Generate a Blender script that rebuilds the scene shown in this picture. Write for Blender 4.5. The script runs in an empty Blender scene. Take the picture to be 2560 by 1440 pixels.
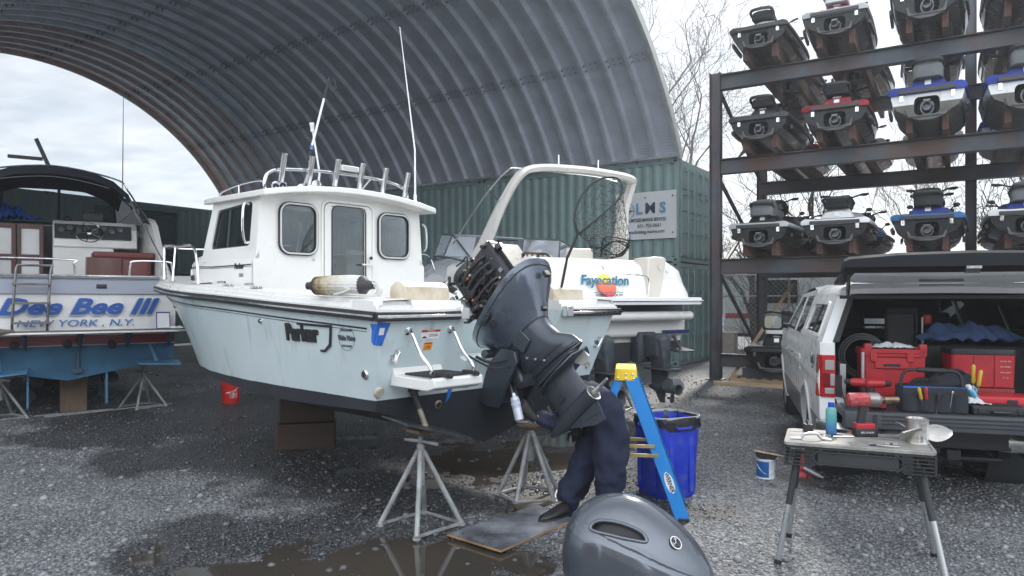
import bpy, bmesh, math, random
import numpy as np
from mathutils import Vector, Matrix, noise as mnoise
V = Vector; random.seed(7); np.random.seed(7)
SC = bpy.context.scene
R = math.radians
# ------------------------------------------------------------------ camera
H = 1.68; FPX = 1800.0; HZ = 747.0          # eye height, focal length in photo pixels, horizon row
cam = bpy.data.cameras.new('camera'); camo = bpy.data.objects.new('camera', cam)
SC.collection.objects.link(camo); SC.camera = camo
cam.sensor_width = 36; cam.lens = 36 * FPX / 2560; cam.clip_end = 2000; cam.clip_start = 0.05
camo.location = (0, 0, H); camo.rotation_euler = (R(90), 0, 0)
cam.shift_y = (HZ - 720) / 2560
# ------------------------------------------------------------------ world
SUN_AZ = R(24); SUN_EL = R(40)              # azimuth clockwise from +Y
w = bpy.data.worlds.new('World'); SC.world = w; w.use_nodes = True
nt = w.node_tree; nt.nodes.clear()
def N(tree, typ, **kw):
 n = tree.nodes.new(typ)
 for k, v in kw.items(): setattr(n, k, v)
 return n
def ramp(node, stops):
 cr = node.color_ramp
 while len(cr.elements) < len(stops): cr.elements.new(0.5)
 for e, (p, c) in zip(cr.elements, stops):
  e.position = p
  e.color = (c, c, c, 1) if not isinstance(c, (tuple, list)) else (*c[:3], 1)
out = N(nt, 'ShaderNodeOutputWorld'); bg = N(nt, 'ShaderNodeBackground'); bg.inputs[1].default_value = 0.1
sky = N(nt, 'ShaderNodeTexSky', sky_type='NISHITA'); sky.sun_disc = False
sky.sun_elevation = SUN_EL; sky.sun_rotation = SUN_AZ
tc = N(nt, 'ShaderNodeTexCoord'); sp = N(nt, 'ShaderNodeSeparateXYZ'); nt.links.new(tc.outputs['Generated'], sp.inputs[0])
def wm(op, a, b=None):
 m = N(nt, 'ShaderNodeMath', operation=op)
 for i, v in enumerate((a, b)):
  if v is None: continue
  if isinstance(v, (int, float)): m.inputs[i].default_value = v
  else: nt.links.new(v, m.inputs[i])
 return m.outputs[0]
zz = wm('ADD', wm('MAXIMUM', sp.outputs[2], 0.0), 0.16)
cb = N(nt, 'ShaderNodeCombineXYZ')
nt.links.new(wm('DIVIDE', sp.outputs[0], zz), cb.inputs[0]); nt.links.new(wm('DIVIDE', sp.outputs[1], zz), cb.inputs[1])
n1 = N(nt, 'ShaderNodeTexNoise'); n1.inputs['Scale'].default_value = 2.3; n1.inputs['Detail'].default_value = 9; n1.inputs['Roughness'].default_value = .6
n1.inputs['Distortion'].default_value = .35
mp = N(nt, 'ShaderNodeMapping'); mp.inputs['Scale'].default_value = (1, 1.6, 1); mp.inputs['Rotation'].default_value = (0, 0, .5); mp.inputs['Location'].default_value = (2.3, .7, 0)
nt.links.new(cb.outputs[0], mp.inputs[0]); nt.links.new(mp.outputs[0], n1.inputs['Vector'])
r1 = N(nt, 'ShaderNodeValToRGB'); ramp(r1, [(.3, (6.0, 6.6, 7.3)), (.45, (7.1, 7.5, 7.9)), (.6, (8.5, 8.6, 8.7)), (.72, (9.6, 9.5, 9.4))])
nt.links.new(n1.outputs['Fac'], r1.inputs[0])
# cumulus patches, finer, stronger towards the sun
n2 = N(nt, 'ShaderNodeTexNoise'); n2.inputs['Scale'].default_value = 7; n2.inputs['Detail'].default_value = 6; nt.links.new(mp.outputs[0], n2.inputs['Vector'])
r2 = N(nt, 'ShaderNodeValToRGB'); ramp(r2, [(.35, .85), (.65, 1.08)]); nt.links.new(n2.outputs['Fac'], r2.inputs[0])
mx = N(nt, 'ShaderNodeMix', data_type='RGBA', blend_type='MULTIPLY'); mx.inputs[0].default_value = 1
nt.links.new(r1.outputs[0], mx.inputs[6]); nt.links.new(r2.outputs[0], mx.inputs[7])
# bright veil round the sun, unseen sky behind the camera brightened as added fill
sdir = V((math.sin(SUN_AZ) * math.cos(SUN_EL), math.cos(SUN_AZ) * math.cos(SUN_EL), math.sin(SUN_EL)))
dt = N(nt, 'ShaderNodeVectorMath', operation='DOT_PRODUCT'); nt.links.new(tc.outputs['Generated'], dt.inputs[0]); dt.inputs[1].default_value = sdir
glow = wm('MULTIPLY', wm('POWER', wm('MAXIMUM', dt.outputs['Value'], 0.0), 14.0), .12)
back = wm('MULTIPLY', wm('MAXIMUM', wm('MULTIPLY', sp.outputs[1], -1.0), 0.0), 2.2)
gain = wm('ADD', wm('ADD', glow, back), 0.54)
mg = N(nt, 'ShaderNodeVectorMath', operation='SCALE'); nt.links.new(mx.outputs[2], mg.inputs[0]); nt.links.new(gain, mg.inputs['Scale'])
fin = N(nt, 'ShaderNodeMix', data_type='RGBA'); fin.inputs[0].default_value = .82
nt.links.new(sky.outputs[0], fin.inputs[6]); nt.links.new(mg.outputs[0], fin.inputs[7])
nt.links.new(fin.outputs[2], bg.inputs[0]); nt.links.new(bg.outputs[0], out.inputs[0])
# ------------------------------------------------------------------ sun (veiled by thin cloud)
sl = bpy.data.lights.new('sun', 'SUN'); so = bpy.data.objects.new('sun', sl); SC.collection.objects.link(so)
sl.energy = 2.3; sl.angle = R(6); sl.color = (1, .96, .9)
so.rotation_euler = (-sdir).to_track_quat('-Z', 'Y').to_euler()
SC.view_settings.view_transform = 'Standard'; SC.view_settings.look = 'None'; SC.view_settings.exposure = 1.08; SC.view_settings.gamma = 1
SC.cycles.max_bounces = 6; SC.cycles.transparent_max_bounces = 12; SC.cycles.use_denoising = True
# ------------------------------------------------------------------ helpers
COL = SC.collection
def gp(px, py):                      # photo pixel on the ground -> world
 Y = H * FPX / (py - HZ); return V(((px - 1280) / FPX * Y, Y, 0))
def at(px, py, Y): return V(((px - 1280) / FPX * Y, Y, H - (py - HZ) / FPX * Y))
def tag(o, label=None, cat=None, group=None, kind=None):
 if label: o['label'] = label
 if cat: o['category'] = cat
 if group: o['group'] = group
 if kind: o['kind'] = kind
 return o
def thing(name, label, cat, loc=(0, 0, 0), rz=0.0, group=None, rot=None):
 o = bpy.data.objects.new(name, None); COL.objects.link(o); o.location = loc
 o.rotation_euler = rot if rot else (0, 0, rz); o.empty_display_size = .1
 return tag(o, label, cat, group)
def setc(n, base=None, rough=None, metal=None):
 if base is not None: n.inputs['Base Color'].default_value = (*base, 1)
 if rough is not None: n.inputs['Roughness'].default_value = rough
 if metal is not None: n.inputs['Metallic'].default_value = metal
MATS = {}
def mat(name, base, rough=.5, metal=0, coat=0, var=.0, vscale=6, bump=0, bscale=60, dirt=None, dirt_amt=.0, dscale=3, trans=0, alpha=1, spec=None, stretch=None):
 """procedural material: base colour broken up by noise, optional grime colour in patches, optional fine bump"""
 if name in MATS: return MATS[name]
 m = bpy.data.materials.new(name); m.use_nodes = True; t = m.node_tree
 b = t.nodes['Principled BSDF']; setc(b, base, rough, metal)
 if coat: b.inputs['Coat Weight'].default_value = coat; b.inputs['Coat Roughness'].default_value = .06
 if trans: b.inputs['Transmission Weight'].default_value = trans
 if alpha < 1: b.inputs['Alpha'].default_value = alpha
 if spec is not None: b.inputs['Specular IOR Level'].default_value = spec
 co = N(t, 'ShaderNodeTexCoord'); vec = co.outputs['Object']
 if stretch:
  mpn = N(t, 'ShaderNodeMapping'); mpn.inputs['Scale'].default_value = stretch; t.links.new(vec, mpn.inputs[0]); vec = mpn.outputs[0]
 last = None
 if var:
  nn = N(t, 'ShaderNodeTexNoise'); nn.inputs['Scale'].default_value = vscale; nn.inputs['Detail'].default_value = 6; t.links.new(vec, nn.inputs['Vector'])
  rr = N(t, 'ShaderNodeValToRGB'); lo = tuple(c * (1 - var) for c in base); hi = tuple(min(1, c * (1 + var)) for c in base)
  ramp(rr, [(.3, lo), (.7, hi)]); t.links.new(nn.outputs['Fac'], rr.inputs[0]); last = rr.outputs[0]
  mr = N(t, 'ShaderNodeMapRange'); mr.inputs[1].default_value = .3; mr.inputs[2].default_value = .7
  mr.inputs[3].default_value = max(.02, rough - .08); mr.inputs[4].default_value = min(1, rough + .12)
  t.links.new(nn.outputs['Fac'], mr.inputs[0]); t.links.new(mr.outputs[0], b.inputs['Roughness'])
 if dirt:
  nd = N(t, 'ShaderNodeTexNoise'); nd.inputs['Scale'].default_value = dscale; nd.inputs['Detail'].default_value = 9; nd.inputs['Roughness'].default_value = .65
  t.links.new(vec, nd.inputs['Vector'])
  rd = N(t, 'ShaderNodeValToRGB'); ramp(rd, [(.52 - .1 * dirt_amt, 0), (.75 - .1 * dirt_amt, dirt_amt)]); t.links.new(nd.outputs['Fac'], rd.inputs[0])
  mm = N(t, 'ShaderNodeMix', data_type='RGBA'); t.links.new(rd.outputs[0], mm.inputs[0])
  if last: t.links.new(last, mm.inputs[6])
  else: mm.inputs[6].default_value = (*base, 1)
  mm.inputs[7].default_value = (*dirt, 1); last = mm.outputs[2]
 if last: t.links.new(last, b.inputs['Base Color'])
 if bump:
  nb = N(t, 'ShaderNodeTexNoise'); nb.inputs['Scale'].default_value = bscale; nb.inputs['Detail'].default_value = 4; t.links.new(vec, nb.inputs['Vector'])
  bp = N(t, 'ShaderNodeBump'); bp.inputs['Strength'].default_value = bump; bp.inputs['Distance'].default_value = .01
  t.links.new(nb.outputs['Fac'], bp.inputs['Height']); t.links.new(bp.outputs[0], b.inputs['Normal'])
 MATS[name] = m; return m
def glass(name, tint, alpha, rough=.02):
 """tinted pane: clear glass mixed with a mirror-like coat"""
 if name in MATS: return MATS[name]
 m = bpy.data.materials.new(name); m.use_nodes = True; t = m.node_tree; t.nodes.remove(t.nodes['Principled BSDF'])
 o = t.nodes['Material Output']; tr = N(t, 'ShaderNodeBsdfTransparent'); tr.inputs[0].default_value = (*tint, 1)
 gl = N(t, 'ShaderNodeBsdfGlossy'); gl.inputs['Roughness'].default_value = rough; gl.inputs[0].default_value = (.95, .97, 1, 1)
 df = N(t, 'ShaderNodeBsdfDiffuse'); df.inputs[0].default_value = (*[c * .12 for c in tint], 1)
 fr = N(t, 'ShaderNodeFresnel'); fr.inputs[0].default_value = 1.6
 m1 = N(t, 'ShaderNodeMixShader'); m1.inputs[0].default_value = alpha; t.links.new(tr.outputs[0], m1.inputs[1]); t.links.new(df.outputs[0], m1.inputs[2])
 m2 = N(t, 'ShaderNodeMixShader'); t.links.new(fr.outputs[0], m2.inputs[0]); t.links.new(m1.outputs[0], m2.inputs[1]); t.links.new(gl.outputs[0], m2.inputs[2])
 t.links.new(m2.outputs[0], o.inputs[0]); MATS[name] = m; return m
def link_obj(name, me, parent=None):
 o = bpy.data.objects.new(name, me); COL.objects.link(o)
 if parent: o.parent = parent
 return o
class MB:
 """collects shapes; build() links them as ONE mesh object"""
 def __init__(s): s.v = []; s.f = []; s.m = []; s.M = Matrix.Identity(4)
 def _add(s, vs, fs, mi=0):
  n = len(s.v); M = s.M; s.v += [tuple(M @ V(p)) for p in vs]
  s.f += [tuple(i + n for i in f) for f in fs]; s.m += [mi] * len(fs); return s
 def box(s, c, d, mi=0, rz=0, rot=None, taper=None):
  x, y, z = (k / 2 for k in d); tx, ty = taper if taper else (1, 1)
  vs = [V((a * x * (tx if e > 0 else 1), b * y * (ty if e > 0 else 1), e * z)) for e in (-1, 1) for a, b in ((-1, -1), (1, -1), (1, 1), (-1, 1))]
  Rm = Matrix.Rotation(rz, 3, 'Z') if rot is None else (rot if isinstance(rot, Matrix) else __import__('mathutils').Euler(rot).to_matrix())
  vs = [Rm @ p + V(c) for p in vs]
  return s._add(vs, [(3, 2, 1, 0), (4, 5, 6, 7), (0, 1, 5, 4), (1, 2, 6, 5), (2, 3, 7, 6), (3, 0, 4, 7)], mi)
 def rbox(s, c, d, r, mi=0, rz=0, seg=3, rot=None):
  """box with rounded vertical edges and a softened top"""
  x, y, z = (k / 2 for k in d); r = min(r, x * .99, y * .99, z * .99)
  def ring(ins, h):
   o = []; rr = max(r - ins, r * .25)
   for qx, qy, a0 in ((x - ins, y - ins, 0), (-x + ins, y - ins, 90), (-x + ins, -y + ins, 180), (x - ins, -y + ins, 270)):
    cx = qx - math.copysign(rr, qx); cy = qy - math.copysign(rr, qy)
    for k in range(seg + 1):
     a = R(a0 + 90 * k / seg); o.append(V((cx + rr * math.cos(a), cy + rr * math.sin(a), h)))
   return o
  lv = []
  for k in range(seg + 1):
   a = R(90 * k / seg); lv.append((r * .6 * (1 - math.sin(a)), -z + r * .6 * (1 - math.cos(a))))
  lv = lv + [(i, -h) for i, h in reversed(lv)]
  Rm = Matrix.Rotation(rz, 3, 'Z') if rot is None else (rot if isinstance(rot, Matrix) else __import__('mathutils').Euler(rot).to_matrix())
  rings = [[Rm @ p + V(c) for p in ring(i, h)] for i, h in lv]
  return s.loft(rings, mi=mi, closed=True, caps=True)
 def loft(s, rings, mi=0, closed=True, caps=True, cap0=None, cap1=None):
  n = len(rings[0]); vs = [p for r in rings for p in r]; fs = []
  for i in range(len(rings) - 1):
   for j in range(n if closed else n - 1):
    k = (j + 1) % n; fs.append((i * n + j, i * n + k, (i + 1) * n + k, (i + 1) * n + j))
  if caps and cap0 is not False: fs.append(tuple(reversed(range(n))))
  if caps and cap1 is not False: fs.append(tuple(range((len(rings) - 1) * n, len(rings) * n)))
  return s._add(vs, fs, mi)
 def tube(s, pts, r, seg=8, mi=0, caps=True):
  pts = [V(p) for p in pts]; rs = r if isinstance(r, (list, tuple)) else [r] * len(pts)
  rings = []; prev = None
  for i, p in enumerate(pts):
   d = (pts[min(i + 1, len(pts) - 1)] - pts[max(i - 1, 0)])
   d = d.normalized() if d.length > 1e-9 else V((0, 0, 1))
   if prev is None: u = d.orthogonal().normalized()
   else:
    u = prev - d * prev.dot(d); u = u.normalized() if u.length > 1e-6 else d.orthogonal().normalized()
   prev = u; v = d.cross(u)
   rings.append([p + (u * math.cos(2 * math.pi * k / seg) + v * math.sin(2 * math.pi * k / seg)) * rs[i] for k in range(seg)])
  return s.loft(rings, mi=mi, caps=caps)
 def lathe(s, prof, c=(0, 0, 0), seg=20, mi=0, axis=None, caps=True):
  """prof: (radius, height) pairs, turned round +Z (or axis) at c"""
  Q = V(axis).to_track_quat('Z', 'Y').to_matrix() if axis is not None else Matrix.Identity(3)
  rings = [[Q @ V((max(r, 1e-4) * math.cos(2 * math.pi * k / seg), max(r, 1e-4) * math.sin(2 * math.pi * k / seg), h)) + V(c) for k in range(seg)] for r, h in prof]
  return s.loft(rings, mi=mi, caps=caps)
 def prism(s, poly, o, u, v, t, mi=0):
  """polygon (a,b) on the plane o + a*u + b*v, given thickness t along u x v"""
  o, u, v = V(o), V(u), V(v); n = u.cross(v).normalized()
  a = [o + u * p[0] + v * p[1] for p in poly]; b = [p + n * t for p in a]
  return s.loft([a, b], mi=mi)
 def quad(s, a, b, c, d, mi=0): return s._add([a, b, c, d], [(0, 1, 2, 3)], mi)
 def ball(s, c, r, mi=0, seg=10, rings=6, sc=(1, 1, 1)):
  prof = [(math.sin(math.pi * k / rings), -math.cos(math.pi * k / rings)) for k in range(rings + 1)]
  rg = [[V(c) + V((max(a, 1e-3) * math.cos(2 * math.pi * j / seg) * r * sc[0], max(a, 1e-3) * math.sin(2 * math.pi * j / seg) * r * sc[1], h * r * sc[2])) for j in range(seg)] for a, h in prof]
  return s.loft(rg, mi=mi)
 def build(s, name, mats, parent=None, smooth=None, bevel=0, label=None, subsurf=0):
  me = bpy.data.meshes.new(name); me.from_pydata(s.v, [], s.f)
  for m in (mats if isinstance(mats, (list, tuple)) else [mats]): me.materials.append(m)
  me.polygons.foreach_set('material_index', s.m)
  bm = bmesh.new(); bm.from_mesh(me); bmesh.ops.recalc_face_normals(bm, faces=bm.faces); bm.to_mesh(me); bm.free()
  if smooth is None: smooth = 35
  if smooth:
   me.polygons.foreach_set('use_smooth', [True] * len(me.polygons))
   me.set_sharp_from_angle(angle=R(smooth))
  me.update(); o = link_obj(name, me, parent)
  if bevel:
   b = o.modifiers.new('bevel', 'BEVEL'); b.width = bevel; b.segments = 2; b.limit_method = 'ANGLE'; b.angle_limit = R(40)
  if subsurf:
   b = o.modifiers.new('sub', 'SUBSURF'); b.levels = subsurf; b.render_levels = subsurf
  if label: o['label'] = label
  return o
def one(name, mats, parent=None, **kw):
 """MB whose build() arguments are fixed: with-less shorthand"""
 b = MB(); b.done = lambda: b.build(name, mats, parent, **kw); return b
def arc_pts(c, r, a0, a1, n, u=(1, 0, 0), v=(0, 0, 1)):
 c, u, v = V(c), V(u), V(v)
 return [c + u * r * math.cos(R(a0 + (a1 - a0) * k / n)) + v * r * math.sin(R(a0 + (a1 - a0) * k / n)) for k in range(n + 1)]
def rrect(w, h, r, n=5, cx=0, cy=0):
 """rounded rectangle outline, counter-clockwise"""
 o = []
 for sx, sy, a0 in ((1, 1, 0), (-1, 1, 90), (-1, -1, 180), (1, -1, 270)):
  for k in range(n + 1):
   a = R(a0 + 90 * k / n); o.append((cx + sx * (w / 2 - r) + r * math.cos(a), cy + sy * (h / 2 - r) + r * math.sin(a)))
 return o
def ring_prism(mb, outer, inner, o, u, v, t, mi=0):
 o, u, v = V(o), V(u), V(v); n = u.cross(v).normalized()
 P = lambda q, h: [o + u * a + v * b + n * h for a, b in q]
 A, B, C, D = P(outer, 0), P(outer, t), P(inner, t), P(inner, 0)
 return mb.loft([A, B, C, D, A], mi=mi, caps=False)
def SP(pts, n=6):
 """Catmull-Rom through the points"""
 P = [V(p) for p in pts]; P = [P[0] * 2 - P[1]] + P + [P[-1] * 2 - P[-2]]; o = []
 for i in range(1, len(P) - 2):
  for k in range(n):
   t = k / n; a, b, c, d = P[i - 1:i + 3]
   o.append(.5 * ((2 * b) + (c - a) * t + (2 * a - 5 * b + 4 * c - d) * t * t + (3 * b - a - 3 * c + d) * t ** 3))
 return o + [P[-2]]
def text(s, name, m, parent, o, u, v, size, ext=.0015, shear=0, sx=1, align='CENTER', bold=0, thing_tag=None):
 """lettering as real geometry: o = anchor, u = reading direction, v = up; size = cap height in metres"""
 cu = bpy.data.curves.new(name, 'FONT'); cu.body = s; cu.size = size * 1.43; cu.extrude = ext; cu.shear = shear; cu.align_x = align; cu.align_y = 'CENTER'
 cu.offset = bold; cu.resolution_u = 3
 tmp = bpy.data.objects.new('tmp', cu); me = bpy.data.meshes.new_from_object(tmp)
 bpy.data.objects.remove(tmp); bpy.data.curves.remove(cu)
 u = V(u).normalized(); v = V(v); v = (v - u * v.dot(u)).normalized(); n = u.cross(v)
 M = Matrix((u, v, n)).transposed().to_4x4(); M.translation = V(o)
 me.transform(M @ Matrix.Diagonal((sx, 1, 1, 1))); me.materials.clear(); me.materials.append(m); me.name = name
 ob = link_obj(name, me, parent); return ob
def copy_tree(o, parent=None, label=None):
 c = o.copy(); COL.objects.link(c); c.parent = parent
 if label: c['label'] = label
 for ch in list(o.children): copy_tree(ch, c)
 return c
# ------------------------------------------------------------------ numpy value noise
_tab = np.random.rand(256, 256)
def vn(x, y):
 xi = np.floor(x).astype(int); yi = np.floor(y).astype(int); fx = x - xi; fy = y - yi
 fx = fx * fx * (3 - 2 * fx); fy = fy * fy * (3 - 2 * fy); g = lambda a, b: _tab[a & 255, b & 255]
 return (g(xi, yi) * (1 - fx) + g(xi + 1, yi) * fx) * (1 - fy) + (g(xi, yi + 1) * (1 - fx) + g(xi + 1, yi + 1) * fx) * fy
def fbm(x, y, o=4):
 s = 0; a = .5
 for k in range(o): s = s + a * vn(x * 2 ** k + 17 * k, y * 2 ** k + 5 * k); a *= .5
 return s / (1 - .5 ** o)
# blobs: photo-pixel ellipses on the ground (cx, cy, rx, ry)
PUD = [(1215, 1150, 190, 56), (1390, 1100, 110, 26), (1000, 1398, 330, 60), (350, 1388, 90, 36), (390, 1362, 60, 22), (880, 1092, 60, 9), (925, 1122, 42, 7),
       (1330, 1410, 90, 50), (1050, 1205, 60, 18), (1400, 1155, 60, 30), (560, 1428, 190, 30), (860, 1175, 70, 12), (1320, 1285, 75, 30)]
WET = [(1000, 1180, 500, 170), (640, 1110, 420, 120), (300, 1070, 300, 60), (1300, 1150, 330, 190), (900, 1380, 620, 110), (450, 1400, 260, 70),
       (1500, 1230, 200, 110), (1760, 1290, 130, 40), (200, 960, 300, 60), (1400, 960, 500, 60), (2200, 1000, 380, 100), (2050, 1190, 130, 40), (640, 1010, 330, 60), (1990, 1110, 120, 60)]
def blob(X, Y, L, warp=.35, sc=1.6):
 px = 1280 + FPX * X / np.maximum(Y, .5); py = HZ + FPX * H / np.maximum(Y, .5)
 nz = (fbm(X * sc, Y * sc, 5) - .5) * 2; m = np.full(X.shape, -9.)
 for cx, cy, rx, ry in L:
  d = 1 - np.sqrt(((px - cx) / rx) ** 2 + ((py - cy) / ry) ** 2); m = np.maximum(m, d)
 return m + nz * warp
WZ = -.014
def gheight(X, Y):
 h = (fbm(X * 1.1, Y * 1.1, 3) - .5) * .012 + (fbm(X * 9, Y * 9, 3) - .5) * .016
 b = np.clip(blob(X, Y, PUD, .8, 3.2) / .35, 0, 1); b = b * b * (3 - 2 * b)
 return h + .005 - b * .034
def gwet(X, Y):
 return np.clip(blob(X, Y, WET, .75, 1.3) / .3 + .2 + (fbm(X * 6, Y * 6, 3) - .5) * 1.3, 0, 1)
def axis_pts(lo, hi, step, far):
 a = list(np.arange(lo, hi + 1e-6, step)); g = step; x = lo; left = []
 while x > -far: g *= 1.35; x -= g; left.append(x)
 x = a[-1]; g = step; right = []
 while x < far: g *= 1.35; x += g; right.append(x)
 return np.array(left[::-1] + a + right)
gx = axis_pts(-6.2, 4.6, .03, 140); gy = axis_pts(2.4, 9.6, .03, 140)
GX, GY = np.meshgrid(gx, gy); GZ = gheight(GX, GY)
far = np.clip((np.maximum(np.abs(GX), np.abs(GY)) - 9) / 6, 0, 1); GZ = GZ * (1 - far)
nx, ny = len(gx), len(gy); me = bpy.data.meshes.new('ground')
me.vertices.add(nx * ny); me.vertices.foreach_set('co', np.stack([GX, GY, GZ], -1).ravel().astype(np.float32))
I, J = np.meshgrid(np.arange(nx - 1), np.arange(ny - 1)); q = (J * nx + I).ravel(); nf = len(q)
me.loops.add(nf * 4); me.polygons.add(nf)
me.loops.foreach_set('vertex_index', np.stack([q, q + 1, q + nx + 1, q + nx], -1).ravel()); me.polygons.foreach_set('loop_start', np.arange(nf) * 4)
me.polygons.foreach_set('use_smooth', [True] * nf); me.update(calc_edges=True)
at_ = me.attributes.new('wet', 'FLOAT', 'POINT'); at_.data.foreach_set('value', gwet(GX, GY).ravel().astype(np.float32))
def gravel_mat():
 m = bpy.data.materials.new('gravel'); m.use_nodes = True; t = m.node_tree; b = t.nodes['Principled BSDF']
 L = t.links.new; g = N(t, 'ShaderNodeNewGeometry'); pos = g.outputs['Position']
 wt = N(t, 'ShaderNodeAttribute'); wt.attribute_name = 'wet'
 v = N(t, 'ShaderNodeTexVoronoi'); v.inputs['Scale'].default_value = 42; L(pos, v.inputs['Vector'])
 v2 = N(t, 'ShaderNodeTexVoronoi'); v2.inputs['Scale'].default_value = 110; L(pos, v2.inputs['Vector'])
 bw = N(t, 'ShaderNodeSeparateColor'); L(v.outputs['Color'], bw.inputs[0])
 rc = N(t, 'ShaderNodeValToRGB'); ramp(rc, [(0, (.16, .167, .18)), (.5, (.24, .25, .265)), (.85, (.32, .33, .345)), (1, (.42, .42, .43))]); L(bw.outputs[0], rc.inputs[0])
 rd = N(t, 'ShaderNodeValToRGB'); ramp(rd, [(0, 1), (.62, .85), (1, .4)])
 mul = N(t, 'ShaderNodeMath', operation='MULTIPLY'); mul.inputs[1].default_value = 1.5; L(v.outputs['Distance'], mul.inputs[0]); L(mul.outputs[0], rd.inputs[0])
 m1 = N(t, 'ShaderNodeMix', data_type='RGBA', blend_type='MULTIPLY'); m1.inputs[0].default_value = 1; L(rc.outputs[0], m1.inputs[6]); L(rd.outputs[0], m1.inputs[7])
 nz = N(t, 'ShaderNodeTexNoise'); nz.inputs['Scale'].default_value = 1.1; nz.inputs['Detail'].default_value = 5; L(pos, nz.inputs['Vector'])
 rz = N(t, 'ShaderNodeValToRGB'); ramp(rz, [(.35, .72), (.65, 1.15)]); L(nz.outputs['Fac'], rz.inputs[0])
 m2 = N(t, 'ShaderNodeMix', data_type='RGBA', blend_type='MULTIPLY'); m2.inputs[0].default_value = 1; L(m1.outputs[2], m2.inputs[6]); L(rz.outputs[0], m2.inputs[7])
 m3 = N(t, 'ShaderNodeMix', data_type='RGBA', blend_type='MULTIPLY'); L(wt.outputs['Fac'], m3.inputs[0]); L(m2.outputs[2], m3.inputs[6]); m3.inputs[7].default_value = (.34, .335, .345, 1)
 L(m3.outputs[2], b.inputs['Base Color'])
 mr = N(t, 'ShaderNodeMapRange'); mr.inputs[3].default_value = .85; mr.inputs[4].default_value = .42; L(wt.outputs['Fac'], mr.inputs[0]); L(mr.outputs[0], b.inputs['Roughness'])
 inv = N(t, 'ShaderNodeMath', operation='MULTIPLY_ADD'); inv.inputs[1].default_value = -1; inv.inputs[2].default_value = 1; L(v.outputs['Distance'], inv.inputs[0])
 i2 = N(t, 'ShaderNodeMath', operation='MULTIPLY_ADD'); i2.inputs[1].default_value = -.3; L(v2.outputs['Distance'], i2.inputs[0]); L(inv.outputs[0], i2.inputs[2])
 ad = N(t, 'ShaderNodeMath', operation='MULTIPLY_ADD'); ad.inputs[1].default_value = .5; L(bw.outputs[1], ad.inputs[0]); L(i2.outputs[0], ad.inputs[2])
 bp = N(t, 'ShaderNodeBump'); bp.inputs['Strength'].default_value = .9; bp.inputs['Distance'].default_value = .014; L(ad.outputs[0], bp.inputs['Height']); L(bp.outputs[0], b.inputs['Normal'])
 return m
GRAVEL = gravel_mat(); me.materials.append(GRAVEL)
tag(link_obj('ground', me), kind='structure')
# loose stones on the near gravel, one sheet of stuff
def stones(n=60000):
 ico = bmesh.new(); bmesh.ops.create_icosphere(ico, subdivisions=1, radius=1); base = np.array([v.co[:] for v in ico.verts]); fc = np.array([[v.index for v in f.verts] for f in ico.faces]); ico.free()
 u = np.random.rand(n); Y = 2.6 / (1 - u * (1 - 2.6 / 16.0)); X = (np.random.rand(n) * 1.5 - .75) * Y
 big = np.random.rand(n); s = .0045 + .0065 * big ** 2.2 + .010 * (big > .986)
 keep = (gheight(X, Y) > WZ - .002) | (big > .9); X, Y, s = X[keep], Y[keep], s[keep]; n = len(X)
 s *= (.75 + .07 * Y)
 Z = gheight(X, Y); S = s[:, None] * np.random.uniform(.6, 1.3, (n, 3)) * np.array([1.15, 1.15, .75])
 P = base[None] * (1 + .28 * (np.random.rand(n, 12) - .5))[..., None] * S[:, None, :]
 a = np.random.rand(n) * 6.28; c, d = np.cos(a)[:, None], np.sin(a)[:, None]
 Px = P[..., 0] * c - P[..., 1] * d + X[:, None]; Py = P[..., 0] * d + P[..., 1] * c + Y[:, None]; Pz = P[..., 2] + (Z + s * .35)[:, None]
 me = bpy.data.meshes.new('gravel_stones'); me.vertices.add(n * 12); me.vertices.foreach_set('co', np.stack([Px, Py, Pz], -1).ravel().astype(np.float32))
 F = (fc[None] + (np.arange(n) * 12)[:, None, None]).reshape(-1, 3); me.loops.add(F.size); me.polygons.add(len(F))
 me.loops.foreach_set('vertex_index', F.ravel()); me.polygons.foreach_set('loop_start', np.arange(len(F)) * 3); me.update(calc_edges=True)
 w_ = gwet(X, Y); A = me.attributes.new('wet', 'FLOAT', 'POINT'); A.data.foreach_set('value', np.repeat(w_, 12).astype(np.float32))
 tone = np.random.rand(n) ** 1.4; B = me.attributes.new('tone', 'FLOAT', 'POINT'); B.data.foreach_set('value', np.repeat(tone, 12).astype(np.float32))
 m = bpy.data.materials.new('stones'); m.use_nodes = True; t = m.node_tree; b = t.nodes['Principled BSDF']; L = t.links.new
 wt = N(t, 'ShaderNodeAttribute'); wt.attribute_name = 'wet'; tn = N(t, 'ShaderNodeAttribute'); tn.attribute_name = 'tone'
 rc = N(t, 'ShaderNodeValToRGB'); ramp(rc, [(0, (.15, .157, .17)), (.5, (.25, .26, .275)), (.95, (.31, .32, .34)), (1, (.37, .37, .36))]); L(tn.outputs['Fac'], rc.inputs[0])
 m3 = N(t, 'ShaderNodeMix', data_type='RGBA', blend_type='MULTIPLY'); L(wt.outputs['Fac'], m3.inputs[0]); L(rc.outputs[0], m3.inputs[6]); m3.inputs[7].default_value = (.38, .38, .39, 1); L(m3.outputs[2], b.inputs['Base Color'])
 mr = N(t, 'ShaderNodeMapRange'); mr.inputs[3].default_value = .75; mr.inputs[4].default_value = .2; L(wt.outputs['Fac'], mr.inputs[0]); L(mr.outputs[0], b.inputs['Roughness'])
 me.materials.append(m); tag(link_obj('gravel_stones', me), 'loose grey crushed stones strewn over the yard', 'gravel', kind='stuff')
stones()
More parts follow.
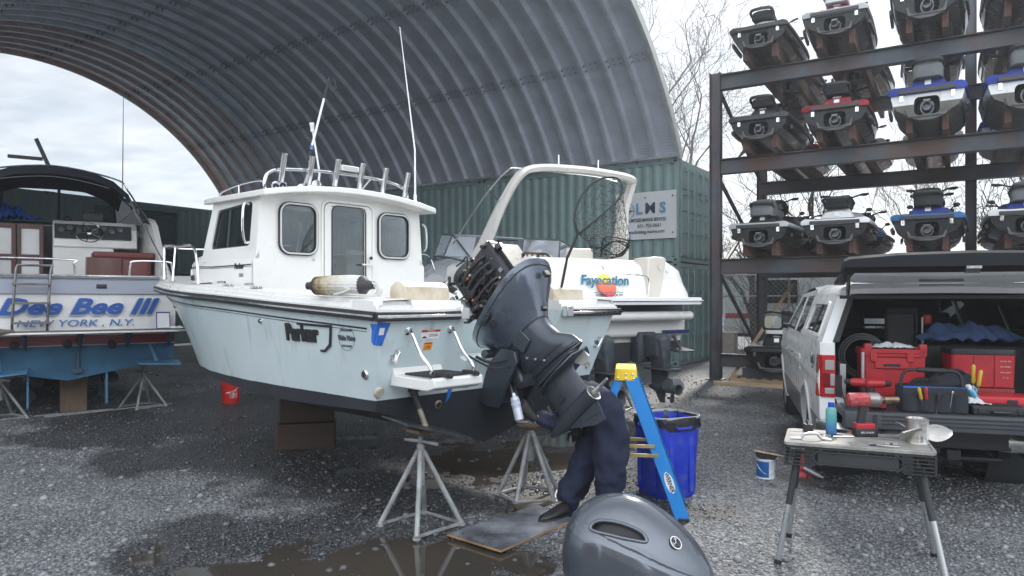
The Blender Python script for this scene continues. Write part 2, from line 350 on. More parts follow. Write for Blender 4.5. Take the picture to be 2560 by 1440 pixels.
# puddles: level sheets of water lying in the dips of the ground
wm_ = bpy.data.materials.new('puddle_water'); wm_.use_nodes = True; b_ = wm_.node_tree.nodes['Principled BSDF']; setc(b_, (.045, .04, .035), .04); b_.inputs['IOR'].default_value = 1.6
nb_ = N(wm_.node_tree, 'ShaderNodeTexNoise'); nb_.inputs['Scale'].default_value = 3; nb_.inputs['Detail'].default_value = 3
rb_ = N(wm_.node_tree, 'ShaderNodeValToRGB'); ramp(rb_, [(.35, (.05, .045, .04)), (.7, (.105, .085, .065))]); wm_.node_tree.links.new(nb_.outputs['Fac'], rb_.inputs[0]); wm_.node_tree.links.new(rb_.outputs[0], b_.inputs['Base Color'])
nc_ = N(wm_.node_tree, 'ShaderNodeTexNoise'); nc_.inputs['Scale'].default_value = 25; bb_ = N(wm_.node_tree, 'ShaderNodeBump'); bb_.inputs['Strength'].default_value = .02; wm_.node_tree.links.new(nc_.outputs['Fac'], bb_.inputs['Height']); wm_.node_tree.links.new(bb_.outputs[0], b_.inputs['Normal'])
b = MB(); b.quad((-6, 2.45, WZ), (2.4, 2.45, WZ), (2.4, 9.4, WZ), (-6, 9.4, WZ)); tag(b.build('puddle_water', wm_), kind='structure')
# ------------------------------------------------------------------ the yard's axes
K0 = V((4.15, 17.9, 0)); D = V((-.83, .558, 0)).normalized(); C = V((.558, .83, 0)).normalized()
ANG_D = math.atan2(D.y, D.x)
STEEL = mat('dark_steel', (.07, .085, .105), .5, .3, var=.4, vscale=2, dirt=(.11, .06, .045), dirt_amt=.9, dscale=1.3)
GALV = mat('galvanised', (.42, .44, .46), .45, .55, var=.15, vscale=8, dirt=(.2, .17, .15), dirt_amt=.4)
def container(base, ang, col, L=6.06, W=2.44, Hc=2.59, label='', doors=False, shutter=None, top=True):
 """local x = length, y = width (towards the back), z up"""
 t = thing('shipping_container', label, 'shipping container', base, ang, 'green shipping containers')
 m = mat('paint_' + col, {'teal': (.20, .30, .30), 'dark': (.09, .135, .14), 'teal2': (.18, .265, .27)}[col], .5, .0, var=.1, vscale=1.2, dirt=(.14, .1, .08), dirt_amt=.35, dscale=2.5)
 wl = MB()
 def corr(p0, u, n, length, z0, z1):
  k = int(length / .2785); per = length / k; pr = []
  for i in range(k):
   pr += [(i * per, 0), (i * per + .07, 0), (i * per + .14, .036), (i * per + .21, .036)]
  pr.append((length, 0)); P = lambda a, dd, z: V(p0) + V(u) * a + V(n) * dd + V((0, 0, z))
  wl.loft([[P(a, dd, z0) for a, dd in pr], [P(a, dd, z1) for a, dd in pr]], closed=False, caps=False)
 corr((.1, .02, 0), (1, 0, 0), (0, 1, 0), L - .2, .16, Hc - .12)
 corr((.1, W - .02, 0), (1, 0, 0), (0, -1, 0), L - .2, .16, Hc - .12)
 corr((L - .02, .1, 0), (0, 1, 0), (-1, 0, 0), W - .2, .16, Hc - .12)
 if not doors: corr((.02, .1, 0), (0, 1, 0), (1, 0, 0), W - .2, .16, Hc - .12)
 wl.quad((.05, .05, Hc - .03), (L - .05, .05, Hc - .03), (L - .05, W - .05, Hc - .03), (.05, W - .05, Hc - .03))
 wl.build('wall', m, t, smooth=0)
 fr = MB()
 for x in (.06, L - .06):
  for y in (.06, W - .06): fr.box((x, y, Hc / 2), (.12, .12, Hc - .24))
 for y in (.04, W - .04):
  fr.box((L / 2, y, Hc - .065), (L - .34, .06, .11)); fr.box((L / 2, y, .09), (L - .34, .07, .14))
 for x in (.04, L - .04):
  fr.box((x, W / 2, Hc - .065), (.07, W - .34, .11)); fr.box((x, W / 2, .09), (.07, W - .34, .14))
 fr.build('frame', m, t, bevel=.006)
 for x in (.085, L - .085):
  for y in (.08, W - .08):
   for z in (.06, Hc - .06): cs = MB(); cs.box((x, y, z), (.175, .165, .12)); cs.box((x, y - .083 if y < 1 else y + .083, z), (.08, .006, .05), 1); cs.build('corner_casting', [m, mat('black_hole', (.01, .01, .01), .9)], t, bevel=.006)
 if doors:
  for s in (0, 1):
   y0 = .14 + s * (W / 2 - .13); d = MB(); d.box((.03, y0 + .52, Hc / 2), (.05, 1.05, Hc - .3))
   for k in range(1, 4): d.box((.0, y0 + .52, .2 + k * .56), (.02, .98, .05))
   do = d.build('door', m, t, bevel=.004)
   for yy in (y0 + .3, y0 + .76):
    r = MB(); r.tube([(-.045, yy, .12), (-.045, yy, Hc - .12)], .019, 8)
    for z in (.25, .8, 1.75, 2.3): r.box((-.03, yy, z), (.04, .12, .07))
    r.box((-.06, yy + .12, 1.15), (.02, .3, .035)); r.build('lock_rod', mat('rod_paint', (.2, .3, .3), .45, .3), do)
 if shutter:
  x0, x1, z0, z1 = shutter; sh = MB(); n = 26; pr = []
  for k in range(n + 1):
   z = z0 + (z1 - z0) * k / n; pr += [(0, z), (-.022, z + (z1 - z0) / n * .5)]
  pr = pr[:-1]
  sh.loft([[V((x0, -.035 + d_, z)) for d_, z in pr], [V((x1, -.035 + d_, z)) for d_, z in pr]], closed=False, caps=False)
  so_ = sh.build('roller_shutter', mat('shutter', (.045, .07, .078), .45, .3, var=.2), t, smooth=0)
  f = MB(); f.box(((x0 + x1) / 2, -.05, z1 + .06), (x1 - x0 + .14, .07, .12)); f.box((x0 - .035, -.045, (z0 + z1) / 2), (.07, .05, z1 - z0)); f.box((x1 + .035, -.045, (z0 + z1) / 2), (.07, .05, z1 - z0)); f.build('shutter_frame', m, so_)
 return t
# the right-hand row runs from K0 along D, its long face towards the camera; local x = D means local y = D rotated +90 = towards the camera, so build with x = -D
def row(p, d_from, n, cols, labels, z, **kw): pass
pos_names = [('nearest the steel rack', 'doors'), ('in the middle of its row', ''), ('at the far end of its row', '')]
for lvl in range(2):
 for k in range(3):
  base = K0 + D * (6.07 * (k + 1)) + V((0, 0, 2.6 * lvl))
  # container's local x runs -D (towards the rack), local y = C
  lab = '%s teal corrugated container %s, %s' % (('lower', 'upper')[lvl], ('beside the steel rack', 'behind the white cruiser', 'behind the pilothouse boat')[k],
                                                       ('standing on the gravel', 'carrying the arched roof')[lvl])
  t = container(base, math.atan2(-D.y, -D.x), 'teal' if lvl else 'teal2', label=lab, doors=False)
  if k == 0:   # doors on the rack end: add them on a flipped frame
   W = 2.44; Hc = 2.59; L = 6.06; m = MATS['paint_teal' if lvl else 'paint_teal2']
   for s in (0, 1):
    y0 = .13 + s * (W / 2 - .12); d = MB(); d.box((L + .01, y0 + .53, Hc / 2), (.05, 1.05, Hc - .28))
    for q in range(1, 4): d.box((L + .045, y0 + .53, .2 + q * .56), (.02, .98, .05))
    do = d.build('door', m, t, bevel=.004)
    for yy in (y0 + .3, y0 + .76):
     r_ = MB(); r_.tube([(L + .09, yy, .12), (L + .09, yy, Hc - .12)], .02, 8)
     for z in (.22, .8, 1.75, 2.35): r_.box((L + .07, yy, z), (.05, .13, .09))
     r_.box((L + .11, yy + .1, 1.15), (.02, .28, .04)); r_.build('lock_rod', mat('rod_paint', (.2, .3, .3), .45, .3), do)
# back row: starts at the far corner, runs along -C towards the left
K1 = K0 + D * 19.1
for lvl in range(2):
 for k in range(3):
  base = K1 - C * (6.07 * (k + 1)) + D * 0 + V((0, 0, 2.6 * lvl))
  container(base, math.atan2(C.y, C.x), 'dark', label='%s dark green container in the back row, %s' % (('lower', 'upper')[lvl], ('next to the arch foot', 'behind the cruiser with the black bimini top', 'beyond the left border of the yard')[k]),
                  shutter=(1.35, 4.35, .25, 2.3) if (lvl == 1 and k == 0) else None)
# left row under the other foot of the arch (outside the frame, carries the roof)
S_ARC = 13.86
K2 = K0 - C * S_ARC
for lvl in range(2):
 for k in range(1, 3):
  base = K2 + D * (6.07 * k + 1.0) + V((0, 0, 2.6 * lvl))
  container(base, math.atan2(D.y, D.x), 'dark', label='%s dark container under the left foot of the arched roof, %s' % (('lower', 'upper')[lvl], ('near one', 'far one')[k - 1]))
# ------------------------------------------------------------------ arched roof
RA, SA, ZA = 8.0, 6.93, 1.15
def arch_panels():
 t = thing('arched_roof', 'ribbed steel arch roof spanning between the container rows', 'roof', K0)
 Lt = 18.9; per = .61; npn = int(Lt / per); prof = [(0, 0), (.05, .0), (.095, .11), (.52, .11), (.565, 0)]
 a0 = math.acos(SA / RA); n = 72; angs = [a0 + (math.pi - 2 * a0) * k / n for k in range(n + 1)]
 me = bpy.data.meshes.new('roof_sheet'); vs = []; fs = []; uv = []; mi = []
 row_ = []
 for p in range(npn):
  for i, (a, d) in enumerate(prof): row_.append((p * per + a, d, p, i))
 row_.append((npn * per, 0, npn, 0)); m = len(row_)
 for a in angs:
  for l, d, p, i in row_:
   r = RA + d; q = D * l - C * (SA - math.cos(a) * r) + V((0, 0, ZA + math.sin(a) * r)); vs.append(q[:]); uv.append((l, a * RA))
 for k in range(n):
  for j in range(m - 1):
   fs.append((k * m + j, k * m + j + 1, (k + 1) * m + j + 1, (k + 1) * m + j)); i = row_[j][3]
   mi.append(1 if (row_[j][2] >= npn - 6 and i in (3,)) or row_[j][2] >= npn - 1 else 0)  # pinkish brown tone on one side of the last ribs, whole end panel
 me.from_pydata(vs, [], fs); L = me.uv_layers.new(name='UVMap')
 li = np.empty(len(me.loops), dtype=np.int32); me.loops.foreach_get('vertex_index', li); L.data.foreach_set('uv', np.array(uv, dtype=np.float32)[li].ravel())
 mt = []
 for nm, base in (('arch_steel', (.56, .60, .68)), ('arch_pink_brown', (.5, .37, .36))):
  x = bpy.data.materials.new(nm); x.use_nodes = True; T = x.node_tree; b = T.nodes['Principled BSDF']; setc(b, base, .5, .35); lk = T.links.new
  uvn = N(T, 'ShaderNodeUVMap'); s = N(T, 'ShaderNodeSeparateXYZ'); lk(uvn.outputs[0], s.inputs[0])
  def M_(op, a, b_=None, c_=None):
   mm = N(T, 'ShaderNodeMath', operation=op)
   for ii, v in enumerate((a, b_, c_)):
    if v is None: continue
    if isinstance(v, (int, float)): mm.inputs[ii].default_value = v
    else: lk(v, mm.inputs[ii])
   return mm.outputs[0]
  wave = M_('SINE', M_('MULTIPLY', s.outputs[1], 2 * math.pi / .075))
  # crimping stops at the bolted laps
  arcp = M_('FRACT', M_('DIVIDE', s.outputs[1], 2.75)); lap = M_('LESS_THAN', M_('ABSOLUTE', M_('SUBTRACT', arcp, .5)), .05)
  hgt = M_('MULTIPLY', wave, M_('SUBTRACT', 1.0, lap))
  bp = N(T, 'ShaderNodeBump'); bp.inputs['Strength'].default_value = .45; bp.inputs['Distance'].default_value = .008; lk(hgt, bp.inputs['Height']); lk(bp.outputs[0], b.inputs['Normal'])
  nz = N(T, 'ShaderNodeTexNoise'); nz.inputs['Scale'].default_value = 1.5; nz.inputs['Detail'].default_value = 6; lk(uvn.outputs[0], nz.inputs['Vector'])
  rr = N(T, 'ShaderNodeValToRGB'); ramp(rr, [(.3, tuple(c * .85 for c in base)), (.7, tuple(c * 1.12 for c in base))]); lk(nz.outputs['Fac'], rr.inputs[0])
  bx = M_('FRACT', M_('DIVIDE', s.outputs[0], .61 / 4)); by = M_('FRACT', M_('DIVIDE', s.outputs[1], .1375))
  dd = M_('ADD', M_('POWER', M_('MULTIPLY', M_('SUBTRACT', bx, .5), .1525), 2.0), M_('POWER', M_('MULTIPLY', M_('SUBTRACT', by, .5), .1375), 2.0))
  bolt = M_('MULTIPLY', M_('LESS_THAN', dd, .00022), lap)
  mm = N(T, 'ShaderNodeMix', data_type='RGBA'); lk(bolt, mm.inputs[0]); lk(rr.outputs[0], mm.inputs[6]); mm.inputs[7].default_value = (.03, .035, .045, 1)
  ml = N(T, 'ShaderNodeMix', data_type='RGBA', blend_type='MULTIPLY'); lk(lap, ml.inputs[0]); lk(mm.outputs[2], ml.inputs[6]); ml.inputs[7].default_value = (.86, .86, .88, 1)
  lk(ml.outputs[2], b.inputs['Base Color']); mt.append(x)
 for x in mt: me.materials.append(x)
 me.polygons.foreach_set('material_index', mi); me.update(); link_obj('roof_sheet', me, t)
 # edge flashing on both rims and the base channel
 for l, nm in ((-.03, 'edge_flashing'), (npn * per + .03, 'edge_flashing')):
  b = MB(); pts = [D * l - C * (SA - math.cos(a) * (RA + .08)) + V((0, 0, ZA + math.sin(a) * (RA + .08))) for a in angs]
  rings = []
  for a in angs:
   rad = -C * (-math.cos(a)) + V((0, 0, math.sin(a))); p = D * l - C * SA + V((0, 0, ZA))
   rings.append([p + rad * (RA - .02) - D * .03, p + rad * (RA - .02) + D * .03, p + rad * (RA + .19) + D * .03, p + rad * (RA + .19) - D * .03])
  b.loft(rings); b.build(nm, mat('flashing', (.5, .52, .5), .5, .2, var=.15), t, smooth=20)
 b = MB(); c_ = D * (npn * per / 2) + V((0, 0, 5.225)); b.box(c_ + C * .05, (npn * per, .36, .05), rz=ANG_D); b.build('base_channel', GALV, t)
arch_panels()
# ------------------------------------------------------------------ steel storage rack for the water scooters
RD = V((.851, -.525, 0)).normalized(); RC = V((.525, .851, 0)).normalized(); P0 = V((4.32, 14.9, 0)); RDP = 3.72
ANG_R = math.atan2(RD.y, RD.x)
LV = [2.50, 4.56, 6.30]                # tops of the beams
def ibeam(b, p0, p1, w_, h_, tw=.02):
 p0, p1 = V(p0), V(p1); d = (p1 - p0); L = d.length; a = math.atan2(d.y, d.x); c = (p0 + p1) / 2
 b.box(c + V((0, 0, h_ / 2 - tw / 2)), (L, w_, tw), rz=a); b.box(c - V((0, 0, h_ / 2 - tw / 2)), (L, w_, tw), rz=a)
 b.box(c, (L, .012, h_ - 2 * tw), rz=a)
def rack():
 t = thing('steel_rack', 'tall dark steel rack holding three tiers of personal watercraft', 'rack', P0)
 def post(o, top, name='post'):
  b = MB(); M3 = Matrix((RD, RC, V((0, 0, 1)))).transposed().to_4x4(); b.M = Matrix.Translation(o) @ M3
  b.box((0, 0, top / 2 + .01), (.2, .014, top - .02)); b.box((-.1, 0, top / 2), (.014, .22, top)); b.box((.1, 0, top / 2), (.014, .22, top))
  b.box((0, 0, .012), (.34, .34, .025)); b.build(name, STEEL, t, bevel=.003)
 post(V((0, 0, 0)) - RD * .1, 6.36); post(RC * RDP, 4.9 + 1.4); post(RC * RDP + RD * 4.42, 9.2); post(RD * 7.4 - RC * .0, 6.4); post(RC * RDP + RD * 8.8, 7)
 for z in LV:
  b = MB(); ibeam(b, RD * .0 + V((0, 0, z - .155)), RD * 9 + V((0, 0, z - .155)), .2, .31); b.build('beam', STEEL, t, bevel=.003)
  b = MB(); ibeam(b, RC * (RDP - .2) + V((0, 0, z - .155)), RC * (RDP - .2) + RD * 9 + V((0, 0, z - .155)), .2, .31); b.build('beam', STEEL, t, bevel=.003)
 for za, zb in ((6.0, 4.7), (4.3, 5.7), (4.15, 2.75), (2.3, 3.9), (2.2, .4)):
  b = MB(); b.tube([V((0, 0, za)) + RC * .12 + RD * -.05, V((0, 0, zb)) + RC * (RDP - .12) + RD * -.05], .045, 6); b.build('brace', STEEL, t)
 b = MB(); ibeam(b, V((0, 0, .42)), RD * 3 + V((0, 0, .42)), .18, .26); b.build('beam', STEEL, t, bevel=.003)
rack()
# ================================================================== the pilothouse boat
from mathutils.geometry import tessellate_polygon
def panel(mb, outer, holes, o, u, v, t, mi=0):
 """flat wall of thickness t with openings"""
 o, u, v = V(o), V(u), V(v); n = u.cross(v).normalized()
 loops = [outer] + holes; tri = tessellate_polygon([[V((a, b, 0)) for a, b in L] for L in loops]); flat = [p for L in loops for p in L]; k = len(flat)
 vs = [o + u * a + v * b for a, b in flat] + [o + u * a + v * b + n * t for a, b in flat]
 fs = [tuple(f) for f in tri] + [tuple(i + k for i in reversed(f)) for f in tri]; s = 0
 for L in loops:
  m = len(L)
  for i in range(m): j = (i + 1) % m; fs.append((s + i, s + j, s + j + k, s + i + k))
  s += m
 return mb._add(vs, fs, mi)
def paint_boat(name, top, bottom, zline, rough=.22, grime=.25, extra=None):
 m = bpy.data.materials.new(name); m.use_nodes = True; t = m.node_tree; b = t.nodes['Principled BSDF']; L = t.links.new
 b.inputs['Coat Weight'].default_value = .3
 co = N(t, 'ShaderNodeTexCoord'); s = N(t, 'ShaderNodeSeparateXYZ'); L(co.outputs['Object'], s.inputs[0])
 nz = N(t, 'ShaderNodeTexNoise'); nz.inputs['Scale'].default_value = 2; nz.inputs['Detail'].default_value = 8; L(co.outputs['Object'], nz.inputs['Vector'])
 mp_ = N(t, 'ShaderNodeMapping'); mp_.inputs['Scale'].default_value = (9, 9, .7); L(co.outputs['Object'], mp_.inputs[0])
 st = N(t, 'ShaderNodeTexNoise'); st.inputs['Scale'].default_value = 1; st.inputs['Detail'].default_value = 6; L(mp_.outputs[0], st.inputs['Vector'])
 def rmp(src, stops): r = N(t, 'ShaderNodeValToRGB'); ramp(r, stops); L(src, r.inputs[0]); return r.outputs[0]
 base = rmp(nz.outputs['Fac'], [(.3, tuple(c * .93 for c in top)), (.7, tuple(min(1, c * 1.04) for c in top))])
 m1 = N(t, 'ShaderNodeMix', data_type='RGBA'); L(rmp(st.outputs['Fac'], [(.58, 0), (.75, grime)]), m1.inputs[0]); L(base, m1.inputs[6]); m1.inputs[7].default_value = (.3, .3, .27, 1)
 zl = N(t, 'ShaderNodeMath', operation='MULTIPLY_ADD'); L(nz.outputs['Fac'], zl.inputs[0]); zl.inputs[1].default_value = .012; L(s.outputs[2], zl.inputs[2])
 last = m1.outputs[2]; col = rmp(nz.outputs['Fac'], [(.3, tuple(c * .75 for c in bottom)), (.7, tuple(c * 1.35 for c in bottom))])
 for zz_, cc in [(zline, None)] + (extra or []):
  lt = N(t, 'ShaderNodeMath', operation='LESS_THAN'); L(zl.outputs[0], lt.inputs[0]); lt.inputs[1].default_value = zz_
  mx_ = N(t, 'ShaderNodeMix', data_type='RGBA'); L(lt.outputs[0], mx_.inputs[0]); L(last, mx_.inputs[6])
  if cc: mx_.inputs[7].default_value = (*cc, 1)
  else: L(col, mx_.inputs[7])
  last = mx_.outputs[2]
  if cc is None: rl = lt
 if extra:                                   # order: stripes first, bottom paint last
  mx_ = N(t, 'ShaderNodeMix', data_type='RGBA'); L(rl.outputs[0], mx_.inputs[0]); L(last, mx_.inputs[6]); L(col, mx_.inputs[7]); last = mx_.outputs[2]
 L(last, b.inputs['Base Color'])
 mr = N(t, 'ShaderNodeMapRange'); mr.inputs[3].default_value = rough; mr.inputs[4].default_value = .7; L(rl.outputs[0], mr.inputs[0]); L(mr.outputs[0], b.inputs['Roughness'])
 cw = N(t, 'ShaderNodeMath', operation='MULTIPLY_ADD'); L(rl.outputs[0], cw.inputs[0]); cw.inputs[1].default_value = -.3; cw.inputs[2].default_value = .3; L(cw.outputs[0], b.inputs['Coat Weight'])
 return m
GEL = mat('white_gelcoat', (.78, .78, .765), .3, 0, coat=.3, var=.02, vscale=2, dirt=(.6, .58, .53), dirt_amt=.14, dscale=2)
WHITEP = mat('white_plastic', (.72, .73, .73), .4, var=.04)
CHROME = mat('polished_steel', (.72, .73, .75), .12, 1, var=.06, vscale=20)
BLACKR = mat('black_rubber', (.018, .019, .022), .5, var=.2, vscale=10)
BLACKP = mat('black_plastic', (.022, .024, .028), .38, var=.15, vscale=12)
TINT = glass('tinted_glass', (.16, .2, .22), .35)
CLEARG = glass('smoke_glass', (.72, .77, .78), .03)
DARK = mat('dark_interior', (.05, .055, .06), .8)
INK = mat('black_vinyl', (.02, .021, .024), .35)
VINYL = mat('stained_vinyl', (.62, .57, .47), .5, var=.06, dirt=(.42, .32, .17), dirt_amt=.8, dscale=6, bump=.1, bscale=90)
TH = R(46.5); BO = V((.0376, 5.66, 0))
boat = thing('pilothouse_boat', 'pale blue fishing boat with white pilothouse on jack stands and timber blocks', 'boat', BO, TH)
def IP(tab, y):
 for (a, va), (b_, vb) in zip(tab, tab[1:]):
  if y <= b_: k = max(0, (y - a) / (b_ - a)); return va + (vb - va) * k
 return tab[-1][1]
def smooth_tab(tab, n=6):
 """denser, rounded table via Catmull-Rom"""
 pts = SP([(a, v, 0) for a, v in tab], n); return [(p[0], p[1]) for p in pts]
GW = smooth_tab([(0, 1.325), (1.5, 1.335), (2.8, 1.31), (3.5, 1.22), (4.2, 1.07), (5.2, .77), (6, .50), (6.7, .24), (7.25, .02)])
ZG = smooth_tab([(0, 1.585), (1.26, 1.645), (2.3, 1.70), (3.5, 1.75), (5, 1.81), (6, 1.835), (7.25, 1.865)])
CW = smooth_tab([(0, 1.18), (1.6, 1.18), (2.5, 1.13), (3.5, .95), (4.3, .68), (5.1, .38), (5.9, .14), (6.7, .04), (7.25, .012)])
ZC = smooth_tab([(0, .90), (1.6, .865), (2.5, .895), (3.5, .93), (4.3, 1.01), (5.1, 1.18), (5.9, 1.42), (6.7, 1.67), (7.25, 1.82)])
ZK = smooth_tab([(0, .507), (2, .54), (3, .575), (4.0, .67), (4.6, .83), (5.1, 1.02), (5.9, 1.36), (6.7, 1.64), (7.25, 1.80)])
hb = MB(); rings = []; ys = [0, .4, .9, 1.5, 2.1, 2.7, 3.2, 3.7, 4.1, 4.5, 4.9, 5.2, 5.5, 5.8, 6.1, 6.4, 6.7, 6.95, 7.12, 7.22]
RAKE = .33
def hull_ring(y):
 g, zg, c, zc, zk = (IP(T, y) for T in (GW, ZG, CW, ZC, ZK)); fl = max(0, (y - 3) / 4.2); o = []
 side = []
 for k in range(9):
  t = k / 8; bend = math.sin(math.pi * t) * (-.10 * fl * min(1, (g - c) * 2)) ; side.append((g + (c - g) * t + bend, zg + (zc - zg) * t))
 side += [(c - .05 * min(1, c), zc - .012)] + [(c * (1 - q) * .95, zc - .012 + (zk - zc + .012) * (q ** .9)) for q in (.33, .66, 1)]
 f = lambda x, z: V((x, y + RAKE * max(0, 1.585 - z) * (1 - min(1, y / 1.5)), z))
 return [f(-x, z) for x, z in side] + [f(x, z) for x, z in reversed(side[:-1])]
rings = [hull_ring(y) for y in ys]
hb.loft(rings, closed=False, caps=False)
tr = rings[0]; ty = lambda x, z: V((x, RAKE * (1.585 - z), z))
left = [(p.x, p.z) for p in tr]
notch = [(.55, 1.585), (.53, 1.34), (.5, 1.24), (.42, 1.2), (-.42, 1.2), (-.5, 1.24), (-.53, 1.34), (-.55, 1.585)]
poly = left + notch
n0 = len(hb.v); hb.v += [tuple(ty(x, z)) for x, z in poly]
tri = tessellate_polygon([[V((x, z, 0)) for x, z in poly]]); hb.f += [tuple(i + n0 for i in f) for f in tri]; hb.m += [0] * len(tri)
# motor well liner
well = [ty(x, z) for x, z in notch]; hb.loft([well, [p + V((0, .55, 0)) for p in well]], closed=False, caps=False)
hb.quad(*[V((x, .75, z)) for x, z in ((-.55, 1.585), (.55, 1.585), (.53, 1.2), (-.53, 1.2))])
HULLM = paint_boat('pale_blue_hull', (.57, .665, .69), (.022, .026, .034), .985, rough=.25, grime=.5)
hull = hb.build('hull', HULLM, boat, smooth=28)
# gunwale cap with stepped moulding, both sides, bow deck, cockpit liner
def gpath(side, y0=0.0, y1=7.22, n=44): return [(side * IP(GW, y0 + (y1 - y0) * k / n), y0 + (y1 - y0) * k / n, IP(ZG, y0 + (y1 - y0) * k / n)) for k in range(n + 1)]
prof = [(.012, 0), (.012, .022), (-.008, .026), (-.012, .052), (-.035, .056), (-.04, .082), (-.27, .092), (-.29, .03), (-.29, -.02)]
for s in (-1, 1):
 b = MB(); rg = []
 for x, y, z in gpath(s):
  lim = abs(x); rg.append([V((s * max(0.0, lim + a) if lim + a > 0 else 0, y, z + h)) for a, h in prof])
 b.loft(rg, closed=False, caps=False); b.build('gunwale', GEL, boat, smooth=30)
for s in (-1, 1):      # stern caps each side of the motor well
 rg = []; b = MB()
 for x in (s * 1.337, s * .56):
  rg.append([V((x, -a, 1.585 + h)) for a, h in prof])
 b.loft(rg, closed=False, caps=True); b.build('stern_cap', GEL, boat, smooth=30)
b = MB(); rg = []
for k in range(13):
 y = 3.2 + 4.0 * k / 12; g = IP(GW, y); z = IP(ZG, y); g2 = max(.01, g - .04)
 rg.append([V((g2 * q, y, z + .085 + .07 * (1 - q * q))) for q in (-1, -.6, -.2, .2, .6, 1)])
b.loft(rg, closed=False, caps=False); b.quad((-1.0, .6, 1.08), (1.0, .6, 1.08), (1.0, 2.6, 1.08), (-1.0, 2.6, 1.08))
b.loft([[V((s * 1.06, y, z)) for z in (1.08, 1.66)] for s, y in ((-1, 2.6), (-1, .5))], closed=False, caps=False)
b.loft([[V((s * 1.06, y, z)) for z in (1.08, 1.66)] for s, y in ((1, 2.6), (1, .5))], closed=False, caps=False)
b.build('deck', GEL, boat, smooth=30)
# rub rail: black band with a bright metal strip
for s in (-1, 1):
 b = MB(); P = gpath(s); b.loft([[V((x + s * a, y, z + h)) for a, h in ((0, -.055), (.03, -.05), (.035, -.02), (.03, .008), (0, .01))] for x, y, z in P], closed=False, caps=False)
 rr_ = b.build('rub_rail', BLACKR, boat)
 b = MB(); b.loft([[V((x + s * a, y, z + h)) for a, h in ((.033, -.032), (.043, -.025), (.043, -.015), (.033, -.01))] for x, y, z in P], closed=False, caps=False); b.build('metal_strip', CHROME, rr_)
 b = MB(); x0, x1 = s * 1.36, s * .57; b.box(((x0 + x1) / 2, -.028, 1.562), (abs(x0 - x1), .04, .062)); r2_ = b.build('rub_rail', BLACKR, boat, bevel=.008)
 b = MB(); b.box(((x0 + x1) / 2, -.052, 1.562), (abs(x0 - x1), .014, .022)); b.box((s * .6, -.03, 1.575), (.08, .06, .085)); b.build('metal_strip', CHROME, r2_, bevel=.004)
# pinstripes and lettering on the port side
def hull_side(y, z, off=.003):
 """point on the port topside at length y and height z, plus outward normal"""
 g, zg, c, zc = (IP(T, y) for T in (GW, ZG, CW, ZC)); t = (zg - z) / (zg - zc); fl = max(0, (y - 3) / 4.2)
 x = g + (c - g) * t + math.sin(math.pi * t) * (-.10 * fl * min(1, (g - c) * 2)); yy = y + RAKE * max(0, 1.585 - z) * (1 - min(1, y / 1.5)); return V((-x - off, yy, z))
for dz, w_ in ((-.105, .012), (-.13, .004)):
 b = MB(); n = 60; top = []; bot = []
 for k in range(n + 1):
  y = .12 + 6.2 * k / n; z = IP(ZG, y) + dz + .0; top.append(hull_side(y, z)); bot.append(hull_side(y, z - w_))
 b.loft([top, bot], closed=False, caps=False); b.build('pinstripe', INK, hull, smooth=0)
def side_text(s, y, z, size, m=INK, sx=1, shear=0, bold=0, ext=.002, name='lettering'):
 o = hull_side(y, z, .006); u = (hull_side(y - .4, z) - hull_side(y + .4, z)).normalized(); v = (hull_side(y, z + .1) - hull_side(y, z - .1)).normalized()
 return text(s, name, m, hull, o, u, v, size, ext, shear, sx, bold=bold)
side_text('Parker', .99, 1.42, .125, sx=.95, shear=.12, bold=.008, ext=.006)
o = hull_side(.68, 1.41, .006); u = (hull_side(.3, 1.41) - hull_side(1.1, 1.41)).normalized(); v = (hull_side(.7, 1.5) - hull_side(.7, 1.3)).normalized()
b = MB(); b.prism([(-.34, .095), (.13, .085), (.10, -.07), (.02, -.12), (-.04, -.12), (-.04, -.105), (.015, -.103), (.08, -.055), (.105, .068), (-.34, .08)], o, u, v, .006); b.build('lettering', INK, hull)
# round dealer emblem
EMB = mat('emblem_ink', (.07, .09, .11), .4)
def ring_flat(mb, o, u, v, r0, r1, t=.001, n=32, sy=.72, mi=0):
 ring_prism(mb, [(r1 * math.cos(2 * math.pi * k / n), sy * r1 * math.sin(2 * math.pi * k / n)) for k in range(n)], [(r0 * math.cos(2 * math.pi * k / n), sy * r0 * math.sin(2 * math.pi * k / n)) for k in range(n)], o, u, v, t, mi)
o = hull_side(.37, 1.405, .004); u = (hull_side(.1, 1.41) - hull_side(.7, 1.41)).normalized(); v = (hull_side(.4, 1.5) - hull_side(.4, 1.3)).normalized()
b = MB(); ring_flat(b, o, u, v, .094, .097, sy=.95); b.build('emblem_ring', EMB, hull)
text('White Water', 'lettering', EMB, hull, o, u, v, .034, .001, .15, .78, bold=.003)
text('CENTER OF EAST MARINE', 'lettering', EMB, hull, o + v * .058, u, v, .014, .001, 0, .6); text('LONG ISLAND', 'lettering', EMB, hull, o - v * .058, u, v, .017, .001, 0, .8)
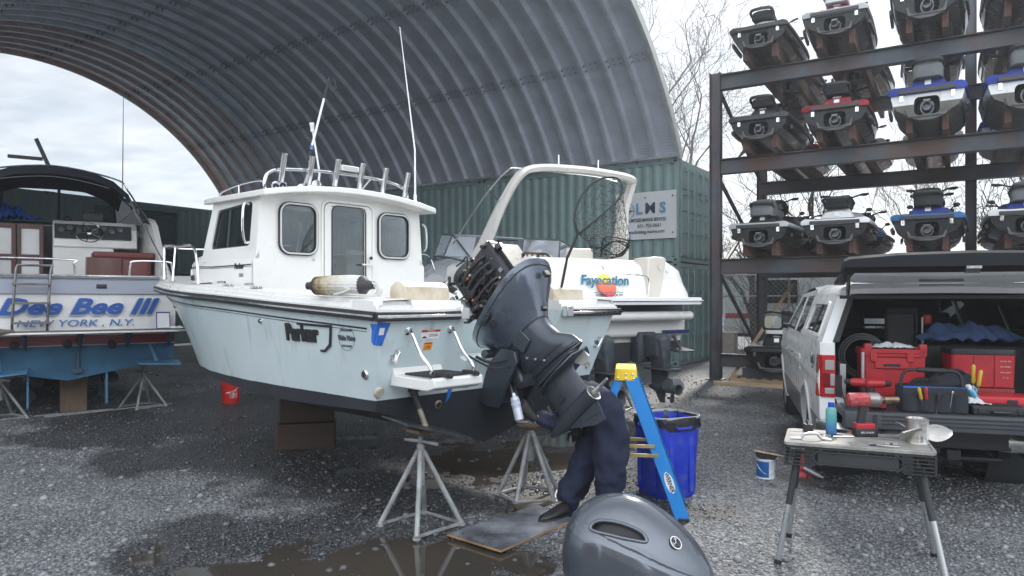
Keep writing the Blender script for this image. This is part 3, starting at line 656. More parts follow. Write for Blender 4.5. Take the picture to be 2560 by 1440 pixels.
# hull fittings
def fitting(parent, p, nrm, r, m=CHROME, name='through_hull', inner=BLACKR):
 b = MB(); b.lathe([(r, 0), (r, .008), (r * .8, .016), (r * .6, .016)], c=p, axis=nrm, seg=18, mi=0); b.lathe([(r * .6, .0165), (r * .05, .0175)], c=p, axis=nrm, seg=14, mi=1); return b.build(name, [m, inner], parent)
for y, z, r_ in ((.14, 1.16, .035), (1.62, 1.5, .022), (4.0, 1.6, .018)):
 p = hull_side(y, z, 0); fitting(hull, p, V((-1, -.05, -.1)), r_)
tn = V((0, -1, -.33)).normalized(); TP = lambda x, z, off=0: ty(x, z) + tn * off
BRONZE = mat('weathered_bronze', (.3, .27, .2), .4, .7, var=.25, vscale=20)
DIRTYW = mat('grimy_white_fitting', (.5, .49, .42), .5, var=.1, dirt=(.2, .15, .08), dirt_amt=.8, dscale=20)
fitting(hull, TP(-1.19, 1.04), tn, .042, DIRTYW, inner=DIRTYW); fitting(hull, TP(-.62, 1.04), tn, .034, DIRTYW, inner=DIRTYW); fitting(hull, TP(-.62, .895), tn, .035, BRONZE); fitting(hull, TP(1.12, 1.08), tn, .035, DIRTYW, inner=DIRTYW)
for x in (-1.13, 1.16):
 b = MB(); b.prism(rrect(.05, .12, .024), TP(x, 1.3), (.94, 0, .34), (-.34, .1, .94), -.008); b.tube([TP(x - .02, 1.26, .0), TP(x - .012, 1.26, .045), TP(x + .02, 1.33, .045), TP(x + .02, 1.34, 0)], .008, 8); b.build('tow_eye', CHROME, hull)
# stickers and blue tape
RED = mat('red_label', (.5, .03, .03), .4); ORANGE = mat('orange_label', (.75, .27, .04), .4); LABW = mat('label_white', (.75, .76, .78), .35); TAPE = mat('blue_tape', (.02, .14, .55), .6, var=.08)
tu = V((1, 0, 0)); tv = ty(0, 1.5) - ty(0, 1.4); tv.normalize()
def plate(parent, o, u, v, w_, h_, m, name, t=.0015):
 b = MB(); b.prism([(-w_ / 2, -h_ / 2), (w_ / 2, -h_ / 2), (w_ / 2, h_ / 2), (-w_ / 2, h_ / 2)], o, u, v, t); return b.build(name, m, parent)
def plateN(parent, o, u, v, w_, h_, m, name, t=.0015):  # same, thickness always towards the viewer side -(u x v) or +
 return plate(parent, o, u, v, w_, h_, m, name, t)
st1 = plate(hull, TP(-.84, 1.43, .001), tu, tv, .17, .065, LABW, 'warning_sticker')
plate(st1, TP(-.84, 1.455, .003), tu, tv, .17, .016, RED, 'sticker_band'); text('WARNING', 'lettering', LABW, st1, TP(-.84, 1.455, .005), tu, tv, .01, .0006)
text('Avoid serious injury.\nKeep clear of propeller.', 'lettering', INK, st1, TP(-.81, 1.424, .003), tu, tv, .008, .0006, sx=.8)
b = MB(); b.prism([(-.07, -.02), (-.05, -.012), (-.03, -.02), (-.03, -.026), (-.07, -.026)], TP(-.84, 1.43, .003), tu, tv, .001); b.build('sticker_symbol', INK, st1)
st2 = plate(hull, TP(-.84, 1.345, .001), tu, tv, .075, .06, ORANGE, 'orange_sticker'); text('WARNING', 'lettering', INK, st2, TP(-.84, 1.365, .003), tu, tv, .009, .0006)
text('no step\nno swim', 'lettering', INK, st2, TP(-.84, 1.34, .003), tu, tv, .008, .0006)
b = MB()
c0 = V((-1.325, -.002, 1.50));
for (u_, s_) in ((V((0, 1, 0)), -1), (V((1, 0, 0)), 1)):
 pass
def wrap_tape(pts_a, name):
 pass
b.prism([(-.0, -.12), (.075, -.13), (.09, -.05), (.11, .03), (0, .04)], TP(-1.318, 1.49, .002), tu, tv, .002); b.prism([(0, -.12), (-.06, -.1), (-.055, -.02), (-.075, .03), (0, .04)], hull_side(.005, 1.49, .002), V((0, -1, 0)), V((0, .0, 1)), .003)
b.build('masking_tape', TAPE, hull); plate(hull, TP(-1.27, 1.465, .0045), tu, tv, .04, .05, LABW, 'sticker_residue')
b = MB(); b.prism([(-.02, -.14), (.015, -.1), (.03, .07), (-.02, .07)], TP(-.53, 1.03, .002), tu, tv, .002); b.prism([(0, .01), (.16, .0), (.16, .05), (0, .06)], TP(-.5, 1.0, .002), tu, tv, .002); b.build('masking_tape', TAPE, hull)
# trim tab, its ram and the swim step
b = MB(); b.prism([(0, 0), (.62, 0), (.58, .3), (.03, .26)], ty(-1.12, .87) + V((0, .0, 0)), (1, 0, -.28), (0, -1, -.12), .012); b.build('trim_tab', mat('tab_paint', (.03, .035, .042), .6, .1, var=.3, dirt=(.3, .3, .28), dirt_amt=.4, dscale=12), hull)
b = MB(); b.tube([TP(-.9, 1.03, .02), TP(-.88, .93, .10)], [.028, .024], 10); b.box(TP(-.9, 1.05, .02), (.08, .03, .05)); tr_ = b.build('tab_ram', BLACKP, hull)
b = MB(); b.tube([TP(-.88, .93, .10), TP(-.86, .85, .165)], .02, 10); b.ball(TP(-.86, .84, .17), .025); b.build('ram_rod', mat('ram_dirty', (.35, .31, .26), .5, .3, dirt=(.1, .07, .04), dirt_amt=.6, dscale=20), tr_)
b = MB()
def step_ring(x): return [V((x, .135, 1.22)), V((x, .16, 1.08)), V((x, -.24, 1.075)), V((x, -.31, 1.10)), V((x, -.31, 1.155)), V((x, -.285, 1.165)), V((x, -.26, 1.15)), V((x, .1, 1.155))]
b.loft([step_ring(x) for x in (-1.11, -1.09, -.69, -.67)]); stp = b.build('swim_step', GEL, hull, bevel=.008)
b = MB(); b.box((-.88, -.08, 1.165), (.34, .3, .012)); b.build('grip_pad', mat('grip', (.03, .032, .035), .9, bump=.5, bscale=200), stp)
for x in (-1.0, -.76):
 b = MB(); b.box((x, -.27, 1.18), (.035, .12, .025)); b.lathe([(.016, -.02), (.016, .02)], c=(x + .01, -.325, 1.172), axis=(0, 1, 0)); b.build('ladder_hinge', [BLACKR], stp, bevel=.004)
for x in (-1.045, -.66):
 b = MB(); b.tube(SP([TP(x, 1.46, 0), TP(x, 1.455, .05), TP(x + .02, 1.36, .15), V((x + .03, -.16, 1.22)), V((x + .03, -.165, 1.16))], 6), .0135, 10); b.lathe([(.03, 0), (.03, .006), (.02, .012)], c=TP(x, 1.46), axis=tn, seg=14); b.build('grab_rail', CHROME, stp)
# ---------------- pilothouse
YB = 2.35
def zroof(x): return 2.665 + .10 * (1 - (x / .98) ** 2)
half = lambda z: 1.0 if z < 2.03 else (.985 - (z - 2.03) * .5 if z < 2.12 else .94 - (z - 2.12) * .08)
b = MB(); outl = [(-1.0, 1.62), (1.0, 1.62), (1.0, 2.03), (.94, 2.12)] + [(.90 * q, zroof(.9 * q) - .045) for q in (1, .6, .2, -.2, -.6, -1)] + [(-.94, 2.12), (-1.0, 2.03)]
W1 = rrect(.37, .46, .085, cx=-.553, cy=2.345)
W2 = rrect(.37, .44, .085, cx=.573, cy=2.345); DO = rrect(.57, 1.2, .07, cx=.014, cy=2.035); DG = rrect(.39, .84, .06, cx=.014, cy=2.18)
panel(b, outl, [W1, W2, DO], (0, YB, 0), (1, 0, 0), (0, 0, 1), -.035)
b.build('bulkhead', GEL, boat, smooth=20)
b = MB(); panel(b, rrect(.555, 1.185, .065, cx=.014, cy=2.035), [DG], (0, YB - .012, 0), (1, 0, 0), (0, 0, 1), -.03); door = b.build('door', GEL, boat, bevel=.004)
b = MB(); ring_prism(b, rrect(.63, 1.26, .1, cx=.014, cy=2.035), rrect(.575, 1.205, .075, cx=.014, cy=2.035), (0, YB - .012, 0), (1, 0, 0), (0, 0, 1), -.015); b.build('door_frame', GEL, boat, bevel=.004)
b = MB(); b.prism(DG, (0, YB + .005, 0), (1, 0, 0), (0, 0, 1), .005); b.build('glass', CLEARG, door)
b = MB(); ring_prism(b, rrect(.41, .86, .07, cx=.014, cy=2.18), DG, (0, YB - .013, 0), (1, 0, 0), (0, 0, 1), .008); b.build('seal', BLACKR, door)
b = MB(); b.box((.262, YB - .03, 2.06), (.03, .035, .045), 0); b.ball((.262, YB - .045, 2.1), .018, 1); b.box((.215, YB - .05, 2.03), (.13, .015, .018), 0); b.build('door_handle', [WHITEP, BLACKP], door, bevel=.003)
def window(parent, poly_out, poly_in, o, u, v, tt, gl=CLEARG, nm='window', frame=None):
 f = MB(); ring_prism(f, poly_out, poly_in, o, u, v, tt); fo = f.build(nm, frame or mat('window_white_trim', (.6, .62, .63), .35, .3), parent, bevel=.003)
 g = MB(); g.prism(poly_in, V(o), u, v, tt * .3); g.build('pane', gl, fo); return fo
for cx, w_, h_ in ((-.553, .36, .45), (.573, .37, .44)):
 fo = window(boat, rrect(w_ + .036, h_ + .036, .1, cx=cx, cy=2.345), rrect(w_ + .004, h_ + .004, .084, cx=cx, cy=2.345), (0, YB - .012, 0), (1, 0, 0), (0, 0, 1), .03)
 f = MB(); ring_prism(f, rrect(w_ + .055, h_ + .055, .11, cx=cx, cy=2.345), rrect(w_ + .036, h_ + .036, .1, cx=cx, cy=2.345), (0, YB - .010, 0), (1, 0, 0), (0, 0, 1), .02); f.build('gasket', BLACKR, fo)
 f = MB(); ring_prism(f, rrect(w_ + .004, h_ + .004, .084, cx=cx, cy=2.345), rrect(w_ - .014, h_ - .014, .075, cx=cx, cy=2.345), (0, YB - .014, 0), (1, 0, 0), (0, 0, 1), .02); f.build('gasket', BLACKR, fo)
b = MB(); b.lathe([(.012, 0), (.012, .01)], c=(-.385, YB - .001, 2.06), axis=(0, -1, 0)); b.build('snap_button', CHROME, boat)
# house sides and windscreen, front leaning aft
def frontp(x, z): return 3.95 - .42 * (x / .95) ** 2 - (z - 2.05) * .42
for s in (-1, 1):
 o = V((s * .94, YB, 2.12)); v = V((-s * .08, 0, 1)).normalized(); u = V((0, 1, 0))
 yf0 = frontp(.94, 2.12) - YB; yf1 = frontp(.9, 2.66) - YB
 b = MB(); hole = [(.14, .05), (yf0 - .19, .05), (yf1 - .10, .44), (.14, .47)]
 def rnd(P, r=.05, n=4):
  o_ = []
  for i in range(len(P)):
   a, p, c_ = V(P[i - 1]), V(P[i]), V(P[(i + 1) % len(P)]); d0 = (a - p).normalized(); d1 = (c_ - p).normalized()
   for k in range(n + 1): t = k / n; q = (p + d0 * r) * (1 - t) ** 2 + p * 2 * t * (1 - t) + (p + d1 * r) * t * t; o_.append((q.x, q.y))
  return o_
 hole_r = rnd(hole); panel(b, [(0, -.07), (yf0, -.07), (yf1, .545), (0, .545)], [hole_r], o, u, v, .03 * s)
 b.build('house_side', GEL, boat)
 big = rnd([(a + (.022 if a > .5 else -.022), h_ + (.022 if h_ > .2 else -.022)) for a, h_ in hole], .06)
 fo = MB(); ring_prism(fo, big, rnd([(a - (.012 if a > .5 else -.012), h_ - (.012 if h_ > .2 else -.012)) for a, h_ in hole]), o - v * 0 + V((s * .016, 0, 0)), u, v, -.03 * s if s < 0 else -.03); f_ = fo.build('window', mat('dark_alu', (.09, .1, .11), .4, .5), boat)
 g = MB(); g.prism(hole_r, o + V((s * .003, 0, 0)), u, v, .004); g.build('pane', glass('dark_pane', (.1, .16, .2), .3), f_)
 g = MB(); g.prism([(.62, .05), (.65, .05), (.65, .455), (.62, .455)], o + V((s * .012, 0, 0)), u, v, .01); g.build('divider', MATS['dark_alu'], f_)
b = MB(); xs = [-.94, -.62, -.3, 0, .3, .62, .94]
rg = [[V((x * (1 if z < 2.3 else .957), frontp(x, z), z)) for x in xs] for z in (2.05, 2.2, 2.2)]
b.loft(rg[:2], closed=False, caps=False); b.loft([[V((x * .957, frontp(x, z), z)) for x in xs] for z in (2.6, 2.7)], closed=False, caps=False)
for x in (-.92, -.31, .31, .92): b.tube([V((x, frontp(x, 2.2), 2.2)), V((x * .96, frontp(x, 2.6), 2.6))], .03, 6)
wsf = b.build('windscreen_frame', GEL, boat)
b = MB(); b.loft([[V((x * .98, frontp(x, z) - .01, z)) for x in xs] for z in (2.2, 2.6)], closed=False, caps=False); b.build('windscreen_glass', CLEARG, wsf)
# lower cabin trunk with its shoulder
b = MB(); rg = []
for y, hw, zt in ((YB, 1.0, 2.08), (3.2, 1.0, 2.10), (3.7, .93, 2.12), (4.2, .78, 2.12), (4.6, .58, 2.1), (4.85, .34, 2.05), (4.93, .12, 2.0)):
 zb = IP(ZG, y) + .06; rg.append([V((-hw, y, zb)), V((-hw, y, zt - .06)), V((-hw + .06, y, zt + .015)), V((-hw * .4, y, zt + .05)), V((hw * .4, y, zt + .05)), V((hw - .06, y, zt + .015)), V((hw, y, zt - .06)), V((hw, y, zb))])
b.loft(rg, closed=False, caps=False); b.f.append(tuple(len(b.v) - 8 + i for i in range(8))); b.m.append(0)
trunk = b.build('cabin_trunk', GEL, boat, smooth=40)
b = MB(); pts = [V((-1.004, YB + .03, 2.0)), V((-1.004, 3.2, 2.0)), V((-.935, 3.7, 2.02)), V((-.8, 4.16, 2.03))]
for dz, w_ in ((0, .01), (-.018, .004)): b.loft([[p + V((0, 0, dz)) for p in pts], [p + V((0, 0, dz - w_)) for p in pts]], closed=False, caps=False)
b.build('pinstripe', INK, trunk, smooth=0)
text('Parker', 'lettering', INK, trunk, (-1.006, 2.62, 1.985), (0, -1, 0), (0, 0, 1), .05, .001, .1, .95, bold=.003); text('2220', 'lettering', INK, trunk, (-1.006, 2.58, 1.90), (0, -1, 0), (0, 0, 1), .03, .001, 0, 1)
du = (V((-1.0, 3.2, 0)) - V((-.93, 3.7, 0))).normalized(); text('PA1221DG', 'lettering', INK, trunk, (-.875, 3.96, 1.90), (V((-.93, 3.7, 0)) - V((-.78, 4.2, 0))).normalized(), (0, 0, 1), .062, .002, 0, .85)
dv = (V((-.78, 4.2, 0)) - V((-.58, 4.6, 0))).normalized(); nv = V((dv.y, -dv.x, 0))
b = MB(); ring_prism(b, rrect(.2, .17, .05), rrect(.14, .12, .04), V((-.69, 4.4, 1.93)) - nv * .004, dv, (0, 0, 1), .02); po = b.build('porthole', WHITEP, trunk, bevel=.004)
b = MB(); b.prism(rrect(.14, .12, .04), V((-.69, 4.4, 1.93)) + nv * .001, dv, (0, 0, 1), .006); b.build('pane', TINT, po)
# roof
b = MB(); rg = []
for y, hw in ((2.12, .96), (2.14, 1.0), (3.35, .99), (3.55, .93), (3.72, .80), (3.86, .5), (3.9, .2)):
 up = [V((hw * q, y, zroof(hw * q) + .02 * (y - 2.1))) for q in (-1, -.75, -.5, -.25, 0, .25, .5, .75, 1)]
 rg.append(up + [p - V((0, 0, .055)) for p in reversed(up)])
b.loft(rg); roof = b.build('roof', GEL, boat, smooth=40, bevel=.01)
# roof rail, rod holders, lamps and horns
b = MB()
for s in (-1,):
 pts = SP([V((s * .8, 2.5, 2.72)), V((s * .82, 2.55, 2.80)), V((s * .82, 3.0, 2.81)), V((s * .8, 3.42, 2.78)), V((s * .79, 3.5, 2.73))], 5); b.tube(pts, .011, 8)
 b.tube([V((s * .82, 3.0, 2.81)), V((s * .82, 3.0, 2.71))], .009, 8)
b.build('roof_rail', CHROME, roof)
b = MB(); barp = SP([(-.80, 2.52, 2.70), (-.80, 2.52, 2.80), (-.76, 2.52, 2.88), (-.64, 2.5, 2.925), (-.3, 2.46, 2.95), (.1, 2.43, 2.955), (.5, 2.42, 2.94), (.76, 2.44, 2.90), (.86, 2.47, 2.82), (.88, 2.48, 2.68)], 6); b.tube(barp, .017, 10)
b.tube([(-.35, 2.47, 2.95), (-.3, 2.75, 2.73)], .011, 8); b.tube([(.35, 2.43, 2.95), (.3, 2.7, 2.73)], .011, 8); lb = b.build('rod_rack', CHROME, roof)
for k in range(6):
 x = -.68 + 1.47 * k / 5; c_ = V((x, 2.44, 2.93 - .03 * abs(k - 2.5) / 2.5)); ax = V((.0, -.28, 1)).normalized(); b = MB()
 b.lathe([(.026, -.13), (.026, .12), (.031, .14), (.027, .142), (.022, .14), (.022, -.12)], c=c_ + V((0, -.045, .02)), axis=ax, seg=16, caps=False); b.box(c_ + V((0, -.0, 0)), (.03, .06, .03)); b.build('rod_holder', CHROME, lb)
b = MB(); b.box((.06, 2.40, 3.01), (.22, .05, .055)); li = b.build('deck_light', WHITEP, lb, bevel=.012); b = MB(); b.box((.06, 2.372, 3.01), (.17, .004, .03)); b.build('lens', mat('lens', (.5, .52, .5), .15), li)
for y, s_ in ((2.85, 1), (2.75, .8)):
 b = MB(); b.lathe([(.012 * s_, 0), (.014, .1), (.03 * s_, .17), (.045 * s_, .19)], c=(-.35 - .1 * s_, y + .1, 2.80), axis=(-.5, -.9, .05), seg=14, caps=False); b.box((-.38, y + .05, 2.77), (.03, .03, .05)); b.build('horn', CHROME, roof)
b = MB(); b.ball((-.2, 2.68, 2.83), .055, sc=(1, 1, 1)); b.lathe([(.055, 0), (.055, .05), (.05, .055)], c=(-.2, 2.64, 2.83), axis=(0, -1, 0)); b.box((-.2, 2.69, 2.76), (.03, .03, .06)); b.ball((-.3, 2.72, 2.81), .05); b.build('searchlight', CHROME, roof)
# antennas
b = MB(); b.tube([(.86, 2.33, 2.70), (.86, 2.33, 2.82)], .018, 8); b.tube([(.86, 2.33, 2.8), (.84, 2.31, 3.3), (.78, 2.5, 4.68)], [.012, .010, .004], 8); b.build('antenna', mat('antenna_white', (.75, .76, .77), .35), roof)
b = MB(); b.tube([(-.13, 2.7, 2.72), (-.10, 2.7, 2.98), (-.17, 2.72, 3.42)], [.013, .011, .009], 8); b.lathe([(.02, 0), (.02, .05), (.024, .06), (.024, .09)], c=(-.17, 2.72, 3.40), axis=(-.1, 0, 1)); b.build('stern_light_pole', MATS['antenna_white'], roof)
b = MB(); b.tube(SP([(-.995, 2.44, 2.55), (-1.04, 2.44, 2.55), (-1.06, 2.43, 2.45), (-1.06, 2.43, 2.3), (-1.04, 2.43, 2.2), (-1.0, 2.43, 2.2)], 4), .012, 8); b.build('side_handrail', CHROME, boat)
b = MB(); b.tube(SP([(.93, 2.3, 2.5), (.97, 2.28, 2.45), (.98, 2.28, 2.25), (.96, 2.3, 2.2)], 4), .011, 8); b.build('side_handrail', CHROME, boat)
# bow rail
b = MB(); zr = lambda y: IP(ZG, y) + .09
P = [(-1.2, 3.05, zr(3.05)), (-1.19, 3.1, zr(3.1) + .2), (-1.15, 3.3, zr(3.3) + .36), (-1.02, 4.0, 2.24), (-.80, 4.9, 2.30), (-.52, 5.7, 2.35), (-.3, 6.25, 2.38), (0, 6.55, 2.39), (.3, 6.3, 2.38), (.55, 5.8, 2.36), (.8, 5.1, 2.32)]
b.tube(SP(P, 8), .0135, 8); br = b.build('bow_rail', CHROME, boat)
for (x, y), (x2, y2, z2) in (((-1.05, 4.05), (-1.0, 4.1, 2.25)), ((-.8, 4.95), (-.77, 5.0, 2.305)), ((-.45, 5.8), (-.47, 5.83, 2.355)), ((.45, 5.8), (.5, 5.9, 2.36)), ((.75, 5.0), (.78, 5.1, 2.32))):
 b = MB(); b.tube([(x, y, zr(y)), (x2, y2, z2)], .011, 8); b.lathe([(.03, 0), (.03, .012)], c=(x, y, zr(y)), seg=12); b.build('stanchion', CHROME, br)
b = MB(); b.tube(SP([(.6, 4.5, 2.36), (.1, 5.3, 2.42), (.0, 5.6, 2.3)], 6), .01, 8); b.tube([(.1, 5.3, 2.42), (.1, 5.3, 2.0)], .01); b.build('anchor_rail', CHROME, br)
for y in (1.95, 2.5):
 b = MB(); b.lathe([(.05, 0), (.05, .012), (.03, .018)], c=(-IP(GW, y) + .16, y, zr(y)), seg=14); b.tube([(-IP(GW, y) + .1, y - .06, zr(y) + .03), (-IP(GW, y) + .1, y + .08, zr(y) + .03)], .01); b.build('deck_cleat', CHROME, boat)
# cushions on the stern
for s in (-1, 1):
 b = MB(); rg = []
 for x, k in ((-1.01, .9), (-1.005, 1), (-.60, 1), (-.595, .9)):
  rg.append([V((x * -s, .21 + a * k, 1.665 + h * (k if h > .05 else 1))) for a, h in ((-.085, 0), (-.09, .06), (-.08, .10), (-.04, .13), (0, .138), (.04, .13), (.08, .10), (.09, .06), (.085, 0))])
 b.loft(rg); c_ = b.build('bolster_cushion', VINYL, boat, bevel=.006)
# helm seen through the door glass
b = MB(); b.box((.38, 3.35, 1.7), (.7, .4, .9)); b.box((.38, 3.2, 2.12), (.6, .25, .08)); hm = b.build('helm_console', mat('console_white', (.5, .52, .52), .5), boat, bevel=.02)
b = MB(); c_ = V((.12, 3.02, 2.03)); ax = V((0, -1, .35)).normalized(); u_ = V((1, 0, 0)); v_ = ax.cross(u_)
b.tube([c_ + (u_ * math.cos(a) + v_ * math.sin(a)) * .19 for a in [2 * math.pi * k / 28 for k in range(29)]], .011, 8)
for k in range(5): a = 2 * math.pi * k / 5 + .3; b.tube([c_, c_ + (u_ * math.cos(a) + v_ * math.sin(a)) * .19], .007, 6)
b.lathe([(.04, -.02), (.04, .02), (.02, .03)], c=c_, axis=ax); b.build('steering_wheel', CHROME, hm)
b = MB(); b.rbox((.42, 2.85, 1.8), (.42, .4, .14), .05); b.rbox((.42, 2.68, 2.0), (.42, .08, .4), .04); b.build('helm_seat', WHITEP, boat)
b = MB(); b.box((-.5, 3.3, 1.75), (.6, .5, .7)); b.build('locker', mat('teak_locker', (.2, .09, .04), .5, var=.2), boat)
# ================================================================== outboard motor, tilted up on the transom
M_BOAT = Matrix.Translation(BO) @ Matrix.Rotation(TH, 4, 'Z')
def bw_(x, y, z): return M_BOAT @ V((x, y, z))
def wb(p): return M_BOAT.inverted() @ V(p)
def paint_metal(name, base, rough=.28, coat=.6):
 m = mat(name, base, rough, .45, coat=coat, var=.06, vscale=2.5, dirt=(.16, .16, .16), dirt_amt=.12, dscale=14); return m
OBG = paint_metal('outboard_grey', (.09, .11, .15)); OBD = paint_metal('outboard_dark', (.055, .066, .086), .36, .3)
def sring(cx, cy, z, ax, by, e=2.6, n=28, slope=0.0, back=1.0):
 o = []
 for k in range(n):
  a = 2 * math.pi * k / n; c_, s_ = math.cos(a), math.sin(a)
  x = ax * math.copysign(abs(c_) ** (2 / e), c_); y = by * math.copysign(abs(s_) ** (2 / e), s_)
  if s_ < 0: x *= (1 - (1 - back) * abs(s_) ** 1.5)
  o.append(V((cx + x, cy + y, z + slope * y)))
 return o
TILT = R(-43); MOT = V((-.04, -.752, .755))
ob = thing('outboard_motor', 'uncovered grey outboard motor tilted up on the stern of the pilothouse boat', 'outboard motor', bw_(*MOT), rot=(TILT, 0, TH))
b = MB(); b.loft([sring(0, .0, .87, .118, .225, 2.4), sring(0, -.01, .92, .132, .262, 2.4, slope=-.05), sring(0, -.02, .97, .165, .30, 2.4, slope=-.08), sring(0, -.03, 1.02, .2, .335, 2.5, slope=-.1), sring(0, -.035, 1.09, .245, .40, 2.6, slope=-.12), sring(0, -.04, 1.16, .262, .437, 2.7, slope=-.12), sring(0, -.04, 1.185, .266, .442, 2.7, slope=-.12), sring(0, -.04, 1.19, .256, .432, 2.7, slope=-.12), sring(0, -.04, 1.12, .21, .38, 2.7, slope=-.12)])
pan_ = b.build('lower_cowling', OBG, ob, smooth=50)
b = MB(); b.loft([sring(0, -.037, 1.132, .257, .429, 2.65, slope=-.12), sring(0, -.037, 1.136, .26, .432, 2.65, slope=-.12), sring(0, -.037, 1.142, .26, .432, 2.65, slope=-.12), sring(0, -.037, 1.146, .257, .429, 2.65, slope=-.12)]); b.build('cowling_seal', BLACKR, pan_)
for x in (-.265, .265):
 b = MB(); b.box((x, .05, 1.1), (.02, .1, .05)); b.tube([(x, .08, 1.12), (x * 1.04, .02, 1.08), (x * 1.06, -.04, 1.1)], .01, 6); b.build('cowling_latch', BLACKP, pan_, bevel=.004)
b = MB(); b.box((0, -.46, 1.09), (.06, .03, .05)); b.build('cowling_latch', BLACKP, pan_, bevel=.006)
b = MB(); b.lathe([(.03, -.004), (.03, .006), (.022, .008)], c=(-.235, .05, 1.04), axis=(-1, 0, -.5)); b.build('rubber_plug', BLACKR, pan_)
# leg
b = MB(); b.loft([sring(0, -.10, .50, .06, .27, 2.4, back=.5), sring(0, -.085, .60, .085, .255, 2.4, back=.7), sring(0, -.03, .69, .098, .225, 2.6), sring(0, -.01, .8, .108, .215, 2.4), sring(0, .0, .875, .12, .227, 2.4)])
for z, ex in ((.54, .262), (.60, .255), (.66, .225)): b.loft([sring(0, -.095 + (z - .54) * .45, z, .094, ex, 2.5, slope=.1, back=.7), sring(0, -.095 + (z - .54) * .45, z + .006, .096, ex, 2.5, slope=.1, back=.7), sring(0, -.095 + (z - .54) * .45, z + .02, .08, ex - .015, 2.5, slope=.1, back=.7)])
b.build('midsection', OBD, ob, smooth=45)
for s in (-1, 1):
 for z in (.58, .64, .7):
  b = MB(); b.lathe([(.012, 0), (.012, .012), (.006, .014)], c=(s * .094, -.05 + (z - .6), z), axis=(s, 0, 0), seg=10); b.build('bolt', CHROME, ob)
 b = MB(); b.prism([(-.1, 0), (.02, -.03), (.06, .08), (.0, .2), (-.07, .16)], (s * .112, .02, .77), (0, 1, 0), (0, 0, 1), .012 * s); b.build('side_cover', OBD, ob, bevel=.006)
b = MB(); b.loft([sring(0, .0, .866, .121, .229, 2.4), sring(0, .0, .874, .124, .232, 2.4), sring(0, .0, .882, .121, .229, 2.4)]); b.build('seam', BLACKR, ob)
b = MB(); b.box((0, -.262, .93), (.05, .03, .05)); b.build('flush_port', BLACKR, ob, bevel=.004)
# gearcase with plate, torpedo and skeg
b = MB(); b.loft([sring(0, -.01, .17, .03, .18, 2, back=.2), sring(0, -.01, .26, .042, .175, 2, back=.25), sring(0, 0, .40, .048, .18, 2, back=.3), sring(0, 0, .47, .052, .21, 2.2, back=.4), sring(0, 0, .5, .055, .2, 2.2, back=.5)])
b.prism([(-.38, 0), (-.3, -.1), (-.1, -.125), (.1, -.1), (.2, -.04), (.22, 0), (.2, .04), (.1, .1), (-.1, .125), (-.3, .1)], (0, 0, .455), (0, 1, 0), (1, 0, 0), .012)
b.prism([(-.3, 0), (-.26, -.06), (.1, -.085), (.19, 0), (.1, .085), (-.26, .06)], (0, 0, .50), (0, 1, 0), (1, 0, 0), .012)
sk = [(.17, .15), (.13, .1), (-.06, -.01), (-.16, -.03), (-.17, .02), (-.2, .15)]
b.loft([[V((-.004, y, z)) for y, z in sk], [V((.004, y, z)) for y, z in sk]]); b.loft([[V((-.011, y * .9, .06 + z * .7)) for y, z in sk], [V((.011, y * .9, .06 + z * .7)) for y, z in sk]])
b.lathe([(.004, -.34), (.02, -.32), (.04, -.26), (.054, -.16), (.06, -.02), (.062, .12), (.062, .2)], c=(0, 0, .17), axis=(0, -1, 0), seg=22)
gc = b.build('gearcase', OBD, ob, smooth=45)
b = MB(); b.lathe([(.062, .2), (.058, .205), (.05, .2), (.03, .19)], c=(0, 0, .17), axis=(0, -1, 0)); b.lathe([(.022, .18), (.022, .24), (.015, .25), (.012, .33), (.013, .34), (.009, .36)], c=(0, 0, .17), axis=(0, -1, 0), seg=12); b.build('propeller_shaft', mat('worn_steel', (.4, .4, .39), .35, .9, var=.3, vscale=30), gc)
b = MB(); b.prism([(-.1, 0), (-.02, -.0), (.03, -.02), (-.02, -.085), (-.07, -.1), (-.11, -.07)], (.008, -.24, .455), (0, 1, 0), (0, 0, 1), -.016); b.build('trim_anode', mat('zinc', (.5, .5, .48), .5, .5, var=.15), gc, bevel=.004)
b = MB(); [b.box((s * .052, .04, .3), (.006, .06, .05)) for s in (-1, 1)]; b.build('water_intake', BLACKP, gc)
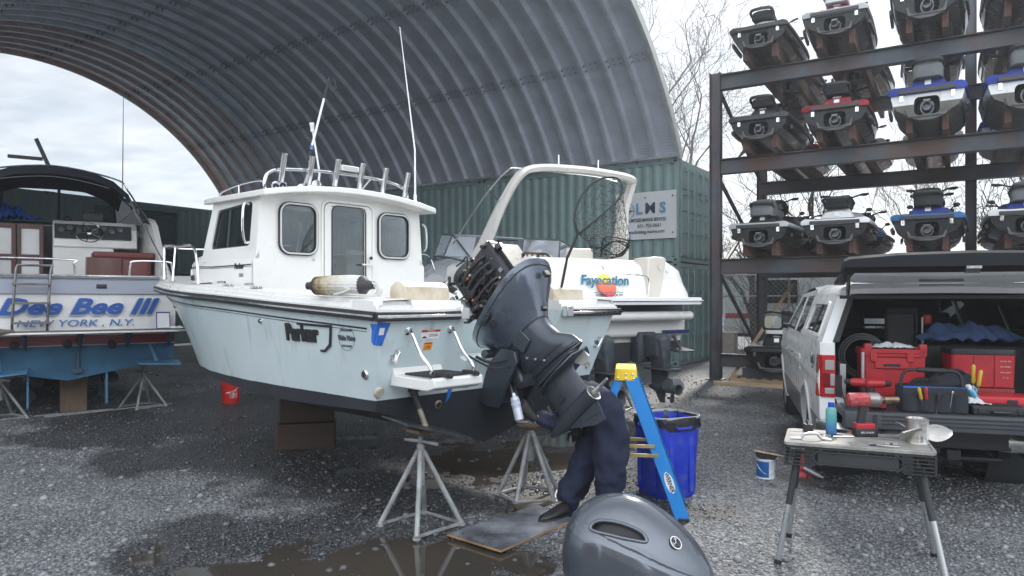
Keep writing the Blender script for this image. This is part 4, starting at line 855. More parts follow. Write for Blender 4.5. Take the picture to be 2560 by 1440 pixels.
# swivel and clamp brackets
b = MB(); b.loft([sring(0, .27, .62, .07, .06, 3), sring(0, .27, 1.0, .08, .07, 3)]); b.tube([(-.17, .33, .98), (.17, .33, .98)], .035, 12); b.box((0, .18, .95), (.13, .16, .08)); b.box((0, .18, .62), (.12, .16, .06)); sw = b.build('swivel_bracket', OBD, ob, bevel=.008)
for x, m_ in ((0, CHROME),):
 b = MB(); b.tube([(x, .33, .96), (x, .44, .60)], .02, 10); b.build('tilt_ram_rod', m_, sw)
 b = MB(); b.tube([(x, .4, .74), (x, .49, .46)], .036, 12); b.build('tilt_cylinder', OBD, sw)
cl = None
for s in (-1, 1):
 b = MB(); pl = [(.0, 1.24), (-.06, 1.27), (-.11, 1.22), (-.07, 1.1), (.02, .84), (.09, .84), (.12, .9), (.04, 1.14)]
 # clamp plates hang down the transom face (boat frame -> motor frame)
 Mi = Matrix.Rotation(-TILT, 4, 'X') @ Matrix.Translation(-MOT)
 P = lambda x, y, z: Mi @ V((x, y, z))
 a = [P(s * .15, y - .03, z) for y, z in [(.02, 1.30), (-.12, 1.28), (-.14, 1.2), (-.05, 1.05), (.07, .84), (.2, .84), (.3, .9), (.14, 1.2)]]; c_ = [P(s * .185, y - .03, z) for y, z in [(.02, 1.30), (-.12, 1.28), (-.14, 1.2), (-.05, 1.05), (.07, .84), (.2, .84), (.3, .9), (.14, 1.2)]]
 b.loft([a, c_]); b.build('clamp_bracket', OBD, ob, bevel=.006)
 b = MB(); b.lathe([(.018, 0), (.018, .02), (.01, .022)], c=P(s * .1, .03, 1.0), axis=(Mi.to_3x3() @ V((0, -1, 0))), seg=6); b.build('bolt', CHROME, ob)
b = MB(); b.box(P(0, .1, .92), (.36, .06, .12), rot=Matrix.Rotation(-TILT, 3, 'X')); b.box(P(0, .02, 1.12), (.3, .05, .05), rot=Matrix.Rotation(-TILT, 3, 'X')); b.build('bracket_web', OBD, ob, bevel=.01)
# powerhead
PH = mat('engine_black', (.02, .022, .026), .35, .2, var=.4, vscale=30); ALU = mat('cast_alu', (.22, .23, .25), .45, .7, var=.3, vscale=25)
b = MB(); b.rbox((0, .02, 1.37), (.30, .42, .46), .04); b.rbox((0, -.22, 1.37), (.34, .16, .42), .03); b.box((0, -.3, 1.42), (.24, .06, .26)); b.rbox((-.13, .0, 1.36), (.09, .3, .2), .02); ph = b.build('engine_block', PH, ob, bevel=.005)
b = MB(); b.lathe([(.15, -.03), (.165, -.02), (.165, .03), (.15, .045), (.05, .05)], c=(0, .12, 1.65), seg=26); b.rbox((0, -.1, 1.64), (.2, .3, .05), .03)
b.build('flywheel_cover', BLACKP, ob, smooth=40, bevel=.004)
b = MB(); b.tube(SP([(-.13, .28, 1.6), (-.16, .3, 1.68), (-.1, .32, 1.74), (.1, .32, 1.74), (.16, .3, 1.68), (.14, .2, 1.62)], 6), .02, 8); b.build('lifting_bracket', BLACKP, ob)
b = MB()
for k in range(4): z = 1.31 + .075 * k; b.tube(SP([(-.12, .12, z), (-.2, .06, z), (-.215, -.06, z), (-.18, -.18, z), (-.1, -.22, z)], 5), .017, 10)
b.build('intake_manifold', PH, ob)
b = MB(); b.lathe([(.042, -.1), (.045, -.09), (.045, .07), (.03, .1)], c=(-.19, .23, 1.36), axis=(0, .1, 1), seg=18); b.lathe([(.02, -.0), (.02, .08)], c=(-.2, .28, 1.45), seg=12); b.build('starter_motor', ALU, ob)
b = MB(); b.lathe([(.035, 0), (.04, .01), (.04, .06), (.03, .07)], c=(.06, -.1, 1.66), seg=18); b.box((-.02, -.22, 1.66), (.12, .04, .03)); b.box((.02, -.02, 1.675), (.2, .02, .02)); b.build('pulley', mat('bare_alu', (.5, .52, .54), .35, .8), ob)
random.seed(3)
b = MB(); cb = MB()
for k in range(46):
 b = MB(); side = random.choice((-1, -1, -1, 1, 0)); y = random.uniform(-.26, .27); z = random.uniform(1.18, 1.62)
 p = V((side * random.uniform(.14, .2) if side else random.uniform(-.14, .14), y if side else random.choice((-.33, .22)), z)); s_ = random.uniform(.012, .035)
 if random.random() < .5: b.box(p, (s_ * 1.2, s_ * random.uniform(.7, 2), s_ * random.uniform(.7, 1.6)), mi=random.choice((0, 0, 0, 1)), rz=random.random())
 else: b.lathe([(s_ * .5, -s_), (s_ * .5, s_), (s_ * .3, s_ * 1.2)], c=p, axis=(side or .3, random.uniform(-.4, .4), random.uniform(-.4, .6)), seg=8, mi=random.choice((0, 0, 1, 2)))
 b.build('engine_fitting', [PH, ALU, mat('dull_zinc', (.42, .4, .34), .4, .8)], ob)
REDP = mat('red_cap', (.5, .05, .04), .4)
for k in range(16):
 z = random.uniform(1.28, 1.6); y = random.uniform(-.2, .25); x = -random.uniform(.16, .23); pts = [V((x, y, z))]
 for q in range(4): pts.append(pts[-1] + V((random.uniform(-.02, .02), random.uniform(-.09, .09), random.uniform(-.07, .07))))
 cb.tube(SP(pts, 4), random.choice((.005, .007, .01)), 6, mi=0)
for k in range(7):
 pts = [V((random.uniform(-.15, .15), random.uniform(-.33, -.1), 1.60)) for _ in range(2)]; cb.tube(SP([pts[0], (pts[0] + pts[1]) / 2 + V((0, 0, .08)), pts[1]], 5), .007, 6)
cb.build('wiring_hoses', BLACKR, ob)
for p in ((-.22, .02, 1.5), (-.21, .1, 1.34), (-.2, -.12, 1.55)): b = MB(); b.ball(p, .012); b.build('red_cap', REDP, ob)
b = MB(); b.tube(SP([P(-.35, .1, 1.24), P(-.28, 0, 1.2), P(-.12, -.08, 1.25), P(-.06, -.02, 1.4)], 6), .012, 8); b.tube(SP([P(-.4, .14, 1.25), P(-.3, -.05, 1.16), P(-.1, -.1, 1.2), P(0, -.02, 1.35)], 6), .009, 8); b.build('control_cables', BLACKR, ob)
# ================================================================== jack stands, blocks
STANDM = mat('galvanised_stand', (.36, .38, .39), .55, .35, var=.2, vscale=9, dirt=(.12, .1, .08), dirt_amt=.6, dscale=7)
def jack_stand(loc, rz, apex, top, label, spread=.30, tiltv=(0, 0), legs=4, group='boat jack stands'):
 t = thing('jack_stand', label, 'jack stand', loc, rz, group)
 feet = [V((spread * math.cos(R(360 * k / legs)), spread * math.sin(R(360 * k / legs)), .02)) for k in range(legs)]
 for f in feet:
  b = MB(); b.tube([f, f * .06 + V((0, 0, apex))], .019, 10); b.lathe([(.03, -.02), (.03, .0)], c=f, seg=10); b.build('leg', STANDM, t)
 b = MB()
 for k in range(legs if legs > 3 else 3):
  if legs == 4 and k == 2: continue
  b.tube([feet[k], feet[(k + 1) % legs]], .014, 6)
 b.build('base_bar', STANDM, t)
 b = MB(); b.tube([(0, 0, apex * .55), (0, 0, apex + .05)], .03, 12); b.build('sleeve', STANDM, t)
 b = MB(); b.tube([(0, 0, apex - .1), (0, 0, top - .05)], .019, 10)
 for k in range(14): b.lathe([(.019, 0), (.022, .004), (.019, .008)], c=(0, 0, apex + .05 + k * max(.004, (top - apex - .12) / 14)), seg=10)
 b.build('screw', STANDM, t)
 b = MB(); b.tube([(-.12, .02, apex + .08), (.0, 0, apex + .07), (.13, -.03, apex + .05)], .013, 8); b.build('handle', STANDM, t)
 b = MB(); a = V((tiltv[0], tiltv[1], 1)).normalized(); b.lathe([(.04, -.05), (.11, -.02), (.11, .0)], c=(0, 0, top - .02), axis=a, seg=4); b.build('top_pad', mat('plywood_pad', (.2, .15, .1), .8, var=.3), t)
 return t
g = gp(1052, 1316); jack_stand((g.x, g.y, 0), R(2), .56, .74, 'grey jack stand under the port stern of the pilothouse boat, blue paint on a leg', .30)
g = gp(1325, 1241); jack_stand((g.x, g.y, 0), R(28), .56, .64, 'grey jack stand beside the plywood sheet, under the starboard stern', .27, legs=5)
TIMB = mat('old_timber', (.075, .052, .042), .85, var=.35, vscale=3, stretch=(1, 8, 8), dirt=(.03, .025, .02), dirt_amt=.6, bump=.5, bscale=30)
TIMB2 = mat('grey_timber', (.22, .16, .11), .85, var=.3, vscale=3, stretch=(8, 8, 1), dirt=(.1, .08, .06), dirt_amt=.5, bump=.4, bscale=30)
g = gp(757, 1125) + V((0, .15, 0))
b = MB(); b.box((0, 0, .145), (.64, .32, .29)); tag(b.build('timber_block', TIMB, None, bevel=.02), 'dark weathered timber block, lower of the two under the pale blue keel', 'timber block'); o_ = bpy.data.objects['timber_block']; o_.location = g; o_.rotation_euler = (0, 0, R(12))
b = MB(); b.box((0, 0, .14), (.60, .3, .27)); o_ = tag(b.build('timber_block', TIMB, None, bevel=.025), 'dark rounded timber block lying on another, touching the pale blue keel', 'timber block'); o_.location = g + V((.0, .01, .292)); o_.rotation_euler = (0, 0, R(15))
# ================================================================== person cleaning the motor
def skin_body(name, joints, edges, mats, parent=None, root=0, sub=2, disp=0, dsize=.08):
 me = bpy.data.meshes.new(name); me.from_pydata([j[0] for j in joints], edges, []); me.materials.append(mats)
 o = link_obj(name, me, parent); m = o.modifiers.new('skin', 'SKIN'); m.use_smooth_shade = True; m.branch_smoothing = .4
 for i, j in enumerate(joints):
  r = j[1]; me.skin_vertices[0].data[i].radius = r if isinstance(r, tuple) else (r, r)
 me.skin_vertices[0].data[root].use_root = True
 s = o.modifiers.new('sub', 'SUBSURF'); s.levels = sub; s.render_levels = sub
 if disp:
  t = bpy.data.textures.get('folds%g' % dsize) or bpy.data.textures.new('folds%g' % dsize, 'CLOUDS'); t.noise_scale = dsize; t.noise_depth = 3
  d = o.modifiers.new('folds', 'DISPLACE'); d.texture = t; d.strength = disp; d.mid_level = .5
 return o
A = lambda px, py, Y: at(px, py, Y)
DP = -.22
AP = lambda px, py, Y: at(px, py, Y + DP)
pel, sp1, chest, neck, head = AP(1528, 1066, 5.72), AP(1518, 1012, 5.72), AP(1478, 972, 5.68), AP(1435, 972, 5.64), AP(1400, 982, 5.6)
hipF, kneeF, ankF, toeF = AP(1492, 1092, 5.82), AP(1450, 1182, 5.84), A(1404, 1268, 5.56), A(1372, 1288, 5.50)
hipN, kneeN, ankN, toeN = AP(1535, 1092, 5.58), AP(1526, 1178, 5.62), AP(1516, 1252, 5.72), AP(1480, 1266, 5.66)
shN, elN, wrN = AP(1442, 992, 5.62), AP(1402, 1062, 5.66), AP(1332, 1042, 5.52)
shF, elF, wrF = AP(1430, 985, 5.84), AP(1432, 1040, 5.86), AP(1440, 1072, 5.84)
SKIN = mat('skin', (.42, .26, .18), .5, var=.08); NAVY = mat('navy_cloth', (.012, .017, .045), .85, var=.18, vscale=5, bump=.25, bscale=220); GLOVE = mat('black_glove', (.012, .012, .014), .55, bump=.3, bscale=150)
jo = [(pel, .1), (sp1, .1), (chest, .12), (neck, .055), (head, (.085, .1)), (hipF, .075), (kneeF, .055), (ankF, .04), (hipN, .075), (kneeN, .055), (ankN, .04), (shN, .055), (elN, .042), (wrN, .027), (shF, .055), (elF, .042), (wrF, .027), (toeF, .03), (toeN, .03), (AP(1378, 992, 5.58), .05)]
ed = [(0, 1), (1, 2), (2, 3), (3, 4), (4, 19), (0, 5), (5, 6), (6, 7), (0, 8), (8, 9), (9, 10), (2, 11), (11, 12), (12, 13), (2, 14), (14, 15), (15, 16), (7, 17), (10, 18)]
per = skin_body('person', jo, ed, SKIN, root=0)
tag(per, 'person in navy coveralls bending under the tilted motor, spraying with a can', 'person')
cj = [(pel, (0.191, 0.180)), (sp1, (0.191, 0.186)), (chest, (0.203, 0.191)), (neck, 0.120), (hipF, 0.150), (kneeF, 0.118), (A(1407, 1270, 5.56), 0.102), (hipN, 0.162), (kneeN, 0.126), (AP(1517, 1262, 5.7), 0.108), (shN, 0.108), (elN, 0.082), (AP(1345, 1046, 5.53), 0.060), (shF, 0.108), (elF, 0.078), (AP(1438, 1062, 5.85), 0.058), (A(1432, 1222, 5.60), 0.108), (AP(1522, 1212, 5.66), 0.120), (AP(1372, 1055, 5.58), 0.074)]
ce = [(0, 1), (1, 2), (2, 3), (0, 4), (4, 5), (5, 16), (16, 6), (0, 7), (7, 8), (8, 17), (17, 9), (2, 10), (10, 11), (11, 18), (18, 12), (2, 13), (13, 14), (14, 15)]
skin_body('coverall', cj, ce, NAVY, per, root=0, sub=3, disp=.085, dsize=.13)
t_ = bpy.data.textures.new('creases', 'CLOUDS'); t_.noise_scale = .045; t_.noise_depth = 2; d_ = bpy.data.objects['coverall'].modifiers.new('creases', 'DISPLACE'); d_.texture = t_; d_.strength = .034
skin_body('cap', [(AP(1403, 970, 5.6), (.1, .11)), (AP(1396, 966, 5.6), .09)], [(0, 1)], mat('black_cap', (.02, .02, .025), .8), per)
SHOE = mat('black_shoe', (.014, .015, .018), .35, var=.3)
def shoe(heel, toe, nm):
 d = toe - heel; d.z = 0; d.normalize(); s_ = V((-d.y, d.x, 0)); base = V((heel.x, heel.y, 0)); b = MB(); rg = []
 for a, w_, h_ in ((-.07, .03, .09), (-.05, .042, .12), (.02, .045, .11), (.09, .05, .075), (.16, .05, .06), (.21, .035, .045), (.235, .012, .03)):
  c_ = base + d * a; rg.append([c_ + s_ * w_ * q + V((0, 0, .03 + (h_ - .015) * z_)) for q, z_ in ((-1, 0), (-1, .3), (-.85, .75), (-.35, 1), (.35, 1), (.85, .75), (1, .3), (1, 0))])
 b.loft(rg); so2 = b.build('shoe', SHOE, per, smooth=60, subsurf=1); b = MB()
 P_ = [base + d * a + s_ * w_ for a, w_ in ((-.08, -.03), (.02, -.048), (.12, -.056), (.2, -.042), (.245, 0), (.2, .042), (.12, .056), (.02, .048), (-.08, .03))]
 b.loft([[p + V((0, 0, .008)) for p in P_], [p + V((0, 0, .034)) for p in P_]]); b.build('sole', BLACKR, so2, bevel=.004)
shoe(A(1406, 1290, 5.5), A(1374, 1298, 5.42), 'f'); shoe(V((ankN.x, ankN.y, 0)), V((toeN.x, toeN.y, 0)), 'n')
def glove(wr, palm_end, normal, curls, nm='glove'):
 """palm with five unequal, bent fingers; curls = bend per joint in degrees"""
 d = (palm_end - wr).normalized(); n_ = (normal - d * normal.dot(d)).normalized(); s_ = d.cross(n_)
 b = MB(); pl = (palm_end - wr).length
 b.loft([[wr + d * a + s_ * (w_ * math.cos(t)) + n_ * (h_ * math.sin(t)) for t in [2 * math.pi * k / 12 for k in range(12)]] for a, w_, h_ in ((-.03, .032, .028), (.0, .034, .026), (pl * .4, .042, .02), (pl * .8, .044, .017), (pl, .04, .012))])
 for i, (off, ln) in enumerate(((-.033, .068), (-.011, .078), (.011, .074), (.032, .06))):
  p = palm_end + s_ * off - d * .005; dd = d.copy(); pts = [p - d * .02, p]; cu = curls[i] if isinstance(curls, (list, tuple)) else curls
  for f in (.45, .3, .25):
   dd = (Matrix.Rotation(R(cu), 3, s_) @ dd); p = p + dd * ln * f; pts.append(p)
  b.tube(pts, [.0105, .0105, .010, .009, .007], 8)
 p = wr + d * pl * .3 + s_ * .035; dd = (d * .6 + s_ * .6 + n_ * .3).normalized(); b.tube([p - s_ * .015, p + dd * .03, p + dd * .05 + d * .012, p + dd * .055 + d * .035], [.013, .012, .011, .008], 8)
 return b.build(nm, GLOVE, per, smooth=60)
glove(wrN, AP(1305, 1012, 5.50), V((0, -1, .2)), (-55, -58, -52, -48))
glove(wrF, AP(1442, 1092, 5.82), V((0, -1, 0)), (18, 22, 24, 20))
# spray can held in the near hand
CANW = mat('can_white', (.55, .58, .66), .3, .2)
t = thing('spray_can', 'white aerosol can held in the gloved hand under the motor', 'spray can', A(1299, 1050, 5.24), rot=(R(-8), R(-13), 0))
b = MB(); b.lathe([(.03, 0), (.033, .004), (.033, .15), (.03, .165), (.018, .175)], seg=22); cn = b.build('can', CANW, t); b = MB(); b.lathe([(.012, .174), (.012, .19), (.009, .2)], seg=12); b.build('nozzle', LABW, t)
b = MB(); b.lathe([(.0334, .09), (.0334, .15)], seg=22, caps=False); b.build('printed_band', mat('can_band', (.4, .44, .6), .35), cn)
text('CLEANER', 'lettering', LABW, cn, (0, -.0345, .12), (1, 0, 0), (0, 0, 1), .012, .0005)
# ================================================================== stepladder
LBL = mat('ladder_blue', (.015, .22, .62), .4, coat=.2, var=.05); YEL = mat('ladder_yellow', (.8, .55, .03), .45, var=.05); BRASS = mat('brass_bar', (.45, .36, .18), .35, .8, var=.2)
lt = thing('stepladder', 'blue fibreglass stepladder with yellow top cap beside the blue bin', 'ladder', (.905, 5.72, 0), R(-9))
b = MB(); b.loft([[V((x * k, y * 1, z)) for x, y in rrect(.18, .46, .03, 3)] for z, k in ((1.055, 1), (1.07, .98), (1.13, .92), (1.145, .86))]); cap_ = b.build('top_cap', YEL, lt, bevel=.004)
b = MB(); b.loft([[V((x, y, z)) for x, y in rrect(.07, .3, .02, 3)] for z in (1.1455, 1.1465)]); b.build('cap_tray', mat('yellow_dark', (.5, .33, .02), .6), cap_)
for i, (x, z) in enumerate(((-.06, 1.075), (0.0, 1.072), (.0, 1.105), (.05, 1.105), (.06, 1.07))):
 b = MB(); b.lathe([(.008, 0), (.007, .004), (.003, .006)], c=(x, -.232, z), axis=(0, -1, 0), seg=10); b.build('rivet', CHROME, cap_)
def rail(x0, z0, x1, z1, y, w_, name):
 b = MB(); d = V((x1 - x0, 0, z1 - z0)).normalized(); n_ = V((-d.z, 0, d.x)); L_ = math.hypot(x1 - x0, z1 - z0); o = V((x0, y, z0)); sy = 1 if y < 0 else -1
 b.prism([(0, -w_ / 2), (L_, -w_ / 2), (L_, w_ / 2), (0, w_ / 2)], o, d, n_, .004 * sy); return b, o, d, n_, L_, sy
for y in (-.225, .225):
 b, o, d, n_, L_, sy = rail(.045, 1.07, .43, .0, y, .098, 'r')
 for e in (-1, 1): b.prism([(0, 0), (L_, 0), (L_, -.028 * 1), (0, -.028 * 1)], o + n_ * e * .049, d, V((0, -sy, 0)), .004)
 r_ = b.build('front_rail', LBL, lt)
 if y < 0:
  nn = V((0, -1, 0)); fl = lambda s_, q=.006: o + d * s_ + nn * q; up = -d; rd_ = V((d.z * -1, 0, d.x)) if False else n_ * -1
  rd_ = n_ if n_.x > 0 else -n_
  b = MB(); b.prism([(.045 * math.cos(a), .105 * math.sin(a)) for a in [2 * math.pi * k / 28 for k in range(28)]], fl(.83, .0015), rd_, up, -.0012 if rd_.cross(up).y > 0 else .0012); b.build('label_oval', mat('label_navy', (.01, .02, .06), .4), r_)
  b = MB(); b.prism([(.031 * math.cos(a), .085 * math.sin(a)) for a in [2 * math.pi * k / 28 for k in range(28)]], fl(.83, .0032), rd_, up, -.001 if rd_.cross(up).y > 0 else .001); b.build('label_oval', LABW, r_)
  text('WERNER', 'lettering', MATS['label_navy'], r_, fl(.83, .005), d, rd_, .03, .0008, 0, .9, bold=.001)
  text('250 lb\n113 kg', 'lettering', LABW, r_, fl(.13, .003), rd_, up, .022, .0006, 0, .8, bold=.0006)
  for k in range(4): plate(r_, fl(.22 + .03 * k, .0016), rd_, up, .055, .02, LABW, 'rail_sticker', .001)
  plate(r_, fl(.37, .0016), rd_, up, .06, .09, LABW, 'rail_sticker', .001)
  b = MB()
  for k in range(10): b.box(fl(.395, .003) + rd_ * (-.02 + .0045 * k), (.0015 + .001 * (k % 3), .001, .03));
  b.build('barcode', INK, r_)
 b, o, d, n_, L_, sy = rail(-.05, 1.07, -.42, .0, y * .92, .055, 'r'); b.build('rear_rail', LBL, lt)
 for z in (.56, .49) if y < 0 else (.52,):
  b = MB(); fx = .045 + (1.07 - z) * .36; b.box(((fx - .26) / 2 - 0, y * 1.03 - (.004 if y < 0 else -.004), z), (fx + .26 - .02, .006, .028)); b.build('spreader', BRASS, lt, bevel=.002)
for k in range(1, 4):
 z = .29 * k - .02; b = MB(); b.box((.045 + (1.07 - z) * .36, 0, z), (.085, .44, .022)); b.build('step', mat('tread_alu', (.45, .46, .48), .4, .8, var=.1), lt, bevel=.003)
for y in (-.225, .225):
 for x in (.43, -.42): b = MB(); b.box((x, y, .012), (.08, .04, .024)); b.build('rubber_foot', BLACKR, lt, bevel=.004)
# ================================================================== blue bin with black liner
BINB = mat('bin_blue', (.012, .04, .5), .45, var=.08, vscale=4, dirt=(.12, .15, .3), dirt_amt=.5, dscale=9)
g = V((1.335, 6.22, 0)); bn = thing('trash_bin', 'royal blue plastic trash bin lined with a black bag', 'bin', g, R(24))
b = MB(); rg = []
for z, k in ((.0, .92), (.02, .96), (.42, 1.03), (.45, 1.06), (.66, 1.10)): rg.append([V((x * k, y * k, z)) for x, y in rrect(.41, .41, .10, 5)])
for z, k in ((.66, 1.06), (.05, .9)): rg.append([V((x * k, y * k, z)) for x, y in rrect(.41, .41, .10, 5)])
b.loft(rg); bd = b.build('bin_body', BINB, bn, smooth=40)
for s in (-1, 1):
 for off in (-.1, .1):
  b = MB(); b.box((off, s * .205, .3), (.05, .03, .5), taper=(1, 1)); b.box((s * .205, off, .3), (.03, .05, .5)); b.build('rib', BINB, bd, bevel=.01)
for ang in (0, 90, 180, 270):
 Rm = Matrix.Rotation(R(ang), 3, 'Z'); b = MB(); b.tube([Rm @ V(p) for p in ((-.07, -.22, .62), (-.07, -.25, .60), (.07, -.25, .60), (.07, -.22, .62))], .012, 8); b.build('handle', BINB, bn)
b = MB(); rg = []
for z, k in ((.61, 1.14), (.63, 1.13), (.675, 1.135), (.685, 1.12), (.67, 1.08), (.6, 1.03), (.48, 1.0)):
 rg.append([V((x * k + .006 * math.sin(i * 2.1 + z * 60), y * k + .006 * math.cos(i * 1.7), z - (.035 * (math.sin(i * .9) > .2) if z < .62 else 0) - (.02 * math.sin(i * 1.3) if z < .5 else 0))) for i, (x, y) in enumerate(rrect(.41, .41, .10, 7))])
b.loft(rg[::-1], caps=False); b.build('bin_liner', mat('black_bag', (.012, .012, .014), .3, bump=.6, bscale=25), bn, smooth=70)
b = MB(); b.loft([[V((x * k, y * k, z)) for x, y in rrect(.41, .41, .10, 7)] for z, k in ((.672, 1.13), (.690, 1.135), (.690, 1.10), (.672, 1.09))], caps=False); b.build('rim', mat('rim_light', (.35, .38, .42), .4), bn)
# ================================================================== plywood sheet
c4 = [gp(1118, 1342), gp(1252, 1384), gp(1437, 1305), gp(1342, 1268)]
b = MB(); b.loft([[p + V((0, 0, .006)) for p in c4], [p + V((0, 0, .022)) for p in c4]]); ply = b.build('plywood_sheet', [mat('wet_film_ply', (.11, .12, .145), .3, var=.5, vscale=3.5, dirt=(.4, .42, .46), dirt_amt=.6, dscale=3)], None)
tag(ply, 'dark film-faced plywood sheet lying wet on the gravel under the shoe', 'plywood sheet')
ply.data.materials.append(mat('ply_edge', (.3, .18, .09), .8, var=.3))
for p_ in ply.data.polygons:
 if abs(p_.normal.z) < .5: p_.material_index = 1
# cardboard scrap under the second stand
c5 = [gp(1268, 1256), gp(1300, 1282), gp(1380, 1262), gp(1400, 1232)]
b = MB(); b.loft([[p + V((0, 0, .002)) for p in c5], [p + V((0, 0, .014)) for p in c5]]); tag(b.build('wooden_board', mat('muddy_board', (.07, .055, .04), .7, var=.3)), 'muddy thin board under the feet of the second jack stand', 'board')
# ================================================================== motor cover in the foreground
cv = thing('motor_cover', 'glossy grey outboard motor cover standing on the gravel by the plywood', 'motor cover', (.675, 3.98, 0), R(-12))
CVM = paint_metal('cover_grey', (.11, .125, .155), .2, .8); CVD = paint_metal('cover_low_reflect', (.075, .088, .112), .26, .6)  # second, darker grey paints the duller reflections below the crease into the colour
NA, NH = 220, 96
def cvp(i, j, inset=0):
 a = 2 * math.pi * i / NA; h = j / NH
 # h 0 bottom .. 1 crown; crown sits towards the front (-x), tail falls away to +x
 w_ = (1 - h ** 3.0) ** .5 if h < 1 else 0; w_ = max(w_, .0); c_, s_ = math.cos(a), math.sin(a)
 ax = .425 * (.96 + .05 * math.sin(h * 2.2)) * w_; ay = .255 * w_ * (1 - .0 * h)
 e = 2.5; x = ax * math.copysign(abs(c_) ** (2 / e), c_); y = ay * math.copysign(abs(s_) ** (2 / e), s_)
 if c_ > 0: y *= 1 - .30 * c_ ** 2
 xs = .04 - .10 * h ** 1.5 + (.0 if c_ < 0 else 0)
 z = .60 * h - (.10 * max(0, x / .4) ** 1.6) * h
 # shoulder crease sweeping back along the side
 cr = h - (.62 - .25 * (x / .4)); k = math.exp(-(cr / .035) ** 2) * .010 * abs(s_); sh = (-.014 if cr < 0 else 0) * abs(s_)
 f = 1 - (inset / .25); y *= f; x *= f
 return V((x + xs, y + math.copysign(k + sh, y) if abs(y) > .01 else y, max(0, z - inset * .5)))
def in_vent(i, j):
 p = cvp(i, j);
 if p.y > 0: return None
 u = (p.x + .075) / .155; lo = .425 - .02 * u; hi = lo + .055 * max(0, 1 - u * u) ** .5 + .010
 return abs(u) < 1 and lo < p.z < hi
b = MB(); vs = [cvp(i, j) for j in range(NH + 1) for i in range(NA)]; fs = [];
for j in range(NH):
 for i in range(NA):
  if in_vent(i + .5, j + .5): continue
  k = (i + 1) % NA; fs.append((j * NA + i, j * NA + k, (j + 1) * NA + k, (j + 1) * NA + i))
b._add(vs, fs)
crease = lambda i, j: (cvp(i, j).z)
for q, f in enumerate(fs):
 j, i = divmod(f[0], NA); p = cvp(i + .5, j + .5); hh = j / NH
 if hh < .62 - .25 * (p.x / .4) - .14: b.m[q] = 1
cs_ = b.build('cover_shell', [CVM, CVD], cv, smooth=60)
b = MB(); vs = [cvp(i, j, .035) for j in range(NH + 1) for i in range(NA)]; b._add(vs, [(j * NA + i, j * NA + (i + 1) % NA, (j + 1) * NA + (i + 1) % NA, (j + 1) * NA + i) for j in range(8, NH) for i in range(NA)]); b.build('inner_duct', mat('duct_black', (.015, .016, .02), .5), cv, smooth=60)
# lip round the opening
lip = []
for k in range(41):
 u = -1 + 2 * k / 40; lip.append((u, 0))
def surf(xw, zw):
 best = None
 for j in range(NH):
  for i in range(NA // 2, NA):
   p = cvp(i, j); d_ = (p.x - xw) ** 2 + (p.z - zw) ** 2
   if best is None or d_ < best[0]: best = (d_, p)
 return best[1]
loop = []
for k in range(25):
 u = -1 + 2 * k / 24; xw = -.075 + .155 * u; lo = .425 - .02 * u; loop.append(surf(xw, lo + .055 * max(0, 1 - u * u) ** .5 + .010))
for k in range(25):
 u = 1 - 2 * k / 24; loop.append(surf(-.075 + .155 * u, .425 - .02 * u))
for _ in range(3): loop = [(loop[i - 1] + loop[i] * 2 + loop[(i + 1) % len(loop)]) / 4 for i in range(len(loop))]
b = MB(); b.tube(SP(loop + [loop[0]], 3), .0105, 8); b.build('vent_lip', CVM, cs_, smooth=60)
# round badge and number
p = surf(.22, .395); pn = (surf(.25, .38) - surf(.19, .40)).normalized(); upv = (surf(.21, .43) - surf(.225, .36)).normalized(); nn = pn.cross(upv).normalized(); nn = nn if nn.y < 0 else -nn
b = MB(); b.lathe([(.036, 0), (.036, .004), (.033, .006)], c=p + nn * .001, axis=nn, seg=26); bg_ = b.build('badge', INK, cv)
b = MB(); ring_prism(b, [(.034 * math.cos(2 * math.pi * k / 26), .034 * math.sin(2 * math.pi * k / 26)) for k in range(26)], [(.029 * math.cos(2 * math.pi * k / 26), .029 * math.sin(2 * math.pi * k / 26)) for k in range(26)], p + nn * .008, pn, upv, .001)
for k in range(3):
 a = R(90 + 120 * k); d_ = pn * math.cos(a) + upv * math.sin(a); e_ = pn * -math.sin(a) + upv * math.cos(a); c_ = p + nn * .008
 b.tube([c_, c_ + d_ * .026], .002, 5); b.tube([c_ + d_ * .014 + e_ * .006, c_ + d_ * .026 + e_ * .006], .0013, 5); b.tube([c_ + d_ * .014 - e_ * .006, c_ + d_ * .026 - e_ * .006], .0013, 5)
b.build('badge_symbol', CHROME, bg_)
p = surf(.40, .15); pn = (surf(.42, .15) - surf(.34, .15)); pn.z = 0; pn.normalize(); nn = V((pn.y, -pn.x, 0)); nn = nn if nn.y < 0 else -nn
lab = plate(cv, p + nn * .004, pn, (0, 0, 1), .12, .075, LABW, 'number_plate', .002); text('150', 'lettering', INK, lab, p + nn * .0075, pn, (0, 0, 1), .045, .001, .1, 1, bold=.002)
